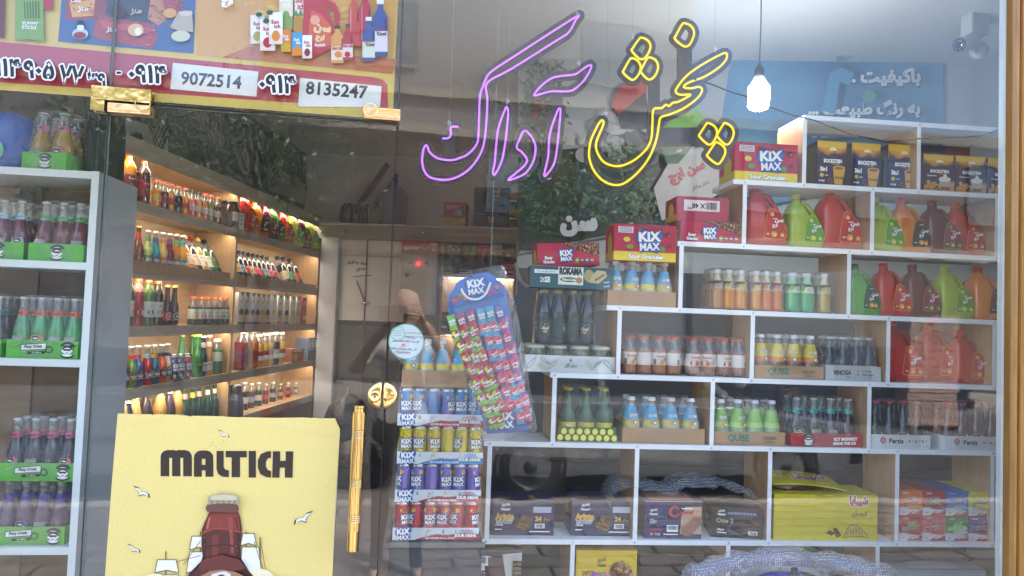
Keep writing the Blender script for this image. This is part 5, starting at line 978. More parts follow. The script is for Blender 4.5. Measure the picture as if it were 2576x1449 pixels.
# jars of pickles, dark bottles and biscuit box stacked on the step
def jarf(mb):
    gl=liq('4c5636'); mb.lathe([(0,0,gl),(.036,0),(.0385,.004),(.0385,.02,card('4f9a5a')),(.0385,.058,gl),(.0385,.078),(.033,.088,CLEAR),(.033,.091)],gl,22); c=Cv(mb,wrapM(.02,-.3),.07,.038,.0385); c.text('Sangol',.35,.55,.3,IW,bold=1.5,maxw=.5); c.rect(.62,.12,.95,.6,ink('8fb884'))
    for k in range(7): a=k*.9; mb.ball((.0345*math.sin(a),-.0345*math.cos(a),.068),(.009,.006,.012),liq('6a7440' if k%2 else '3f4a30'),8)
JB=bmesh_('jar|pickle',jarf); LID=bmesh_('lid|jar',lambda mb: mb.lathe([(.0355,0,mat('d2cdb0',.35,var=.04)),(.0365,.001),(.0365,.011),(.034,.013),(.030,.0125),(0,.0125)],WHITE,22))
def sangol(mb,w,d,h):
    def a(c):
        GR=ink('4f7f5a'); GL=ink('8fb05a')
        def pep(x,y,l,rot,m): P=[(-.5,0),(-.3,.12),(.1,.14),(.45,.05),(.5,0),(.4,-.05),(0,-.1),(-.35,-.12),(-.5,0)]; ca,sa=math.cos(R_(rot)),math.sin(R_(rot)); k=c.h/c.w; c.line([(x+(px*l*ca-py*l*sa)*k,y+px*l*sa+py*l*ca) for px,py in P],.03,m); c.line([(x+.5*l*ca*k,y+.5*l*sa),(x+(.6*l*ca-.1*l*sa)*k,y+.6*l*sa+.14*l*ca)],.035,m)
        pep(.08,.5,.8,50,GR); pep(.2,.3,.6,-30,GL); pep(.22,.68,.6,-40,GR); pep(.31,.45,.7,45,GL); pep(.71,.5,.7,-55,GL); pep(.80,.55,.6,40,GR); pep(.92,.5,.9,-50,GR)
        c.text('سان گل',.51,.42,.26,GR,bold=2,maxw=.16); c.circ(.505,.74,.07,GR)
        for k in range(10): a0=k*math.pi/5; c.line([(.505+.09*math.cos(a0)*c.h/c.w,.74+.09*math.sin(a0)),(.505+.13*math.cos(a0)*c.h/c.w,.74+.13*math.sin(a0))],.02,GR)
    lay(mb,w,d,h,a,mat('d6d8d6',.5,var=.03))
hj=sp(1430,840,.02)[1]-LZ[4]
pk(1318,1548,4,.02,'wrapped tray of green pickle jars in a white printed tray',4,2,.068,sangol,one(JB,LID,.0912,8),.105,seed=21,name='jar_pack',cat='jar pack',top=.98)
def istak(c):
    c.rect(0,0,1,1,ink('24463e')); c.poly([(.3,.12),(.22,.22),(.22,.72),(.3,.82),(.5,.92),(.7,.82),(.78,.72),(.78,.22),(.7,.12)],ink('b9a878')); c.poly([(.31,.15),(.25,.23),(.25,.70),(.31,.79),(.5,.88),(.69,.79),(.75,.70),(.75,.23),(.69,.15)],ink('1f4038')); c.text('ایستک',.5,.5,.24,IW,bold=2.5,maxw=.42); c.ell(.5,.3,.14,.1,ink('d9a050')); c.rect(.44,.68,.56,.74,ink('c9a13a'))
IS=pet('1c2530','24463e',.028,.098,.0285,.205,.0135,istak,.075,headc='252e40',key='is'); YC=capm('c9bf8a',.0142,.014)
zj=LZ[4]+.112
pk(1345,1498,4,.03,'wrapped pack of dark malt bottles with green labels standing on the pickle jars',4,2,.001,notray,one(IS,YC,.2055,9),.222,z=zj,seed=22,trayname='base_sheet',top=.96)
def rok(c):
    c.rect(.05,.66,.34,.84,ink('dfe4e2')); c.text('محصولی برای من و ما',.195,.75,.10,IK,bold=1,maxw=.24); c.text('20',.155,.36,.24,IW,bold=1,maxw=.07); c.rect(.185,.24,.24,.50,IW); c.text('PCS',.213,.37,.16,ink('1f5560'),bold=1,maxw=.045)
    c.rect(.335,.16,.635,1.0,ink('e4e2d4')); c.text('ROKAMA',.485,.80,.34,ink('15353e'),bold=5,maxw=.27); c.ell(.465,.40,.11,.12,ink('3f7a44')); c.text('Walnut Cookie',.465,.40,.12,IW,bold=2,maxw=.17); c.circ(.585,.38,.15,ink('a8865a'))
    c.ell(.70,.62,.06,.3,ink('a99a6c')); c.poly([(.70,.3),(.82,.26),(.92,.62),(.90,.86),(.80,.9),(.74,.66)],ink('bcae80')); c.poly([(.78,.36),(.90,.66),(.88,.74),(.77,.46)],ink('7a6040')); c.text('کلوچه',.915,.34,.13,IW,bold=2,maxw=.08); c.text('گردویی',.915,.17,.12,IW,bold=2,maxw=.08)
zr=zj+.230
o=boxon(1327,1537,655,4,'long teal cookie carton with its end flap open, lying across the malt bottles','carton','1f5662',rok,.0,.17,lambda c:c.rect(.06,.08,.94,.92,ink('14161a')),name='cookie_carton',z=zr,h=.086,rot=-1.5)
wB=o.dimensions.x; mb=MB(); mb.add([(-wB/2,-.085,.0),(-wB/2-.035,-.085,.03),(-wB/2-.055,-.085,.10),(-wB/2-.055,.06,.10),(-wB/2-.035,.06,.03),(-wB/2,.06,.0)],[(0,1,4,5),(1,2,3,4)],mat('b9b2a4',.6)); mb.build('open_flap',o)
zk=zr+.089
P,wd=slot(1342,1500,4,.04,.15); P.z=zk+.006; o=carton('sweet_carton','crimson open tray of granules tilted on top of the teal cookie carton','tray',wd,.14,.092,card(CRIM),P,SRZ,kixtray,kixside,None,G,card('8f1838')); o.rotation_euler=(0,R_(-3.2),SRZ+R_(2))
# lemon crate
def lemon(mb,w,d,h):
    def a(c):
        for k in range(15): x=(k%8)/7*.94+.03; y=.27 if k<8 else .72; c.ell(min(.97,x+(.06 if k>7 else 0)),y,.052,.23,ink('d8cf4a'),14); c.ell(min(.97,x+(.06 if k>7 else 0)),y,.040,.18,ink('e3dd6a'),12)
    lay(mb,w,d,h,a,card('3f6a34'))
LB=longneck('2f5a34','d8cf4a',None,.031,.20,lambda c:(c.text('Sun',.5,.7,.25,IW,bold=2),c.text('LEMON',.5,.35,.22,ink('2f5a34'),bold=2,maxw=.7)),'lem')
YCR=capm('c9bf3a',.0145,.010)
pk(1405,1549,5,.03,'green crate printed with yellow lemon slices, dark green bottles inside',3,2,.058,lemon,one(LB,YCR,.200,11),.212,seed=23,top=.85)
# dark bottles in a red tray
def monk(mb,w,d,h):
    def a(c): ape(c,.24,.5,.46); c.text('ICY MONKEY',.76,.62,.24,IW,bold=3,maxw=.34,rot=2); c.text('BREAK THE ICE',.74,.30,.2,IW,bold=3,maxw=.32,rot=2); c.ring(.24,.5,.49,.05,IK)
    lay(mb,w,d,h,a,card('a8202e'))
def mk(face): return fizzy('241a26','4fb0a4',face)
_mkc=[mk(0),mk(1),mk(1),mk(0)]
pk(1990,2170,5,.02,'red tray of dark bottles with teal neck bands, clear-wrapped',4,2,.056,monk,lambda i,j:(_mkc[i],CROWN(),.188,0 if i in(0,1,2) else 2.0),.196,seed=24,top=.86)
# white trays of slim bottles
def persis(mb,w,d,h):
    def a(c):
        c.circ(.2,.58,.22,ink('a8283a')); c.ring(.2,.58,.12,.04,IW); c.text('Persis',.42,.55,.36,IK,bold=2,maxw=.3)
        for k in range(6): x=.64+.055*k; c.poly([(x-.018,.55),(x,.44),(x+.018,.55),(x,.66)] if k%2==0 else [(x-.022,.48),(x+.022,.62),(x+.01,.66)],ink('a8283a'))
        c.text('12x250',.92,.2,.1,ink('7a7a7a'),bold=.8,maxw=.08)
    lay(mb,w,d,h,a,mat('d8dcdc',.5,var=.03))
PA=lambda c:(c.ell(.5,.45,.44,.5,ink('dfe2de')),c.text('Persis',.5,.6,.22,ink('a8283a'),bold=1.5,maxw=.6),c.circ(.5,.25,.1,ink('a8283a')))
PB=longneck('2a3136',None,None,.029,.185,PA,'pd'); PPK=longneck('5c3038',None,None,.029,.185,PA,'pp'); RC=capm('c8343c',.0145,.008)
pk(2192,2341,5,.015,'white tray of dark slim bottles with red caps',4,2,.058,persis,one(PB,RC,.185,12),.193,seed=25,grp='red-capped slim bottle trays',top=.9)
pk(2377,2530,5,.015,'white tray of pinkish slim bottles with red caps at the window frame',4,2,.058,persis,one(PPK,RC,.185,13),.193,seed=26,grp='red-capped slim bottle trays',top=.9)
def vino(mb,w,d,h):
    def a(c): c.text('VINOGA',.30,.55,.34,IK,bold=2.5,maxw=.32,rot=2); c.line([(.36,.35),(.44,.22),(.40,.15)],.03,IK); c.text('Red Grape',.74,.66,.15,IK,bold=1,maxw=.24); c.text('White Grape',.75,.42,.15,IK,bold=1,maxw=.26); c.ring(.58,.66,.07,.02,IK); c.ring(.58,.44,.07,.02,IK)
    lay(mb,w,d,h,a,mat('b7bab8',.5,var=.03))
VB=longneck('22262e','bdb9a4',None,.030,.17,None,'vi'); SC_=capm('b9bcbc',.0145,.010)
pk(2077,2217,4,.02,'grey tray of dark grape drinks with cream labels next to the kraft tray',4,2,.062,vino,one(VB,SC_,.17,14),.18,seed=27,top=.9)
# ------------------------------------------------------------------ wafer cartons on the wide shelf
def naz(c,x,y,s): c.text('نظری',x,y+s*.62,s*.8,IW,bold=2.5,maxw=.2); c.text('Nazari',x,y-s*.35,s*.62,IW,bold=2.5,maxw=.2)
def arinte(c):
    naz(c,.22,.82,.13); c.text('Arinte',.21,.56,.2,ink('dcae4a'),bold=4,maxw=.3,wide=.8); c.text('COCOA WAFER',.21,.43,.055,IW,bold=1.5,maxw=.27); c.text('WITH COCOA',.2,.37,.055,IW,bold=1.5,maxw=.25); c.text('CREAM',.125,.31,.055,IW,bold=1.5,maxw=.12); c.text('24',.745,.50,.15,ink('dcae4a'),bold=3,maxw=.13); c.text('Pcs',.88,.47,.09,ink('dcae4a'),bold=.8,maxw=.12)
    c.rect(.66,.68,.95,.86,ink('b9bccb')); c.rect(.69,.22,.85,.36,IW); c.bars(.71,.24,.83,.34,IK,9); c.line([(.60,.13),(.93,.13)],.03,IW); c.line([(.06,.19),(.17,.19)],.03,IW)
    for k in range(6): c.poly([(.37+.015*k,.28+.05*k),(.56+.012*k,.16+.06*k),(.62+.008*k,.24+.06*k),(.42+.015*k,.37+.05*k)],ink('6b4a2c' if k%2 else '8f6a3a'))
    c.poly([(.5,.4),(.62,.3),(.64,.55),(.55,.6)],ink('4f3520'))
topn=lambda c:(c.rect(.1,.2,.3,.5,ink('6a5030')),c.rect(.62,.2,.72,.6,ink('a8843a')))
DKB='23234c'
GW='wafer cartons on the wide lower shelf'
boxon(1235,1393,1262,6,'dark navy wafer carton with gold lettering nearest the stacked cans','wafer carton',DKB,arinte,.05,.17,lambda c:c.rect(.1,.5,.5,.8,ink('a8843a')),topn,'wafer_carton',grp=GW,flap=card('15152a'))
boxon(1437,1592,1262,6,'dark navy wafer carton with gold lettering beside the bubble wrap, left of the divider','wafer carton',DKB,arinte,.05,.17,lambda c:c.rect(.1,.5,.5,.8,ink('a8843a')),topn,'wafer_carton',grp=GW,flap=card('15152a'))
def cara(c):
    c.poly([(.62,.12),(1,.12),(1,.9),(.72,.9),(.64,.6)],ink('d2a58c')); c.rect(.62,.86,1,1,INV)
    for i in range(12):
        for j in range(3): c.rect(.64+.03*i,.02+.05*j,.652+.03*i,.04+.05*j,ink('3a4aa0'))
    c.ring(.50,.75,.16,.07,ink('c2353c'),22); c.rect(.52,.70,.62,.80,ink('d2a58c') if False else INV); c.text('aramel',.71,.74,.10,ink('c2353c'),bold=3,maxw=.28); c.line([(.62,.84),(.82,.84)],.03,IW)
    naz(c,.13,.73,.11)
    for t,y in (('WITH',.545),('CARAMEL',.50),('CREAM',.455)): c.text(t,.06,y,.035,IW,bold=1.5,al='l')
    c.rect(.06,.26,.27,.30,IR); c.text('24',.10,.16,.07,ink('e2b08c'),bold=2.5,maxw=.09); c.text('PCS',.2,.155,.06,IW,bold=1,maxw=.1); c.rect(.36,.22,.56,.40,IW); c.bars(.38,.28,.54,.38,IK,10); c.line([(.3,.16),(.56,.16)],.03,IW)
    W1,W2,W3=ink('b07a60'),ink('8f5a48'),ink('6f4236'); c.poly([(.60,.28),(.82,.64),(.96,.66),(.74,.24)],W1)
    for k in range(6):
        for q in range(3): x=.645+.034*k+.04*q; y=.30+.055*k-.008*q; c.poly([(x,y),(x+.012,y+.02),(x+.035,y+.02),(x+.023,y)],W3)
    c.poly([(.60,.28),(.74,.24),(.76,.12),(.61,.16)],W2); c.poly([(.74,.24),(.96,.66),(.97,.52),(.76,.12)],W3); 
    for k in range(3): c.line([(.605,.255-.03*k),(.75,.21-.03*k),(.965,.62-.03*k)],.008,ink('d2a58c'))
boxon(1622,1764,1262,6,'blue and peach caramel wafer carton right of the divider','wafer carton','22285c',cara,.02,.17,None,lambda c:c.rect(.1,.1,.9,.9,ink('b0785c')),'wafer_carton',grp=GW,flap=card('c99a80'))
def otte(c):
    naz(c,.19,.83,.12); c.rect(.31,.80,.88,.88,ink('5a6a9a')); 
    for k in range(9): c.rect(.33+.06*k,.81,.36+.06*k,.87,ink('c9a0a0' if k%2 else '8fb0c0'))
    c.text('Otte 2',.25,.59,.16,ink('b9b58a'),bold=1.2,maxw=.34); c.text('24pcs',.17,.28,.10,IW,bold=1,maxw=.2); c.ell(.53,.32,.24,.2,ink('3a3f52')); c.ell(.53,.34,.18,.13,ink('15161f')); c.poly([(.56,.40),(.88,.62),(.95,.5),(.66,.28)],ink('4a3428')); c.poly([(.50,.62),(.88,.74),(.92,.64),(.56,.52)],ink('33251f')); c.ring(.83,.38,.06,.015,ink('6a5a4a')); c.rect(.71,.14,.89,.27,IW); c.bars(.73,.16,.87,.25,IK,8); c.line([(.1,.2),(.28,.19)],.025,IW)
boxon(1800,1922,1280,6,'black wafer carton turned at an angle under a sheet of bubble wrap','wafer carton','14161f',otte,.03,.15,lambda c:(c.rect(.55,.55,.9,.9,ink('22305a')),c.text('2',.4,.5,.2,IW,bold=2)),None,'wafer_carton',rot=-9,grp=GW,flap=card('0d0e14'))
def shib(c):
    c.text('شیبابا',.815,.86,.22,ink('a3263a'),bold=4,maxw=.18,outl=(IW,4)); c.text('کروسان',.825,.58,.13,ink('5a3a30'),bold=2,maxw=.15)
    DKC=ink('3a2a1c'); c.poly([(.50,.16),(.555,.10),(.585,.16),(.535,.23)],DKC); c.poly([(.565,.25),(.60,.28),(.65,.10),(.60,.06)],DKC); c.poly([(.512,.165),(.553,.12),(.572,.16),(.535,.205)],ink('6b5238')); c.poly([(.578,.235),(.60,.255),(.635,.115),(.606,.09)],ink('6b5238'))
    CRO=[(.66,.06),(.69,.16),(.70,.26),(.745,.35),(.80,.33),(.85,.24),(.885,.15),(.905,.06),(.86,.08),(.82,.09),(.78,.08),(.73,.09),(.69,.08),(.66,.06)]; c.poly(CRO,ink('d2b83c')); c.line(CRO,.014,DKC)
    for k in range(6): c.line([(.70+.03*k,.10),(.715+.022*k,.26+.05*math.sin(k*.6))],.010,DKC)
    for k in range(4): c.line([(.725+.03*k,.12),(.745+.022*k,.24+.05*math.sin(k*.6))],.006,DKC)
    c.line([(.40,.985),(.47,.98)],.012,ink('8a7a1c')); c.line([(.55,.985),(.66,.978)],.012,ink('8a7a1c'))
YBX='d2bf1c'
o=boxon(1946,2207,1244,6,'big yellow croissant carton with its lid ajar on the wide shelf','carton',YBX,shib,.015,.18,None,lambda c:(c.text('شیبابا',.3,.5,.4,ink('a3263a'),bold=3),c.ell(.62,.3,.12,.1,ink('b8a81c'))),'croissant_carton',flap=card('a8981a'))
wB,hB=o.dimensions.x,hgt(2076,1244,6,.015); mb=MB(); n_=10; V=[];F=[]
for i in range(n_+1):
    x=-wB/2+.01+wB*.72*i/n_; q=1-(i/n_-.25)**2*1.6; z=hB+.006+.030*max(0,q); V+=[(x,-.06,z),(x,.09,z+.025),(x,-.06,z-.004),(x,.09,z+.021)]
for i in range(n_): a=4*i; b=a+4; F+=[(a,b,b+1,a+1),(a+2,a+3,b+3,b+2),(a,a+2,b+2,b)]
mb.add(V,F,card(YBX)); c=Cv(mb,Matrix(((1,0,0,-.07),(0,1,0,-.045),(0,.166,1,hB+.0375),(0,0,0,1))),.14,.12); c.text('شیبابا',.32,.5,.5,ink('a3263a'),bold=3,outl=(IW,3)); mb.build('lid_flap',o)
# jelly powder
def jelly(a,b,word):
    def f(c):
        c.poly([(0,0),(1,0),(1,.22),(0,.30)],ink('dcd6d6')); c.poly([(.3,0),(1,0),(1,.2),(.55,.16)],ink('a82a34')); c.rect(0,.29,1,.31,ink('e8e2e2')); c.text('DESSERT',.70,.135,.07,ink('8f1f2c') if False else IW,bold=2,rot=12,maxw=.46); c.rect(.1,.1,.24,.13,ink('8a8a92'))
        c.text('SHIBABA',.27,.90,.05,IW,bold=1.5,maxw=.3); c.text('JELLY',.55,.66,.15,ink(word),bold=4,rot=8,maxw=.62,outl=(IW,2.5)); c.text('POWDER',.52,.51,.15,ink(word),bold=4,rot=8,maxw=.78,outl=(IW,2.5))
        c.ell(.62,.36,.3,.10,ink(b)); c.ell(.62,.34,.3,.06,ink(b)); c.circ(.84,.53,.07,ink(b)); c.ell(.2,.4,.09,.03,ink('4f8a3a'))
    return f
JC=[('d8702a','e08a30','c23a2c','orange'),('a8202e','8a1420','5a1420','dark red'),('1f62b4','4fb0d4','17357a','blue'),('d8c82c','e0a02c','7fae2c','yellow'),('b5202e','c8283a','4f8a3a','crimson'),('cf6a68','d84a50','b02a34','salmon pink'),('2f8a34','cfd8c4','7fc83a','green'),('5a3f96','7a1f5a','8a2a6a','purple')]
w4=(slot(2262,2494,6,.02)[1])/4; hj=.5*hgt(2380,1235,6,.02)
for k,(bg,b,wd_,nm) in enumerate(JC):
    r,cq=divmod(k,4); P,_=slot(2262+58*cq,2262+58*(cq+1),6,.02,.2); P.z=LZ[6]+.0005+(hj+.0008)*(1-r)
    o=carton('jelly_box','%s jelly powder box in the %s row of the eight'%(nm,'upper' if r==0 else 'lower'),'jelly box',w4-.0012,.20,hj-.002,card(bg),P,SRZ,jelly(bg,b,wd_),None,None,'jelly powder boxes',card(bg))
# ------------------------------------------------------------------ lowest shelf
SL.append((960,1520,2535,1520))
def low(px0,px1,pyt,label,bg,art,t=.05,d=.17,left=None,top=None,h=None,rot=0,name='carton',cat='carton'):
    a=sp(px0,1420,t)[0]; b=sp(px1,1420,t)[0]; zt_=sp((px0+px1)/2,pyt,t)[1]; return carton(name,label,cat,b-a,d,zt_-LZ[7]-.0005,card(bg),SF.w((a+b)/2,t+d/2,LZ[7]+.0005),SRZ+R_(rot),art,left,top)
def brown(c):
    c.rect(.22,.0,.66,.92,ink('f0eeea')); c.poly([(.58,.9),(1,.95),(1,.2),(.66,.0),(.60,.5)],ink('5a4038')); c.poly([(.78,.95),(1,.98),(1,0),(.9,0)],ink('d4cfc8')); c.text('B',.14,.62,.24,IW,bold=2,maxw=.12); c.text('ROWNIE',.42,.64,.13,ink('2a1f1c'),bold=3,maxw=.36); c.text('CAKE DECORATED',.42,.55,.05,ink('c8a05a'),bold=1,maxw=.36); c.text('نظری',.30,.82,.07,ink('2a1f1c'),bold=2,maxw=.1); c.text('Nazari',.30,.76,.04,ink('2a1f1c'),bold=1.5,maxw=.1); c.rect(.02,.84,.26,.93,ink('8a80a0')); c.rect(.46,.78,.62,.93,IW); c.bars(.48,.82,.60,.92,IK,9)
    c.rect(.90,.62,1,.86,ink('4a3a3a')); 
    for t,y in (('EXTRA',.81),('COCOA',.745),('CAKE',.68)): c.text(t,.95,y,.04,ink('c8a05a'),bold=1.5,maxw=.085)
low(1088,1312,1386,'purple and white brownie carton on the lowest shelf','3f2f50',brown,.04,.18,name='cake_carton')
def poohi(c):
    c.text('نظری',.42,.86,.09,ink('5a4a10'),bold=2.5,maxw=.14); c.text('Nazari',.42,.78,.05,ink('5a4a10'),bold=2,maxw=.14); c.text('24PCS',.2,.66,.07,ink('8a5a1c'),bold=2,maxw=.2)
    for k,ch in enumerate('Poohi'): c.text(ch,.30+.065*k,.62,.12,ink(['5a62b8','d8567a','4fae6a','c85a9a','5a9ac8'][k]),bold=3)
    c.poly([(.54,.70),(.62,.82),(.75,.84),(.90,.74),(.96,.6),(.9,.52),(.72,.50),(.58,.58)],ink('6b3a20')); c.specks([(.55,.72),(.62,.82),(.75,.84),(.90,.74),(.93,.64),(.6,.66)],30,[ink('c8945a'),ink('a8703a'),ink('8a5a30')],.03)
    c.rect(0,0,1,.5,ink('2a2420')); 
low(1449,1602,1384,'yellow cake carton with printed nut loaf on the lowest shelf','dcb81c',poohi,.03,.17,None,lambda c:c.rect(.1,.3,.5,.6,ink('a88a1c')),name='cake_carton')
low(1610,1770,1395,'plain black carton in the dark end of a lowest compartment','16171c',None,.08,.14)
low(1850,2085,1404,'large grey-white carton behind the bubble-wrapped bar','8f939a',lambda c:(c.text('ICY',.3,.93,.06,IK,bold=2,rot=10),c.rect(.5,.7,.9,.9,ink('b9bcc0'))),.03,.18)
low(2240,2480,1432,'wide white carton with creased lid, lowest right compartment','a6abae',None,.02,.2,None,lambda c:c.line([(0,.5),(1,.52)],.02,ink('6a6e70')))
# mixed bag at the right edge
mb=MB(); P,wd=slot(2500,2545,6,.06,.1)
mb.loft([[(.045*f*math.cos(a),.05*f*math.sin(a),z) for a in [2*math.pi*q/16 for q in range(16)]] for z,f in ((0,.9),(.02,1),(.10,1.02),(.16,.9),(.22,.95),(.26,.6),(.27,.1))],mat('8a8478',.3,var=.5,vscale=30,bump=.5,bscale=40)); tag(mb.build('sweet_bag',None,P,SRZ),'cloudy clear bag squeezed between the last divider and the window frame','bag')
# =================================================================== CAN STACK behind the door edge
YC_=.46; CFr=Frame(Vector((0,YC_,0)),R_(-2.2))
def cp_(px,py,t=0): return CFr.px(px,py,t)
def cantray(c0):
    def f(mb,w,d,h):
        def a(c):
            c.poly([(.27,.02),(.35,.16),(.5,.42),(.63,.36),(.80,.5),(1,.45),(1,0),(.25,0)],ink(c0)); c.line([(.27,.03),(.35,.19),(.5,.46),(.63,.40),(.80,.54),(1,.49)],.05,IK); kix(c,.125,.5,.18)
            c.text('NET VOLUME: 24 Can x 250 ML',.55,.17,.15,IW,bold=1.5,maxw=.34)
            for k in range(7): a0=R_(25+22*k); c.poly([(.84,.5),(.84+.10*math.cos(a0),.55+.42*math.sin(a0)),(.855+.09*math.cos(a0),.52+.40*math.sin(a0))],ink(c0))
            c.text('SOUR DRINK',.845,.42,.26,IW,bold=3.5,maxw=.26,outl=(IK,3)); c.ring(.40,.72,.09,.03,IK); c.circ(.385,.5,.05,IK); c.circ(.43,.85,.04,IK); c.ring(.43,.52,.05,.02,IK)
        lay(mb,w,d,h,a,mat('dcdfe2',.45,var=.03))
    return f
zrow=[cp_(1100,1358)[1],cp_(1100,1259)[1],cp_(1100,1164)[1],cp_(1100,1072)[1]]
base=zrow[0]
tw=cp_(1207,1340)[0]-cp_(990,1340)[0]
COLC=[('b8283c','a8202f','red'),('7a6ab4','5f50a0','purple'),('cbb928','b8a51c','yellow'),('3f84c4','2f70b0','blue')]
stepz=(cp_(1100,1072)[1]-cp_(1100,1358)[1])/3
for k in range(4):
    c1,c2,nm=COLC[k]; z=base+stepz*k+.0006; u0=cp_(1098+ (3-k)*0,1200)[0]
    P=CFr.w((cp_(989,1340)[0]+cp_(1206,1340)[0])/2+.002*((k*7)%3-1),.11,z); faces=[[1,2,0,0,2,1],[2,0,3,0,0,1],[0,0,0,3,2,0],[0,2,3,1,0,2]][k]
    t=thing('can_case','case of %s soda cans in a white tray, %s in the stack'%(nm,('lowest','second from the bottom','second from the top','topmost')[k]),'can case',P,CFr.ang,'stacked cases of soda cans')
    mb=MB(); cantray('2f86c8' if k==2-0 else 'b3283a')(mb,tw,.225,.040); mb.build('tray',t); pt=(tw-.006)/6; s=pt/.0532
    for j in range(4):
        for i in range(6): o=inst(can(c1,c2,faces[i] if j==0 else 0),'can',t,(-tw/2+.003+pt*(i+.5),-.1125+.003+pt*(j+.5),.0034),random.uniform(-.3,.3)); o.scale=(s*.985,s*.985,(stepz-.005)/.134)
    film_mesh(tw,.225,.002,.04,stepz-.0025,1.0,30+k).build('shrink_film',t)
zt_=base+stepz*4+.002
uq0,uq1=cp_(1013,900)[0],cp_(1178,900)[0]; pt=(uq1-uq0-.008)/4
kz=zt_+.001
pack('drinks_pack','wrapped pack of blue-labelled bottles in kraft tray on top of the can stack','drinks pack',CFr.w((uq0+uq1)/2,.1,kz),CFr.ang,4,3,pt,.058,kraft(0),one(QB,WC,.166,40),.165,QN,seed=41,top=.80,zs=.87)
# a plain stand under the can stack
t=thing('stand','low grey stand carrying the stacked can cases','stand',CFr.w(cp_(1098,1340)[0],.11,0),CFr.ang); mb=MB(); mb.box(-tw/2-.01,-.12,.041,tw/2+.01,.12,base-.0005,mat('3f4042',.5,var=.06)); mb.build('body',t)
mb=MB(); mb.box(-tw/2-.02,-.13,base-.02,tw/2+.02,-.1205,base-.004,mat('6a6c6e',.4)); mb.build('lip',t)
# =================================================================== HANGING DISPLAY BAG OF SACHETS
YD=.30; HD=at(1190,760,YD); a_=R_(8)
tb=thing('display_bag','clear plastic display bag of sour sachets with a blue header and white handle','display bag',HD,0,None)
ex=(at(1290,740,YD)-at(1135,775,YD)).normalized(); ez=Vector((-ex.z,0,ex.x)); 
if ez.z<0: ez=-ez
SX=(at(1290,740,YD)-at(1135,775,YD)).length; 
def dpt(px,py,y=0): p=at(px,py,YD+y)-HD; return p
mb=MB(); cv=PCv(mb,P_(YD),YF,.0004); b0=len(mb.v)
hdr=[(1126,776),(1124,765),(1131,741),(1143,726),(1146,714),(1163,701),(1178,697),(1196,690),(1213,687),(1226,685),(1242,693),(1250,703),(1262,712),(1272,728),(1276,745)]
card_=[(1126,776),(1276,745),(1330,1085),(1226,1092)]
def shift(mb): mb.v=[tuple(Vector(v)-HD) for v in mb.v]
cv.poly(hdr,ink('1f66ba')); cv.poly([(1126,776),(1124,765),(1131,741),(1200,728),(1276,732),(1276,745)],ink('2358a4'))
for x,y,c in ((1142,757,'c83a2c'),(1152,752,'b83a30'),(1160,741,'5a9a3a'),(1170,750,'c8502c'),(1236,727,'6a5aa0'),(1250,722,'d0685a'),(1262,721,'4a5ab0'),(1230,737,'c83a4a'),(1244,735,'8a4a90')): cv.ell(x,y,7,6,ink(c),10)
kix(cv,1197,721,52,10)
mb.add([tuple(hit(x,y,P_(YD+.004),YF)) for x,y in hdr],[tuple(range(len(hdr)))],ink('d9dde2')); shift(mb); mb.build('header_card',tb)
mb=MB(); mb.tube([dpt(x,y,-.012) for x,y in smooth([(1160,726),(1165,737),(1176,749),(1190,753),(1204,752),(1217,744),(1226,732),(1234,710)],False)],.004,plas('eceeee',.4),8); mb.build('handle',tb)
mb=MB(); cv=PCv(mb,P_(YD+.003),YF,.0004); cv.poly(card_,ink('3f6fae')); cv.poly([(1226,1092),(1220,1060),(1325,1050),(1330,1085)],ink('2a4f94'))
kix(cv,1268,1056,60,8)
mb.add([tuple(hit(x,y,P_(YD+.006),YF)) for x,y in card_],[(0,1,2,3)],ink('c9ced6')); shift(mb); mb.build('backing_card',tb)
def sachet(c1,c2,c3,key):
    def f(mb):
        w,h=.0265,.105; V=[];F=[];nx,nz_=4,7
        for j in range(nz_+1):
            for i in range(nx+1): e=math.sin(math.pi*i/nx)*min(1,3*math.sin(math.pi*min(j,nz_)/nz_)); V.append((-w/2+w*i/nx,-.007*e-.0012*((i+j)%2),h*j/nz_))
        ms=[]
        for j in range(nz_):
            for i in range(nx): F.append((j*(nx+1)+i,j*(nx+1)+i+1,(j+1)*(nx+1)+i+1,(j+1)*(nx+1)+i)); ms.append(plas(c1 if j>=3 else (c3 if j==0 else c2),.24))
        mb.add(V,F,ms,True); mb.add([(x,.002,z) for x,y,z in V],[q[::-1] for q in F],plas(c1,.4))
        c=Cv(mb,FRONT(w,.0175),w,h,step=.0005); c.ell(.36,.30,.30,.085,ink('b8d84a' if key in 'abf' else 'e0586a')); c.ell(.68,.33,.24,.08,ink('c8283a')); c.text('KiX',.5,.76,.10,IW,bold=3,maxw=.8,rot=10,outl=(INV,1.6)); c.text('MAX',.5,.65,.07,IW,bold=2.6,maxw=.7,rot=10,outl=(INV,1.4)); c.poly([(.3,.20),(.92,.25),(.92,.29),(.3,.24)],IW)
    return bmesh_('sachet|'+key,f)
KD=[('b8263c','d8502c','a81c2c','a'),('6fae34','a8323c','7ab83a','b'),('c83a6a','d8587a','b02a58','c'),('4f9ab8','d05a6a','2f9ac8','d'),('6a4a9a','c84a6a','5a3a9a','e'),('3f8a50','b8403a','8ac83a','f')]
rr=random.Random(5)
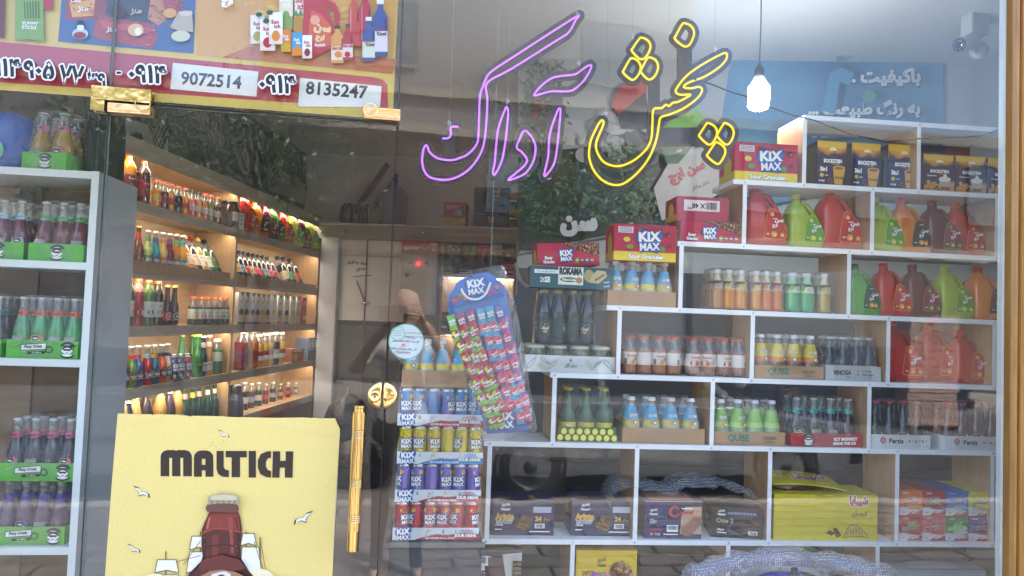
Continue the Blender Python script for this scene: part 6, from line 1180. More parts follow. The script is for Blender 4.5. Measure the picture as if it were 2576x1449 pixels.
for r in range(8):
    for q in range(6):
        f=r/7; x0=1150+(1244-1150)*f; x1=1268+(1328-1268)*f; y0=858+(1078-858)*f; y1=835+(1062-835)*f
        px=x0+(x1-x0)*q/5+rr.uniform(-2,2); py=y0+(y1-y0)*q/5+rr.uniform(-3,3)
        if r==7 and q in(2,3): continue
        kd=(0,1,0,1,5,1)[rr.randrange(6)] if q<3 else (2,3,2,4,2,3)[rr.randrange(6)]
        o=inst(sachet(*KD[kd]),'sachet',tb,dpt(px,py,-.022+.0018*r)); o.rotation_euler=(R_(-4),R_(-20+rr.uniform(-4,4) if q<3 else -10+rr.uniform(-4,4)),0); o.scale=(1,1,.84)
mb=MB(); out=[(1106,698),(1150,690),(1200,677),(1262,668),(1275,690),(1296,760),(1318,880),(1336,990),(1350,1068),(1340,1094),(1300,1104),(1240,1104),(1200,1092),(1180,1000),(1158,880),(1136,790),(1118,740)]
ring=smooth(out,True,3); rings=[]
cxp=sum(p[0] for p in out)/len(out); cyp=sum(p[1] for p in out)/len(out)
for s_,y in ((1.0,.0),(.97,-.014),(.90,-.026),(.7,-.034),(.4,-.036),(.05,-.037)):
    rings.append([tuple(dpt(cxp+(x-cxp)*s_,cyp+(yy-cyp)*s_,y+.006*mnoise.noise(Vector((x*.05,yy*.05,s_*3))))) for x,yy in ring])
mb.loft(rings,BAGF,False,True); rb_=[[tuple(dpt(cxp+(x-cxp)*s_,cyp+(yy-cyp)*s_,y)) for x,yy in ring] for s_,y in ((1.0,.0),(.9,.012),(.05,.014))]; mb.loft(rb_,BAGF,False,True); mb.build('plastic_bag',tb)
mb=MB(); mb.tube([dpt(1232,688,-.002),dpt(1236,640,-.002),dpt(1240,400,.02)+Vector((0,0,.7))],.0006,mat('a8acac',.3),5); mb.build('hanging_thread',tb)
# =================================================================== BUBBLE WRAP
def bubble():
    m=bpy.data.materials.new('bubble_wrap'); m.use_nodes=True; n=m.node_tree; n.nodes.clear(); o=n.nodes.new('ShaderNodeOutputMaterial'); mx=n.nodes.new('ShaderNodeMixShader'); t=n.nodes.new('ShaderNodeBsdfTransparent'); b=n.nodes.new('ShaderNodeBsdfPrincipled'); b.inputs['Base Color'].default_value=(.70,.73,.77,1); b.inputs['Roughness'].default_value=.18
    tc=n.nodes.new('ShaderNodeTexCoord'); v=n.nodes.new('ShaderNodeTexVoronoi'); v.inputs['Scale'].default_value=120; v.inputs['Randomness'].default_value=.25; n.links.new(tc.outputs['Object'],v.inputs['Vector'])
    r=n.nodes.new('ShaderNodeValToRGB'); r.color_ramp.elements[0].color=(.62,.62,.62,1); r.color_ramp.elements[1].color=(.16,.16,.16,1); r.color_ramp.elements[0].position=.22; r.color_ramp.elements[1].position=.52; n.links.new(v.outputs['Distance'],r.inputs[0])
    bp=n.nodes.new('ShaderNodeBump'); bp.inputs['Strength'].default_value=1; bp.inputs['Distance'].default_value=.006; bp.invert=True; n.links.new(v.outputs['Distance'],bp.inputs['Height']); n.links.new(bp.outputs[0],b.inputs['Normal'])
    n.links.new(r.outputs[0],mx.inputs[0]); n.links.new(t.outputs[0],mx.inputs[1]); n.links.new(b.outputs[0],mx.inputs[2]); n.links.new(mx.outputs[0],o.inputs[0]); return m
BUB=bubble(); BUBC=mat('565d80',.4,var=.35,vscale=30)
YW=.42; P0=at(1990,1420,YW); t=thing('wrapped_handlebar','curved handlebar of a ride-on toy muffled in bubble wrap, blue body below','ride-on toy',P0)
ctr=[(1690,1520),(1725,1475),(1745,1447),(1790,1428),(1850,1412),(1920,1402),(2000,1403),(2080,1412),(2160,1424),(2225,1446),(2275,1478),(2310,1530)]
S=smooth(ctr,False,5); mb=MB(); rings=[]; core=[]
for i,(x,y) in enumerate(S):
    p=at(x,y+4,YW+.03*math.sin(i*.4))-P0; r=.036*(1+.14*math.sin(i*1.3)+.10*math.sin(i*.7+1)); t_=(Vector(S[min(i+1,len(S)-1)])-Vector(S[max(i-1,0)])).normalized(); nrm=Vector((t_.y,0,t_.x)); nrm=Vector((t_.y,0,t_.x)).normalized(); ring=[]
    for k in range(28): a=2*math.pi*k/28; rr_=r*(1+.16*mnoise.noise(Vector((i*.55,math.cos(a)*1.6,math.sin(a)*1.6)))); ring.append(tuple(p+nrm*rr_*math.cos(a)*1.1+Vector((0,1,0))*rr_*math.sin(a)))
    rings.append(ring); core.append(p)
mb.loft(rings,BUB,True,True); mb.build('bubble_wrap',t)
mb=MB(); mb.tube(core,.024,BUBC,10); mb.build('handlebar',t)
mb=MB(); p=at(1980,1430,YW-.0)-P0; mb.tube([p+Vector((-.005,-.052,.02)),p+Vector((0,-.058,-.03)),p+Vector((.004,-.05,-.07))],.011,BLACK,10); mb.build('clamp',t)
mb=MB(); p=at(1975,1475,YW-.02)-P0; mb.ball(tuple(p),(.12,.08,.05),plas('1b46c0',.2),20); mb.ball(tuple(p+Vector((.09,.02,-.01))),(.08,.07,.045),plas('17181c',.2),20); mb.tube([p,p+Vector((0,.02,-.35)),p+Vector((0,.1,-.62))],[.05,.05,.06],plas('15161a',.3),12); mb.build('front_shell',t)
mb=MB(); p=at(1975,1475,YW-.02)-P0
for sx in (-.14,.14): mb.lathe([(0,-.03),(.09,-.03),(.10,-.02),(.10,.02),(.09,.03),(0,.03)],plas('18181b',.5),22,Matrix.Translation((p.x+sx,p.y+.1,-P0.z+.145))@Matrix.Rotation(math.pi/2,4,'Y'))
mb.tube([(p.x-.14,p.y+.1,-P0.z+.145),(p.x+.14,p.y+.1,-P0.z+.145)],.015,STEEL,8); mb.build('wheels',t) if False else mb.build('front_axle',t)
# crumpled sheet over the wafer cartons
mb=MB(); V=[];F=[]; nu,nv=34,9
prof=[(1535,1262),(1545,1232),(1562,1218),(1590,1212),(1640,1222),(1690,1232),(1720,1216),(1760,1210),(1810,1213),(1850,1222),(1890,1235),(1915,1252),(1921,1268)]
PR=smooth(prof,False,3)[:nu+1]; nu=len(PR)-1
for i,(x,y) in enumerate(PR):
    f=max(0,1-abs(x-1730)/260)
    for j in range(nv+1):
        g=j/nv; uu,zz=sp(x,y,.0); zz-=.02*(1-g)*(1+.8*mnoise.noise(Vector((x*.03,j*.9,0)))) if j<3 else 0
        n_=.010*mnoise.noise(Vector((x*.06,j*.8,3)))
        V.append(tuple(SF.w(uu,-.012+ .20*g,max(zz+n_-.012*(g-.3)**2, LZ[6]+.01))))
for i in range(nu):
    for j in range(nv): F.append((i*(nv+1)+j,(i+1)*(nv+1)+j,(i+1)*(nv+1)+j+1,i*(nv+1)+j+1))
mb.add(V,F,BUB,True); tag(mb.build('bubble_wrap'),'crumpled sheet of bubble wrap draped over the wafer cartons around a white divider','bubble wrap')
# =================================================================== WHITE DRINKS RACK at the left
WF=Frame(Vector((0,.46,0)),R_(-2.2))
def wp(px,py,t=0): return WF.px(px,py,t)
WZ=[wp(120,425)[1],wp(110,656)[1],wp(105,903)[1],wp(90,1377)[1]]; u1=(wp(252,440)[0]+wp(187,1430)[0])/2; u0=u1-1.25; WD=.26
t=thing('white_rack','white open drinks rack at the left behind the fixed glass','rack',WF.w(0,0,0),WF.ang); WG=mat('d5dcda',.35,var=.03)
for z in WZ+[WZ[-1]-.55]: mb=MB(); mb.box(u0+.021,0.0,z-.024,u1-.0235,WD,z,WG); mb.build('shelf',t)
mb=MB(); mb.box(u1-.023,-.0015,.04,u1,WD+.05,WZ[0]+.001,[WG,WG,WG,mat('9a9fa3',.4,var=.04),WG,WG]); mb.build('upright',t)
mb=MB(); mb.box(u0,-.0015,.04,u0+.02,WD+.05,WZ[0]+.001,WG); mb.build('upright',t)
BRN=wood('9a8570','86725f',2,6)
mb=MB(); mb.box(u0+.021,WD+.002,.05,u1-.3,WD+.012,WZ[0]-.03,BRN); mb.build('back_panel',t)
mb=MB(); mb.box(u1-.34,WD+.014,.05,u1-.024,WD+.024,WZ[0]-.03,wood('84705c','705e4c',2,6)); mb.build('back_panel',t)
def fizztray(mb,w,d,h):
    def a(c): 
        c.poly([(.20,.40),(.56,.50),(.56,.88),(.20,.74)],IK); c.poly([(.21,.44),(.55,.535),(.55,.84),(.21,.71)],IW); c.text('Fizzy Drink',.38,.635,.2,IK,bold=2.5,maxw=.31,rot=3); c.poly([(.30,.22),(.55,.28),(.55,.42),(.30,.36)],IK); c.text('12 x 250 cc',.43,.32,.08,IW,bold=1.5,maxw=.2,rot=3); c.ring(.60,.5,.2,.05,IK); c.poly([(.08,.55),(.22,.82),(.24,.92),(.1,.66)],IK); c.poly([(.09,.585),(.215,.83),(.225,.88),(.10,.65)],ink('b9d8a8')); ape(c,.86,.5,.42)
    lay(mb,w,d,h,a,card('5cb044'),left=lambda c:ape(c,.5,.5,.42))
def endtray(mb,w,d,h): lay(mb,w,d,h,lambda c:(ape(c,.52,.5,.42)),card('5cb044'))
def wpk(px0,px1,row,tt,label,nx,ny,bt,art,z=None,seed=1,rot=0,trayh=.058,H=.196):
    py=(425,656,903,1380)[row]-40; a=wp(px0,py,tt)[0]; b=wp(px1,py,tt)[0]; pitch=(b-a-.008)/nx; D=ny*pitch+.008; P=WF.w((a+b)/2,tt+D/2,WZ[row]+.0005)
    if z is not None: P.z=z
    return pack('drinks_pack',label,'drinks pack',P,WF.ang+R_(rot),nx,ny,pitch,trayh,art,bt,H,'fizzy drink packs in green trays',seed=seed,top=.86)
def fz(l,b,fs): 
    ms=[fizzy(l,b,f) for f in fs]; return lambda i,j:(ms[i%len(ms)],CROWN(),.187,(0 if ms else 0)+(.15*((i+j)%3-1)))
o=wpk(62,182,0,.02,'green tray of golden bottles with pink collars on top of the white rack',2,3,fz('b08a2c','d86a9a',[1,0]),lambda mb,w,d,h:lay(mb,w,d,h,lambda c:ape(c,.52,.5,.42),card('5cb044')),seed=51,rot=-7)
wpk(-75,60,1,.03,'green tray of dark red bottles with pale blue collars cut by the picture edge',3,3,fz('6b2230','8fc4dc',[0,1,0]),endtray,seed=52)
wpk(72,212,1,.02,'green tray of dark red bottles with green collars beside the white upright',3,4,fz('6f2434','4fb86a',[1,2,1]),endtray,seed=53)
wpk(-150,2,2,.02,'green tray of dark bottles with teal collars at the far left of the third shelf',4,3,fz('2c2030','3f8a7a',[0,1,2,0]),fizztray,seed=54)
wpk(16,197,2,.02,'green tray of green bottles with orange collars on the third shelf',4,3,fz('3f9a5a','e2704a',[1,0,1,1]),fizztray,seed=55)
zb_=WZ[3]+.001; o=wpk(-25,162,3,.02,'lower green tray of purple-collared bottles, under another tray on the bottom shelf',4,3,fz('5a4460','6a4aa8',[2,0,1,2]),fizztray,z=zb_,seed=56)
wpk(-12,176,3,.02,'upper green tray of dark blue bottles with pink collars, stacked on the bottom shelf',4,3,fz('22344a','d8688a',[0,1,2,0]),fizztray,z=zb_+.203,seed=57)
# things on and behind the rack
ul_,ur_=wp(206,380,.10)[0],wp(319,380,.34)[0]; P=WF.w((ul_+ur_)/2,.235,WZ[0]+.003); ws=ur_-ul_; hs=wp(260,297,.15)[1]-WZ[0]
t=thing('loudspeaker','black loudspeaker box at the right end of the white rack top','loudspeaker',P,WF.ang+R_(4)); P.x=P.x
mb=MB(); mb.box(-ws/2,-.15,0,ws/2,.12,hs,mat('141518',.5,bump=.1,bscale=200),b=.012); mb.build('cabinet',t)
mb=MB(); mb.box(-ws/2+.012,-.156,.012,ws/2-.012,-.1505,hs*.86,mat('1b1c1f',.7,bump=.4,bscale=500)); 
for k in range(14): mb.box(-ws/2+.015+k*(ws-.03)/14,-.157,hs*.88,-ws/2+.019+k*(ws-.03)/14,-.1505,hs*.97,mat('3a3c40',.5))
mb.build('grille',t)
P=WF.w(wp(10,400,.10)[0]-.05,.12,WZ[0]+.002); t=thing('blue_sack','rounded bright blue printed bag standing at the left end of the rack top','bag',P)
mb=MB(); mb.loft([[(.15*f*math.cos(a),.07*f*math.sin(a),z) for a in [2*math.pi*q/24 for q in range(24)]] for z,f in ((0,.9),(.02,1),(.08,1.06),(.14,1.0),(.18,.85),(.20,.55),(.205,.1))],plas('1f62b4',.3)); mb.build('body',t)
mb=MB(); c=Cv(mb,FRONT(.2,.142),.2,.2,step=.0006); c.ell(.74,.3,.12,.16,ink('58b890')); c.ell(.62,.62,.1,.1,ink('5ab894')); c.line([(.74,.3),(.66,.58)],.04,ink('3f8a6a')); mb.build('print',t)
a=wp(60,470,.2); mb=MB(); za=WZ[0]-.035; zb2=a[1]-.10; mb.box(-.022,-.002,zb2,.022,.002,za,mat('1d2226',.7,bump=.3,bscale=300)); mb.box(-.03,-.012,zb2+.02,.03,.008,zb2+.075,plas('15181b',.35)); mb.box(-.024,-.009,zb2-.05,.024,.006,zb2+.019,plas('15181b',.35))
tag(mb.build('strap',None,WF.w(a[0],.22,0),WF.ang),'black webbing strap with a buckle hanging behind the white rack','strap')
mb=MB(); q=[wp(x,y,.255) for x,y in ((102,445),(106,470),(110,495),(108,520))]; mb.tube([WF.w(u_,.252,z_) for u_,z_ in q],.002,BLACK,6); tag(mb.build('cable'),'thin dark cable running down the back panel of the white rack','cable')
# =================================================================== OAK WALL RACK with warm light, along the left wall
OD=.30
def op(px,py,t=0): return OF.px(px,py,t)
zof=lambda lst: sum(op(x,y)[1] for x,y in lst)/len(lst)
ZTOP=zof([(330,390),(600,475)]); Z1=zof([(333,520),(597,572),(599,581),(798,621)]); Z2=zof([(310,674),(588,696)]); Z3=zof([(301,827),(577,817),(591,814)]); Z4=zof([(293,984),(575,939)]); Z5=Z4-(Z3-Z4)*.98
ZB=[Z1,Z2,Z3,Z4,Z5,Z5-.4]; uS=op(272,600)[0]; uM=(op(604,480)[0]+op(578,900)[0])/2; uE=(op(806,560)[0]+op(797,810)[0])/2
t=thing('oak_rack','long oak wall rack with warm lit shelves of bottles along the left wall','rack',OF.w(0,0,0),OF.ang)
mb=MB(); mb.box(uS,0,ZTOP,uE,OD+.04,ZTOP+.075,[OAKL,OAK,OAKD,OAK,OAK,OAK]); mb.build('canopy',t); mb=MB(); mb.box(uS,.0015,ZTOP-.022,uM-.014,.016,ZTOP-.0005,OAKD); mb.box(uM+.014,.0015,ZTOP-.022,uE-.027,.016,ZTOP-.0005,OAKD); mb.build('valance',t)
mb=MB(); mb.box(uS,OD+.005,.05,uE,OD+.03,ZTOP-.001,OAKL); mb.build('back_panel',t)
OAKV=wood('b8966c','a58358',12,1.0)
for uu,nm in ((uS,'side_panel'),(uM-.013,'divider'),(uE-.026,'side_panel')):
    mb=MB(); mb.box(uu,-.002,.045,uu+.026,OD+.004,ZTOP-.001,[OAKV,OAKV,OAKD,OAKV,OAKV,OAKV]); mb.build(nm,t)
for z in ZB:
    for a,b in ((uS+.027,uM-.014),(uM+.014,uE-.027)): mb=MB(); mb.box(a,.001,z-.058,b,.016,z-.0385,OAKD); mb.build('valance',t); mb=MB(); mb.box(a,0,z-.038,b,OD+.004,z,[OAKL,OAKL,OAKD,OAKV,OAKV,OAKV]); mb.build('shelf',t)
for a,b in ((uS+.027,uM-.10),(uM+.014,uE-.09)):
    mb=MB(); mb.box(a,-.012,Z2-.03,b,-.0005,Z2+.035,OAK); mb.build('lip',t)
for zt2 in (ZTOP,Z1-.038,Z2-.038,Z3-.038,Z4-.038):
    for a,b in ((uS+.04,uM-.03),(uM+.03,uE-.05)): mb=MB(); mb.box(a,.022,zt2-.006,b,.048,zt2-.001,LEDW); mb.build('light_strip',t)
ORZ=OF.ang+math.pi*0; RLAB=['top','second','third','fourth','fifth']
OFACE=OF.ang
def oplace(px,row,tt): 
    py=(500,640,800,930,1030)[row]; u_=op(px,py,tt)[0]; return OF.w(u_,tt,ZB[row]+.0005)
def obottle(px,row,tt,body,capmesh,zc,label,pyt=None,turn=-1.15,sc=None,lean=0,cat='bottle',name='bottle',group=None,H=None):
    P=oplace(px,row,tt); P.z+=(.018 if lean else 0); o=inst(body,name,None,P); k=1
    if pyt is not None: k=(op(px,pyt,tt)[1]-ZB[row])/H
    o.scale=(min(k,1.25) if sc is None else sc,)*2+(k,)
    o.rotation_euler=(R_(-lean),0,OFACE-.35) if lean else (0,0,OFACE-.35)
    tag(o,label,cat,group)
    if capmesh: inst(capmesh,'lid' if 'lid' in capmesh.name else 'cap',o,(0,0,zc))
    return o
def bigart(c1): return lambda c:(c.text('فروستا',.5,.8,.14,IW,bold=1.5,maxw=.7),c.ell(.42,.28,.28,.16,ink('a8404a')),c.ell(.62,.22,.2,.13,ink('8a2a3a')),c.ell(.5,.45,.12,.09,ink('5a7a3a')))
OCB=capm('e0562a',.0175,.016); BKC=capm('17171a',.0165,.014); OCS=capm('dd5428',.0165,.014)
BIG1=pet('4a2018','8a2238',.045,.155,.044,.265,.019,bigart(1),.055,headc=None,key='big1'); BIG2=pet('d08a1c','7a3040',.045,.155,.044,.265,.019,bigart(1),.055,headc='e0a83a',key='big2')
G1='bottles on the top oak shelf'
obottle(318,0,.08,BIG2,OCB,.2655,'large amber juice bottle with orange cap, half hidden by the white rack upright',385,H=.28,group=G1)
obottle(358,0,.05,BIG1,OCB,.2655,'large dark cola-like bottle with crimson label and orange cap on the top oak shelf',405,H=.28,group=G1)
SM=[(392,'d98a1c','c9b84a',0,'golden juice bottle with yellow label'),(411,'5a2030','8a2440',0,'plum juice bottle with crimson label'),(428,'c88a34','a84048',0,'amber juice bottle with rosy label'),(446,'1f1a20','4a2038',0,'black juice bottle with plum label'),(465,'d88a20','c05a40',0,'orange juice bottle with coral label'),(483,'c0506a','c9c4c8',1,'pink drink bottle with black cap and white label'),(499,'e0961c','ccc9c0',1,'orange drink bottle with black cap and white label'),(515,'c06a3c','d2d0c8',0,'coral juice bottle with apple label'),(530,'6a7a44','cdd4c0',0,'olive juice bottle with green apple label'),(547,'6a2a34','c9c9c4',0,'dark red white-labelled juice bottle beside the jar')]
tops=[453,458,463,468,473,479,483,487,491,496]
for k,(px,l,lb,bc,nm) in enumerate(SM):
    b=pet(l,lb,.045,.085,.031,.165,.017,(lambda c:(c.ell(.5,.3,.3,.22,ink('6aa83a')),c.text('سن ایچ',.5,.75,.2,IR,bold=2,maxw=.7))) if k>6 else None,.04,key='sm%d'%k); obottle(px,0,.05,b,BKC if bc else OCS,.1655,nm+(', left half of the top oak shelf' if k<5 else ', right half of the top oak shelf'),tops[k],H=.18,group=G1)
def djar(mb): g=liq('3a2a1c'); mb.lathe([(0,0,g),(.05,0),(.054,.006),(.054,.10),(.046,.118),(.044,.122)],g,22); c=Cv(mb,wrapM(.03,-.2),.07,.06,.054); c.rect(.3,.1,.9,.9,ink('b9b0b4'))
obottle(579,0,.06,bmesh_('jar|dark',djar),bmesh_('lid|dark',lambda mb:mb.lathe([(.047,0,BLACK),(.048,.001),(.048,.013),(.045,.016),(0,.016)],BLACK,22)),.122,'dark honey jar with black lid beside the oak divider on the top shelf',508,H=.138,name='jar',cat='jar')
# row 2
AMB=longneck('6a3a1c',None,'a82434',.036,.255,lambda c:(c.ell(.7,.4,.3,.5,ink('6a2430')),c.text('IS',.72,.4,.3,IW,bold=1)),'amb'); GCAP=capm('d8b83a',.0145,.009)
obottle(316,1,.09,AMB,GCAP,.255,'brown malt bottle mostly hidden behind the white rack upright',563,H=.264); obottle(346,1,.06,AMB,GCAP,.255,'brown malt bottle with red neck foil and gold cap on the second oak shelf',568,H=.264)
def coolart(cc): return lambda c:(c.ell(.5,.5,.5,.45,ink(cc)),c.text('COOL',.5,.5,.34,IW,bold=3,maxw=.75,outl=(IK,2.5)),c.ell(.6,.12,.2,.12,ink('b8d84a')))
CO=[(370,'b9c47a','5a9a4a','lime'),(389,'1f9ab0','3a5aa8','turquoise'),(408,'d9bf5a','c87a4a','pale yellow'),(425,'6a2440','7a4a8a','plum'),(442,'c87a34','5a9a4a','amber'),(458,'e0a42c','3f9aa0','golden')]
for k,(px,l,lb,nm) in enumerate(CO): obottle(px,1,.04+.004*k,longneck(l,lb,lb,.026,.205,coolart(lb),'co%d'%k,True),capm('d9d9cf',.0142,.009),.205,'%s soft drink bottle with white crown on the second oak shelf'%nm,579+k*2.6,H=.214,group='small soda bottles on the second oak shelf')
LEANS=[(483,'b8742c','dd5a24','orange'),(500,'1c1a1c','e0bc2a','yellow, over dark liquid'),(516,'b8962c','a82434','dark red'),(532,'3f6a34','dfc030','bright yellow, near the end'),(549,'23402c','1a1a1c','black')]
for k,(px,l,cc,nm) in enumerate(LEANS):
    b=pet(l,['dcd2c0','d9c4b8','dcd8d0','cfdcc0','3f5a3a'][k],.03,.115,.038,.245,.019,lambda c:(c.text('سن ایچ',.5,.78,.16,IR,bold=3,maxw=.8),c.ell(.4,.28,.32,.2,ink(['d9822c','c88a3a','b0305a','7aa83a','2c3a2c'][k])),c.ell(.7,.2,.2,.14,ink('d8b04a'))),.06,key='ln%d'%k)
    obottle(px,1,.045,b,capm(cc,.0195,.03),.2455,'big juice bottle leaning back on the second oak shelf, %s cap'%nm,None,lean=32,group='leaning juice bottles')
# row 3
TL=[(318,'3f5a24','c9d4c0','d9822c','olive green'),(343,'b03048','a83048','e8c8c8','rose red'),(369,'3f7a34','cfe0dc','6a4a34','leaf green'),(393,'2a2426','c9d0cc','a82448','near black')]
for k,(px,l,lb,f_,nm) in enumerate(TL):
    b=pet(l,lb,.06,.165,.041,.29,.021,lambda c:(c.text('سن ایچ',.6,.75,.13,IR,bold=2.5,maxw=.6),c.ell(.5,.3,.26,.16,ink(f_)),c.ell(.7,.2,.18,.1,ink('d8c08a'))),.06,headc=['6a7a3a','d8a090','6a8a4a','4a4a34'][k],key='tl%d'%k); obottle(px,2,.05,b,capm('e86a1c',.0225,.018),.2905,'tall %s juice bottle with orange cap on the third oak shelf'%nm,699+3*k,H=.308,group='tall orange-capped bottles')
IB=lambda lb,k: longneck('2a1614',lb,None,.030,.235,lambda c:(c.ring(.5,.5,.4,.05,IW),c.text('IS',.5,.5,.3,IW,bold=1)),'ib%d'%k)
obottle(418,2,.05,IB('b8404a',0),capm('c8a84a',.0155,.013),.235,'dark malt bottle with gold cap and red label on the third oak shelf',717,H=.248); obottle(436,2,.05,IB('2a3a34',1),capm('c8a84a',.0155,.013),.235,'dark malt bottle with gold cap and dark green label on the third oak shelf',718,H=.248)
for k,px in enumerate((484,506,523,539,553,566)):
    b=pet('2a3a20','c9d4c4',.04,.105,.031,.17,.019,lambda c:(c.text('سن ایچ',.55,.68,.2,IR,bold=2.5,maxw=.6),c.ell(.5,.25,.26,.22,ink(['d8c03a','c0304a','d8822c','8aa83a','b04a5a','6ab03a'][k])),c.rect(.03,.1,.14,.9,IW)),.04,key='sx%d'%k); obottle(px,2,.05,b,capm('d8552a',.0205,.015),.1705,'small dark orange-capped juice bottle, %s of six on the third oak shelf'%ORD[k],746+k*.5,H=.186,group='six small orange-capped bottles')
# row 4
FZ=[(309,'4a3a44','c85a7a','dark grey'),(327,'7aa03a','d8603a','lime green'),(344,'2f6a9a','d8488a','blue'),(368,'a83038','8fc0d8','red'),(386,'2f6a8a','c8b03a','teal blue'),(404,'d0602c','3a3a3a','orange'),(419,'b9a890','2a3a5a','pale')]
for k,(px,l,bd,nm) in enumerate(FZ): obottle(px,3,.05,fizzy(l,bd,0),CROWN(),.187,'%s soda bottle with round face label on the fourth oak shelf'%nm,872-k*1.2,H=.195,group='face-labelled soda bottles')
for k,(px,c1,c2,nm) in enumerate(((436,'3a4a9a','6a3a6a','blue and purple'),(452,'3a5a9a','4a8a3a','blue and green'),(470,'b83048','b8a03a','red and yellow'))): 
    obottle(px,3,.02,can(c1,c2,0),None,0,'slim %s soda can before the green bottles'%nm,892-k*1,H=.134,name='soda_can',cat='can',sc=1.0)
GB=longneck('2f7a34',None,None,.033,.25,lambda c:c.text('Lemon',.5,.8,.2,ink('9ac07a'),bold=1,maxw=.6),'gb'); YCP=capm('ecd81c',.0155,.009)
for px,tt,nm in ((454,.12,'behind the soda cans'),(482,.11,'second of three on the fourth oak shelf'),(495,.05,'nearest the white-capped bottles')): obottle(px,3,tt,GB,YCP if px!=454 else GCAP,.25,'tall green lemon drink bottle, '+nm,842,H=.259)
WB=lambda l,lb,k: longneck(l,lb,'dcdcd8',.029,.235,lambda c:c.text('Sunich',.5,.7,.2,IR,bold=2,maxw=.7),'wb%d'%k)
obottle(508,3,.05,WB('24405a','c8ccd4',0),capm('dcdcd6',.0155,.010),.235,'white-capped dark blue long bottle on the fourth oak shelf',846,H=.245); obottle(523,3,.06,WB('b88a4a','d4d0c8',1),capm('dcdcd6',.0155,.010),.235,'white-capped tan long bottle on the fourth oak shelf',844,H=.245)
obottle(543,3,.06,pet('2f7a4a','bcc8bc',.075,.13,.035,.19,.021,None,.035,key='wg'),capm('dcdcd6',.0225,.016),.1905,'green bottle with broad white cap at the end of the fourth oak shelf',853,H=.207)
# row 5
R5=[(303,'d9862c','orange',1002),(320,'1f2030','dark blue',1010),(338,'c8b04a','straw yellow',998),(366,'3a2a30','dark plum',991),(401,'d8a030','golden',984),(424,'4a3040','purple-black',985),(443,'dba03a','amber',977)]
for k,(px,l,nm,yt) in enumerate(R5): obottle(px,4,.07,pet(l,['c9c0a8','3a5a4a','c8c4a0','4a4a4a','4f8a6a','7a4a58','cdb8a0'][k],.05,.105,.038,.235,.018,None,.09,headc=l if k in(1,3,5) else 'dcb060',key='r5%d'%k),capm('b9d4d8',.0195,.010),.2355,'%s juice bottle with pale cap above the yellow poster'%nm,yt,H=.245,group='juice bottles above the poster edge')
for k,(px,lb,nm) in enumerate(((463,'d8b0a8','pink'),(482,'c8cc4a','yellow'),(498,'d8b4ac','pinkish white'),(520,'d4cfc4','cream'),(537,'c4d0c8','pale grey'))): obottle(px,4,.06,longneck('23452f',None,lb,.034,.25,None,'r5g%d'%k),GCAP,.25,'green long-necked bottle with %s neck label above the poster'%nm,974-k*3,H=.259,group='green bottles above the poster edge')
def bigdk(mb): g=liq('4a4a50'); mb.lathe([(0,0,g),(.06,0),(.064,.01),(.06,.12),(.05,.15),(.045,.17,BLACK),(.046,.22),(.03,.235),(0,.236)],g,22)
obottle(590,4,.04,bmesh_('thermos|dark',bigdk),None,0,'smoky glass jug with black top at the foot of the oak divider',968,H=.236,name='glass_jug',cat='jug')
# second bay: syrup jugs, leaning bottles, cartons, bottles
JO=[(614,'red',482,'red syrup jug behind a narrow white carton, first in the far oak bay'),(648,'orange',506,'orange syrup jug with black label in the far oak bay'),(673,'maroon',514,'maroon syrup jug next to the orange one in the far oak bay'),(690,'green',521,'green syrup jug in the middle of the far oak bay'),(715,'red',529,'orange-red syrup jug right of the green one in the far oak bay'),(739,'lime',535,'yellow-lime syrup jug right of the orange-red one in the far oak bay'),(759,'maroon',541,'maroon syrup jug between two yellow-lime jugs in the far oak bay'),(779,'lime',547,'yellow-lime syrup jug last in the far oak bay')]
for k,(px,c,pyt,nm) in enumerate(JO):
    a,b,cc,d=JUG[c]; P=oplace(px,0,.06); kk=(op(px,pyt,.06)[1]-ZB[0])/.245; o=jug(nm,a,b,cc,d,P,OF.ang-.35,c in('orange','green'),kk,'syrup jugs in the oak rack')
def narrow(c): c.circ(.5,.75,.05,IK); c.rect(.3,.45,.7,.55,ink('9ab0a0')); c.circ(.5,.3,.05,ink('7a4a3a')); c.rect(0,.9,1,1,ink('3f8a4a'))
P=oplace(608,0,.0); carton('juice_carton','narrow white carton with green top standing before the first red jug','carton',.055,.05,op(608,533,.0)[1]-ZB[0],card('c9cbc8'),P+OF.T*.015,OF.ang-.3,narrow)
LB_=[('b8a04a','dark'),('3a70a8','blue'),('b8343a','red'),('b0a86a','straw'),('c03a6a','pink'),('a84a3a','brick'),('4a8ab0','sky blue'),('b8402c','orange-red'),('b03048','crimson')]
for k,(lb,nm) in enumerate(LB_):
    px=606+11.6*k; b=pet('241c20',lb,.03,.10,.033,.215,.017,lambda c:(c.text('سن ایچ',.5,.75,.17,IW,bold=2.5,maxw=.8),c.ell(.5,.3,.3,.22,ink(['d8902c','c9d0d8','c83a48','7a8a3a','d85a8a','c8703a','c9d4dc','d8602c','a82a3a'][k]))),.055,key='lb%d'%k)
    obottle(px,1,.045,b,capm('1c1c1e',.0175,.024),.2155,'dark leaning bottle with %s label in the far oak bay'%nm,None,lean=30,group='dark leaning bottles')
for k,(px,lb,nm) in enumerate(((727,'b0a48a','wider, with beige label'),(741,'3f7a44','with green label'),(757,'8a3a2c','with red-brown label, at the end'))): obottle(px,1,.045,pet('1c181a',lb,.03,.11,.040,.24,.02,None,.06,key='lc%d'%k),capm('1c1c1e',.0195,.03),.2405,'dark leaning bottle '+nm,None,lean=30,group='dark leaning bottles')
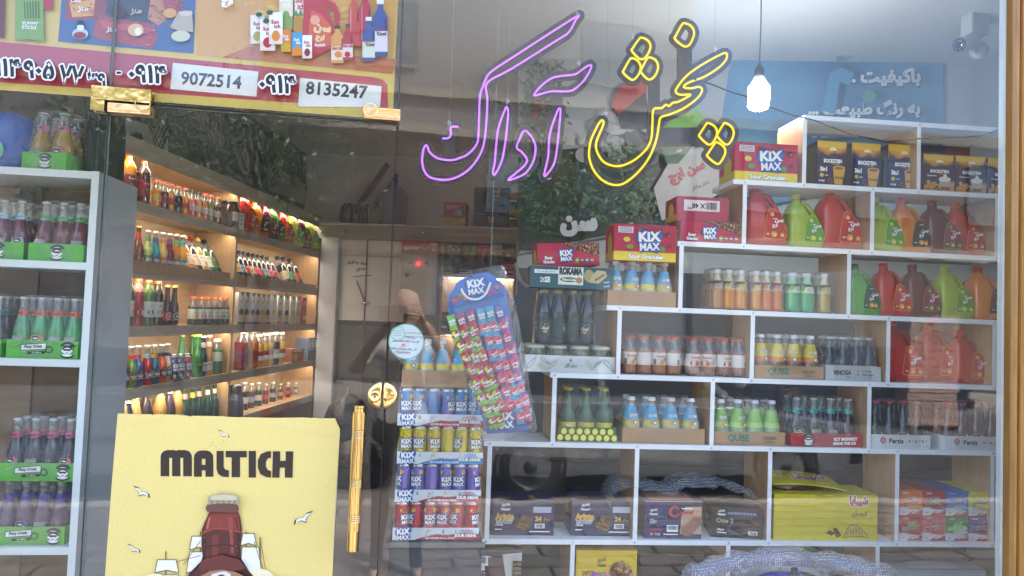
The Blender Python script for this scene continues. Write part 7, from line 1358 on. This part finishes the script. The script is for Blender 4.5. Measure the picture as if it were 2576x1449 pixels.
FR=[('4f7a34','pear'),('b8283a','red apple'),('4a2a34','plum'),('6a4a5a','fig'),('d09a4a','mango'),('4f4a5c','dark grape'),('cfae4a','pineapple'),('c83a48','guava'),('3f3a4a','blackcurrant'),('cdb06a','melon'),('c8b04a','banana'),('b8303a','tomato')]
for k,(c_,nm) in enumerate(FR):
    px=(598,612,627,640,653,665,680,697,713,729,743,757)[k]
    red=k==11
    def art(c,c_=c_,red=red): c.text('سن',.62,.80,.08,IW if red else IR,bold=2,rot=80); c.text('ایچ',.40,.72,.08,IW if red else IR,bold=2,rot=80); c.ell(.5,.38,.36,.11,ink(c_)); c.ell(.6,.22,.3,.10,ink('d9c08a')); c.rect(0,0,1,.08,ink(c_)); c.poly([(.2,1),(.8,1),(.5,.86)],ink('3f7a3a'))
    P=oplace(px,2,.05); carton('juice_carton','slim juice carton printed with %s in the far oak bay'%nm,'carton',.068,.06,op(px,735+k*1.2,.05)[1]-ZB[2],card('b8303a' if red else 'cfcfca'),P,OF.ang-.3,art,None,None,'slim juice cartons')
for k,(px,l,nm,yt,r_) in enumerate(((604,'8a2a2c','tall red-purple',832,.043),(617,'d89a1c','tall golden',830,.04),(631,'d8702c','tall orange',830,.042),(648,'dba44a','mid-sized pale orange',841,.036),(663,'d8a44a','mid-sized amber',839,.034),(675,'dab85a','mid-sized honey',838,.034),(689,'4a2038','mid-sized purple',836,.036),(704,'dcb03a','mid-sized yellow',836,.034))): obottle(px,3,.06,pet(l,['7a3a5a','c88a2c','b04a3a','a82a3a','a82a3a','c9b0a8','c9ccd4','a82a3a'][k],.05,.12,r_,.235,.021,(lambda c:c.rect(0,0,1,.5,IW)) if k>2 else None,.05,key='r4%d'%k,foot=False),capm('ddd6c4',.0225,.016),.2355,'%s juice bottle with pale cap in the far oak bay'%nm,yt,H=.252,group='pale-capped juice bottles')
P=oplace(733,3,.05); carton('carton','low reddish carton beside the yellow juice bottle in the far oak bay','carton',.16,.12,.115,card('b0704a'),P,OF.ang-.3,lambda c:(c.ell(.3,.4,.2,.3,ink('d8a04a')),c.ell(.7,.4,.2,.3,ink('c85a3a')),c.rect(.1,.8,.9,.95,IW)))
P=oplace(774,3,.05); carton('carton','pale blue film-wrapped block of drink packs at the far end of the oak rack','carton',.20,.14,.20,card('6a7a9a'),P,OF.ang-.3,lambda c:[c.rect(.03+.2*k,.45,.2+.2*k,.95,ink('9fb4d0')) for k in range(5)]+[c.text('S',.11+.2*k,.7,.2,IW,bold=2) for k in range(5)]+[c.rect(.0,.0,1,.4,ink('4a3a34'))])
for k,(px,l,nm,yt) in enumerate(((612,'3a2a2c','dark brown',962),(630,'5a3a2a','reddish brown',965),(648,'2a3a34','dark green',962),(666,'7a3a3a','dull red',966),(684,'3a3a44','slate grey',962),(703,'6a4a3a','brown',966),(722,'8a3a34','brick red',963),(742,'3f4a3a','olive',964),(762,'5a2a34','wine red',962),(780,'4a4a4a','grey',963))):
    obottle(px,4,.13,pet(l,['b9b0a4','8a9ab0','c8c0b4','b04a44','9fb0c0'][k%5],.05,.10,.033,.20,.016,None,.05,key='wd%d'%k),capm('dcd8cc',.0185,.016),.2005,'%s bottle with white cap in the far bay of the lowest oak shelf'%nm,yt,H=.217,group='white-capped bottles on the lowest oak shelf')
# ice cream posters and lamp brackets on the wall over the rack
def wallposter(pts,bg,art,label):
    mb=MB(); P0=OF.O+OF.T*.352; cv=PCv(mb,P0,OF.T,.0012); cv.poly(pts,ink(bg)); art(cv); tag(mb.build('poster'),label,'poster','posters above the oak rack')
def lat(cv,x0,y0,x1,y1,n=4):
    for k in range(n): f=k/(n-1); cv.line([(x0+(x1-x0)*f,y0+10*f),(x0+(x1-x0)*f-36,y1)],1.4,ink('b9bcbc')); cv.line([(x0+(x1-x0)*f-36,y0+10*f),(x0+(x1-x0)*f+6,y1)],1.4,ink('b9bcbc'))
wallposter([(314,296),(420,330),(424,402),(316,376)],'a9adac',lambda cv:(cv.ell(342,350,18,20,ink('7a4038')),cv.ell(334,342,10,11,ink('4a2c28')),cv.poly([(372,318),(405,300),(420,345),(404,395),(388,375)],ink('4a4a4a')),lat(cv,396,312,420,398,4)),'pale poster with chocolate sweets and lattice above the near oak bay')
wallposter([(674,410),(776,470),(778,520),(674,478)],'a4a8aa',lambda cv:(cv.ell(738,452,9,14,ink('8a4a2c')),cv.ell(748,462,8,16,ink('8a5a7a')),cv.ell(738,466,8,9,ink('4f7a6a')),cv.poly([(732,474),(744,478),(739,500)],ink('b8b04a')),cv.ell(771,474,5,8,ink('8a3230')),cv.ell(722,488,6,8,ink('b88a3a')),cv.poly([(676,414),(706,432),(690,470),(676,470)],ink('6a5048')),lat(cv,688,412,706,474,3)),'pale poster with ice-cream cones above the far oak bay')
mb=MB(); P0=OF.O+OF.T*.352; cv=PCv(mb,P0,OF.T,.0012); cv.poly([(674,286),(770,352),(770,466),(674,408)],ink('33363a')); 
for a,b in (((690,400),(760,360)),((700,380),(735,440)),((720,420),(765,400)),((700,410),(745,380)),((735,370),(750,440))): cv.line([a,b],1.2,ink('8a8672'))
tag(mb.build('poster'),'dark poster with pale gold crossing lines above the ice-cream poster','poster','posters above the oak rack')
mb=MB(); q=[op(x,y,.28) for x,y in ((690,478),(700,470),(712,476))]; mb.tube([OF.w(a,.0,ZTOP+.09),OF.w(a,-.03,ZTOP+.06),OF.w(a+.05,-.03,ZTOP-.02),OF.w(a+.09,-.02,ZTOP+.02),OF.w(a+.1,.02,ZTOP+.085)] if False else [OF.w(op(690,490)[0],-.006,ZTOP+.08),OF.w(op(702,500)[0],-.03,ZTOP+.02),OF.w(op(716,520)[0],-.03,ZTOP-.01),OF.w(op(718,500)[0],-.02,ZTOP+.08)],.004,BLACK,6); mb.box(-.09,-.0,0,.09,.09,.03,BLACK,FM(OF)@Matrix.Translation((op(700,480)[0],.0,ZTOP+.076))); tag(mb.build('power_adapter'),'black power adapter with a looped lead on top of the oak rack','power adapter')
# =================================================================== THE STREET that the glass mirrors
def brickmat():
    m=bpy.data.materials.new('pavers'); m.use_nodes=True; n=m.node_tree; b=n.nodes['Principled BSDF']; b.inputs['Roughness'].default_value=.8; tc=n.nodes.new('ShaderNodeTexCoord'); br=n.nodes.new('ShaderNodeTexBrick'); br.inputs['Scale'].default_value=1; br.inputs['Brick Width'].default_value=.40; br.inputs['Row Height'].default_value=.20; br.inputs['Mortar Size'].default_value=.012
    br.inputs['Color1'].default_value=lin('a39b92')+(1,); br.inputs['Color2'].default_value=lin('8d867d')+(1,); br.inputs['Mortar'].default_value=lin('4a4641')+(1,); n.links.new(tc.outputs['Object'],br.inputs['Vector'])
    nz=n.nodes.new('ShaderNodeTexNoise'); nz.inputs['Scale'].default_value=3; nz.inputs['Detail'].default_value=8; n.links.new(tc.outputs['Object'],nz.inputs['Vector']); mx=n.nodes.new('ShaderNodeMix'); mx.data_type='RGBA'; mx.blend_type='MULTIPLY'; mx.inputs[0].default_value=.5; n.links.new(br.outputs['Color'],mx.inputs[6]); n.links.new(nz.outputs['Color'],mx.inputs[7]); n.links.new(mx.outputs[2],b.inputs['Base Color'])
    bp=n.nodes.new('ShaderNodeBump'); bp.inputs['Strength'].default_value=.4; bp.inputs['Distance'].default_value=.01; n.links.new(br.outputs['Fac'],bp.inputs['Height']); bp.invert=True; n.links.new(bp.outputs[0],b.inputs['Normal']); return m
mb=MB(); mb.box(-60,-60,-.4,60,40,-.16,mat('6f6a62',.9,var=.15,vscale=1)); stru(mb.build('ground'))
mb=MB(); mb.box(-30,-3.85,-.14,30,-.025,.0,brickmat()); stru(mb.build('pavement'))
mb=MB(); 
for k in range(60): mb.box(-30+k,-4.0,-.14,-30+k+.992,-3.855,.012,mat('b5afa6',.8,var=.12,vscale=6,bump=.15,bscale=50))
stru(mb.build('kerb'))
mb=MB(); mb.box(-60,-11.5,-.158,60,-4.005,-.135,mat('5b5a58',.9,var=.22,vscale=2.5,bump=.3,bscale=120)); stru(mb.build('road'))
mb=MB(); mb.box(-60,-14.1,-.14,60,-11.52,.0,mat('a39c92',.85,var=.12,vscale=3)); stru(mb.build('far_pavement'))
# --- buildings opposite
def facade(x0,x1,y,h,wall,name,label,louvre=None,win=(),shutters=(),ledges=()):
    t=thing(name,label,'building',((x0+x1)/2,y,0)); cx=(x0+x1)/2; mb=MB(); mb.box(x0-cx,-6,0,x1-cx,0,h,mat(wall,.8,var=.12,vscale=.8,bump=.05,bscale=20)); mb.build('wall',t)
    mb=MB(); mb.box(x0-cx-.15,-6.1,h+.001,x1-cx+.15,.12,h+.25,mat('9a948a',.8)); mb.build('parapet',t)
    for (z,th,c) in ledges: mb=MB(); mb.box(x0-cx,.002,z,x1-cx,.14,z+th,mat(c,.7,var=.08)); mb.build('ledge',t)
    if louvre:
        a,b,z0,z1,c=louvre; mb=MB(); k=z0
        while k<z1: mb.box(a-cx,.004,k,b-cx,.03,k+.05,mat(c,.5,var=.1)); mb.box(a-cx,.004,k+.05,b-cx,.012,k+.075,BLACK); k+=.076
        mb.build('louvre_band',t)
    for a,b,z0,z1 in win:
        f=MB(); m=mat('7f8486',.5)
        for q in ((a,z0,b,z0+.06),(a,z1-.06,b,z1),(a,z0+.061,a+.06,z1-.061),(b-.06,z0+.061,b,z1-.061),((a+b)/2-.03,z0+.061,(a+b)/2+.03,z1-.061)): f.box(q[0]-cx,.032,q[1],q[2]-cx,.075,q[3],m)
        o=f.build('window',t); mb=MB(); mb.box(a-cx+.05,.034,z0+.05,b-cx-.05,.045,z1-.05,mat('5f7080',.12,spec=.6,var=.1)); mb.build('pane',o)
    for a,b,z0,z1,c in shutters:
        mb=MB(); k=z0
        while k<z1: mb.box(a-cx,.005,k,b-cx,.03+.012,k+.085,mat(c,.45,metal=.3,var=.08)); k+=.09
        mb.build('shutter',t)
    return t
facade(-16,-3.4,-14.2,6.2,'857f78','apartment_block','buff rendered block across the street, at the left in the mirror image',win=[(-10,-8.4,4.0,5.4),(-7,-5.4,4.0,5.4)],shutters=[(-14,-10.5,.1,2.9,'7a7d80'),(-9.8,-6.2,.1,2.9,'6f7478')],ledges=[(3.2,.3,'b0a99d')])
facade(-3.3,6.9,-14.4,10.2,'8e8f90','apartment_block','pale stone block with a brown louvred band across the street',louvre=(-2.9,6.6,3.15,5.6,'6a5648'),win=[(1.9,3.2,4.0,5.4),(4.0,5.2,4.0,5.3),(-1.2,.2,7.2,8.8),(4.1,5.6,7.2,8.8)],shutters=[(-2.6,.6,.1,2.8,'8a8378'),(1.2,4.6,.1,2.8,'5f6468')],ledges=[(2.95,.18,'8c7868'),(5.7,.22,'b5aea2'),(6.6,.15,'b5aea2'),(9.6,.2,'b5aea2')])
facade(7,22,-14.2,6.4,'6d6a64','apartment_block','grey-cream block across the street, at the right in the mirror image',win=[(8.2,9.8,4.4,6.0),(11.2,12.8,4.4,6.0),(14.4,16,4.4,6)],shutters=[(8,11.5,.1,2.9,'9a9d9e'),(12.4,16,.1,2.9,'7d7468')],ledges=[(3.4,.3,'b9b3a6')])
# --- brick pillar stub and heap at the roadside (right)
t=thing('brick_stack','stack of pale new bricks on a pallet by the far kerb','brick stack',(9.3,-9.4,-.135)); t.scale=(1.15,1.15,1.1); bm_=mat('c9ab9b',.8,var=.18,vscale=14)
mb=MB()
for k in range(15):
    for i in range(4): mb.box(-.42+.212*i+.012*((k*5)%3),-.2,.1+.115*k,-.42+.212*i+.20+.012*((k*5)%3),.2,.1+.115*k+.105,bm_)
mb.build('brick_pile',t); mb=MB(); 
for q in (-.4,0,.4): mb.box(q-.05,-.3,0,q+.05,.3,.075,mat('8a7050',.8))
mb.box(-.5,-.3,.076,.5,.3,.098,mat('9a8060',.8)); mb.build('pallet',t)
# --- trees
def tree(x,y,h,rc,hc,label,seed,n=5200):
    r=random.Random(seed); t=thing('street_tree',label,'tree',(x,y,-.02),0,'trees along the kerb'); bark=mat('5a4c40',.9,var=.25,vscale=12,bump=.5,bscale=30)
    mb=MB(); P=[Vector((0,0,0)),Vector((.05,.02,h*.2)),Vector((-.03,.05,h*.4)),Vector((.04,0,h*.6)),Vector((0,.05,h*.85))]; mb.tube(P,[.17,.14,.12,.09,.04],bark,10)
    cl=[]
    for k in range(9):
        a=r.uniform(0,6.28); z=h*r.uniform(.38,.62); e=Vector((rc*.75*math.cos(a)*r.uniform(.5,1),rc*.75*math.sin(a)*r.uniform(.5,1),hc+r.uniform(-.5,.7)*rc)); mb.tube([Vector((0,0,z)),Vector((e.x*.45,e.y*.45,(z+e.z)/2+.15)),e],[.06,.04,.012],bark,6); cl.append(e)
    mb.build('trunk',t)
    for k in range(13): a=r.uniform(0,6.28); q=math.sqrt(r.random()); cl.append(Vector((rc*q*math.cos(a),rc*q*math.sin(a),hc+r.uniform(-.75,.8)*rc*.8)))
    lm=[mat(c,.35,var=.2,vscale=3,spec=.6) for c in ('3f5a26','2f4a1e','55702f')]; V=[[],[],[]]; F=[[],[],[]]
    for k in range(n):
        c=r.choice(cl); d=Vector((r.gauss(0,1),r.gauss(0,1),r.gauss(0,.8))); p=c+d*rc*.24; s=r.uniform(.04,.066); u_=Vector((r.gauss(0,1),r.gauss(0,1),r.gauss(-.5,1))).normalized(); v_=u_.orthogonal().normalized(); v_=(Matrix.Rotation(r.uniform(0,6.28),3,u_)@v_)
        i=k%3; b=len(V[i]); V[i]+=[tuple(p-u_*s),tuple(p+v_*s*.38),tuple(p+u_*s*1.1),tuple(p-v_*s*.38)]; F[i].append((b,b+1,b+2,b+3))
    mb=MB()
    for i in range(3): mb.add(V[i],F[i],lm[i])
    mb.build('crown',t)
tree(-2.7,-12.9,6.4,2.2,4.2,'broad leafy street tree on the far pavement, left in the mirror image',11,8000); tree(3.6,-12.8,6.6,1.7,4.1,'leafy street tree on the far pavement behind the silver car',12,5600); tree(-5.7,-12.8,6.2,2.0,4.1,'leafy street tree on the far pavement before the buff block',13,7000); tree(10.5,-3.5,6.5,1.5,4.6,'leafy street tree near the brick stack',14)
# --- cars parked along the kerb
def car(label,x0,y,col,flip=1,sx=1.0):
    t=thing('parked_car',label,'car',(x0,y,-.135),0,'cars parked along the kerb'); t.scale=(flip*sx,1,1); pm=mat(col,.22,metal=.35,var=.04,coat=1); gl=mat('15191d',.06,spec=.9,var=0); bk=mat('1a1a1b',.5); ch=mat((.75,.75,.77),.12,metal=1,var=0)
    W=.80; T=[(-2.05,.28,.52),(-2.08,.45,.62),(-2.06,.70,.72),(-2.0,.88,.76)]
    lower=[(-2.02,.30),(-1.72,.22),(-1.70,.22),(1.70,.22),(1.98,.28),(2.06,.42),(2.05,.62),(1.98,.74),(1.2,.84),(.78,.88),(-1.55,.92),(-2.0,.88),(-2.07,.62)]
    def sect(pts,ins,z0,z1): return pts
    n=len(lower); rings=[]
    for yy,k,dz in ((-W,.95,.015),(-W+.03,.985,.006),(-W+.10,1,0),(W-.10,1,0),(W-.03,.985,.006),(W,.95,.015)): rings.append([(x*k,yy,.55+(z-.55)*(k if z>.55 else 1)) for x,z in lower])
    mb=MB(); mb.loft([r[::-1] for r in rings],pm,True,False); body=mb.build('body',t)
    cab=[(-1.62,.90),(-1.38,1.30),(-1.1,1.39),(.05,1.39),(.30,1.34),(.86,.88)]
    mb=MB(); rings=[]
    for yy,k in ((-W+.04,0),(-W+.16,1),(W-.16,1),(W-.04,0)):
        if k: rings.append([(x,yy,z) for x,z in cab])
        else: rings.append([(x,yy+(.0),.895 if z>.91 else z-.01) for x,z in cab])
    A=[(x,-W+.05 if z<.95 else -W+.15,z) for x,z in cab]; B=[(x,W-.05 if z<.95 else W-.15,z) for x,z in cab]
    mb.add(A+B,[tuple(range(5,-1,-1)),tuple(range(6,12))]+[(i,i+1,i+7,i+6) for i in range(5)],[pm,pm,gl,pm,pm,pm,gl]); mb.build('cabin',t)
    for s in (-1,1):
        for pts in ([(-1.40,.97),(-1.22,1.28),(-.62,1.31),(-.62,.97)],[(-.54,.97),(-.54,1.31),(.02,1.31),(.24,1.26),(.62,.97)]):
            mb=MB(); yo=lambda z: s*(W-.05-.10*min(1,(z-.9)/.49)+.006); v=[(x,yo(z),z) for x,z in pts]; m_=len(v); mb.add(v+[(x,y_-s*.01,z) for x,y_,z in v],[tuple(range(m_)) if s<0 else tuple(range(m_-1,-1,-1))],gl); mb.build('window',t)
        for xw in (-1.28,1.30):
            Mw=Matrix.Translation((xw,s*(W-.06),.30))@Matrix.Rotation(-s*math.pi/2,4,'X'); mb=MB(); mb.lathe([(.19,-.09),(.28,-.09),(.305,-.06),(.305,.05),(.285,.075),(.20,.08)],bk,28,Mw); wo=mb.build('wheel',t); mb=MB(); mb.lathe([(.20,.07),(.19,.06),(.17,.045),(.06,.055),(.05,.07),(0,.071)],mat('3c3d40',.45,metal=.3,var=.05),22,Mw); mb.build('rim',wo)
            mb=MB(); mb.lathe([(.306,-.10),(.345,-.10),(.345,.066),(.31,.066)],bk,28,Mw); mb.build('wheel_arch',t)
        mb=MB(); mb.box(-.5,s*(W+.001)-.006,.74,-.36,s*(W+.001)+.02,.765,bk); mb.box(-1.0,s*(W)-.004,.50,1.0,s*W+.012,.56,bk); mb.build('side_trim',t)
        mb=MB(); mb.box(1.93,s*.48-.14,.58,2.065,s*.48+.14,.72,mat('dfe3e6',.08,var=0)); mb.build('headlight',t)
        mb=MB(); mb.box(-2.10,s*.60-.12,.62,-2.0,s*.60+.12,.80,mat('a01a1c',.15,var=0)); mb.build('tail_light',t)
        mb=MB(); mb.tube([(.55,s*(W-.04),.95),(.55,s*(W+.08),.97)],.02,bk,6); mb.ball((.53,s*(W+.12),.99),(.05,.09,.06),pm,10); mb.build('mirror',t)
    mb=MB(); mb.box(1.95,-.33,.56,2.075,.33,.70,bk); 
    for k in range(5): mb.box(2.076,-.33,.575+.025*k,2.082,.33,.583+.025*k,ch)
    mb.build('grille',t); 
    for xx in (2.0,-2.16): mb=MB(); mb.box(xx,-W+.02,.34,xx+.15,W-.02,.47,bk,b=.03); mb.box(xx+.02,-W+.0,.475,xx+.13,W-.0,.488,ch); mb.build('bumper',t)
    mb=MB(); mb.box(2.152,-.22,.36,2.158,.22,.455,mat('e6e6e2',.4,var=.02)); mb.build('number_plate',t)
    return t
car('silver hatchback parked at the kerb, mirrored across the middle of the shop window',2.55,-5.35,'8d9196',1); car('grey saloon parked at the kerb, mirrored behind the white drinks rack',-3.3,-5.4,'7f8387',-1,1.05); car('dark blue car parked on the far side of the street',8.2,-10.3,'2a3550',-1,1.05)
# =================================================================== THE PHOTOGRAPHER
def skin(name,J,E,mats,parent=None,sub=2,root=0):
    me=bpy.data.meshes.new(name); me.from_pydata([j[:3] for j in J],E,[]); o=bpy.data.objects.new(name,me); COL.objects.link(o)
    s=o.modifiers.new('s','SKIN'); s.use_smooth_shade=True
    for i,j in enumerate(J): me.skin_vertices[0].data[i].radius=(j[3],j[4] if len(j)>4 else j[3]); me.skin_vertices[0].data[i].use_root=(i==root)
    d=o.modifiers.new('d','SUBSURF'); d.levels=sub; d.render_levels=sub
    bpy.context.view_layer.update(); m2=bpy.data.meshes.new_from_object(o.evaluated_get(bpy.context.evaluated_depsgraph_get()))
    o.modifiers.clear(); o.data=m2; m2.materials.clear()
    for m in mats: m2.materials.append(m)
    for p in m2.polygons: p.use_smooth=True
    if parent: o.parent=parent
    return o
SK=mat('dcb29c',.45,var=.10,vscale=10,spec=.5); SHIRT=mat('e2e0da',.85,var=.12,vscale=30); TROU=mat('2a2c33',.9,var=.1)
px0,py0=.045,-2.33; per=thing('person','bald person in a pale shirt holding up a phone, mirrored in the glass door','person',(px0,py0,0)); per.scale=(1,1,.965)
# joints: x right, +y towards the shop, z up
J=[(0,0,.95,.15,.11),(0,0,1.12,.145,.10),(0,.01,1.28,.165,.11),(0,.0,1.40,.14,.09),(0,.01,1.47,.060,.058),(0,.03,1.545,.062,.06),
   (-.10,0,.90,.09),(-.11,.01,.50,.062),(-.11,-.02,.10,.042),(-.12,.09,.04,.035,.03),(-.12,.16,.03,.03,.02),(.10,0,.90,.09),(.11,.01,.50,.062),(.11,-.02,.10,.042),(.12,.09,.04,.035,.03),(.12,.16,.03,.03,.02),
   (-.19,0,1.385,.062),(-.30,.09,1.24,.044),(-.17,.20,1.46,.034),(-.085,.245,1.555,.024,.030),(.19,0,1.385,.062),(.28,.10,1.23,.044),(.17,.20,1.46,.034),(.10,.245,1.555,.024,.030)]
E_=[(0,1),(1,2),(2,3),(3,4),(4,5),(0,6),(6,7),(7,8),(8,9),(9,10),(0,11),(11,12),(12,13),(13,14),(14,15),(3,16),(16,17),(17,18),(18,19),(3,20),(20,21),(21,22),(22,23)]
body=skin('body',J,E_,[SK,SHIRT,TROU],per)
for p in body.data.polygons:
    c=p.center; slv=(abs(c.x)>.2 and c.z<1.30 and c.y>.06) or c.z>1.44 or (c.y>.12 and c.z>1.22)
    p.material_index=0 if (slv or c.z<.07) else (2 if c.z<.95 else 1)
def headm(mb):
    rings=[]; n=24
    for z,rx,ry,cy in ((-.115,.030,.035,.045),(-.105,.045,.055,.035),(-.07,.060,.082,.02),(-.03,.068,.092,.012),(.02,.073,.098,.005),(.06,.075,.100,-.002),(.095,.066,.088,-.006),(.118,.045,.062,-.008),(.128,.018,.026,-.008)):
        rings.append([(rx*math.cos(2*math.pi*k/n),cy+ry*math.sin(2*math.pi*k/n),z) for k in range(n)])
    mb.loft(rings,SK); mb.loft([[(.014*f*math.cos(a),.103+.018*f*math.sin(a)+o,z) for a in [2*math.pi*q/10 for q in range(10)]] for z,f,o in ((-.045,.5,-.005),(-.035,1.0,.004),(-.01,.7,-.004),(.015,.4,-.010))],SK)
    for s in (-1,1): mb.ball((s*.030,.090,.012),(.014,.010,.009),mat('e6e2dc',.2,var=0),10); mb.ball((s*.030,.098,.012),(.006,.004,.006),mat('2a1c14',.1,var=0),8); mb.ball((s*.030,.088,.034),(.020,.010,.005),mat('4a382e',.8),8); mb.ball((s*.077,-.005,.0),(.010,.020,.032),SK,10)
    mb.ball((0,.090,-.068),(.024,.010,.007),mat('9a5a50',.4,var=.05),10)
mb=MB(); headm(mb); ho=mb.build('head',per,(0,.045,1.63)); ho.rotation_euler=(R_(-4),0,0)
def hand(side):
    pm_=[]; s=side; wx,wy,wz=s*.088,.245,1.56
    for k,(dx,dz,L) in enumerate(((0,.030,.074),(.0,.012,.082),(0,-.006,.077),(0,-.024,.062))):
        J=[(wx,wy,wz+.02+dz*.6,.011),(wx-s*.018,wy+.012,wz+.035+dz,.0095),(wx-s*(.018+L*.42),wy+.026,wz+.042+dz,.0085),(wx-s*(.018+L*.8),wy+.018,wz+.040+dz,.0075),(wx-s*(.018+L),wy+.006,wz+.036+dz,.0065)]
        skin('finger',J,[(i,i+1) for i in range(4)],[SK],per,1)
    J=[(wx,wy-.004,wz+.004,.012),(wx-s*.016,wy-.018,wz+.008,.0105),(wx-s*.040,wy-.020,wz+.018,.009),(wx-s*.058,wy-.014,wz+.026,.0075)]; skin('thumb',J,[(0,1),(1,2),(2,3)],[SK],per,1)
    J=[(wx+s*.012,wy-.004,wz-.018,.026,.018),(wx-s*.004,wy+.004,wz+.022,.036,.014),(wx-s*.014,wy+.010,wz+.045,.034,.012)]; skin('palm',J,[(0,1),(1,2)],[SK],per,1)
hand(-1); hand(1)
t=thing('phone','black phone held sideways in both hands of the person','phone',(CAM.x,CAM.y-.028,CAM.z)); mb=MB(); mb.box(-.112,-.006,-.036,.046,.0035,.040,mat('101114',.25,coat=.5),b=.003); mb.build('body',t)
mb=MB(); mb.lathe([(.0,.0),(.0075,0),(.0085,.002),(.0085,.004)],mat('26282c',.3),16,Matrix(((1,0,0,-.03),(0,0,1,.004),(0,1,0,.02),(0,0,0,1)))); mb.build('lens_ring',t)
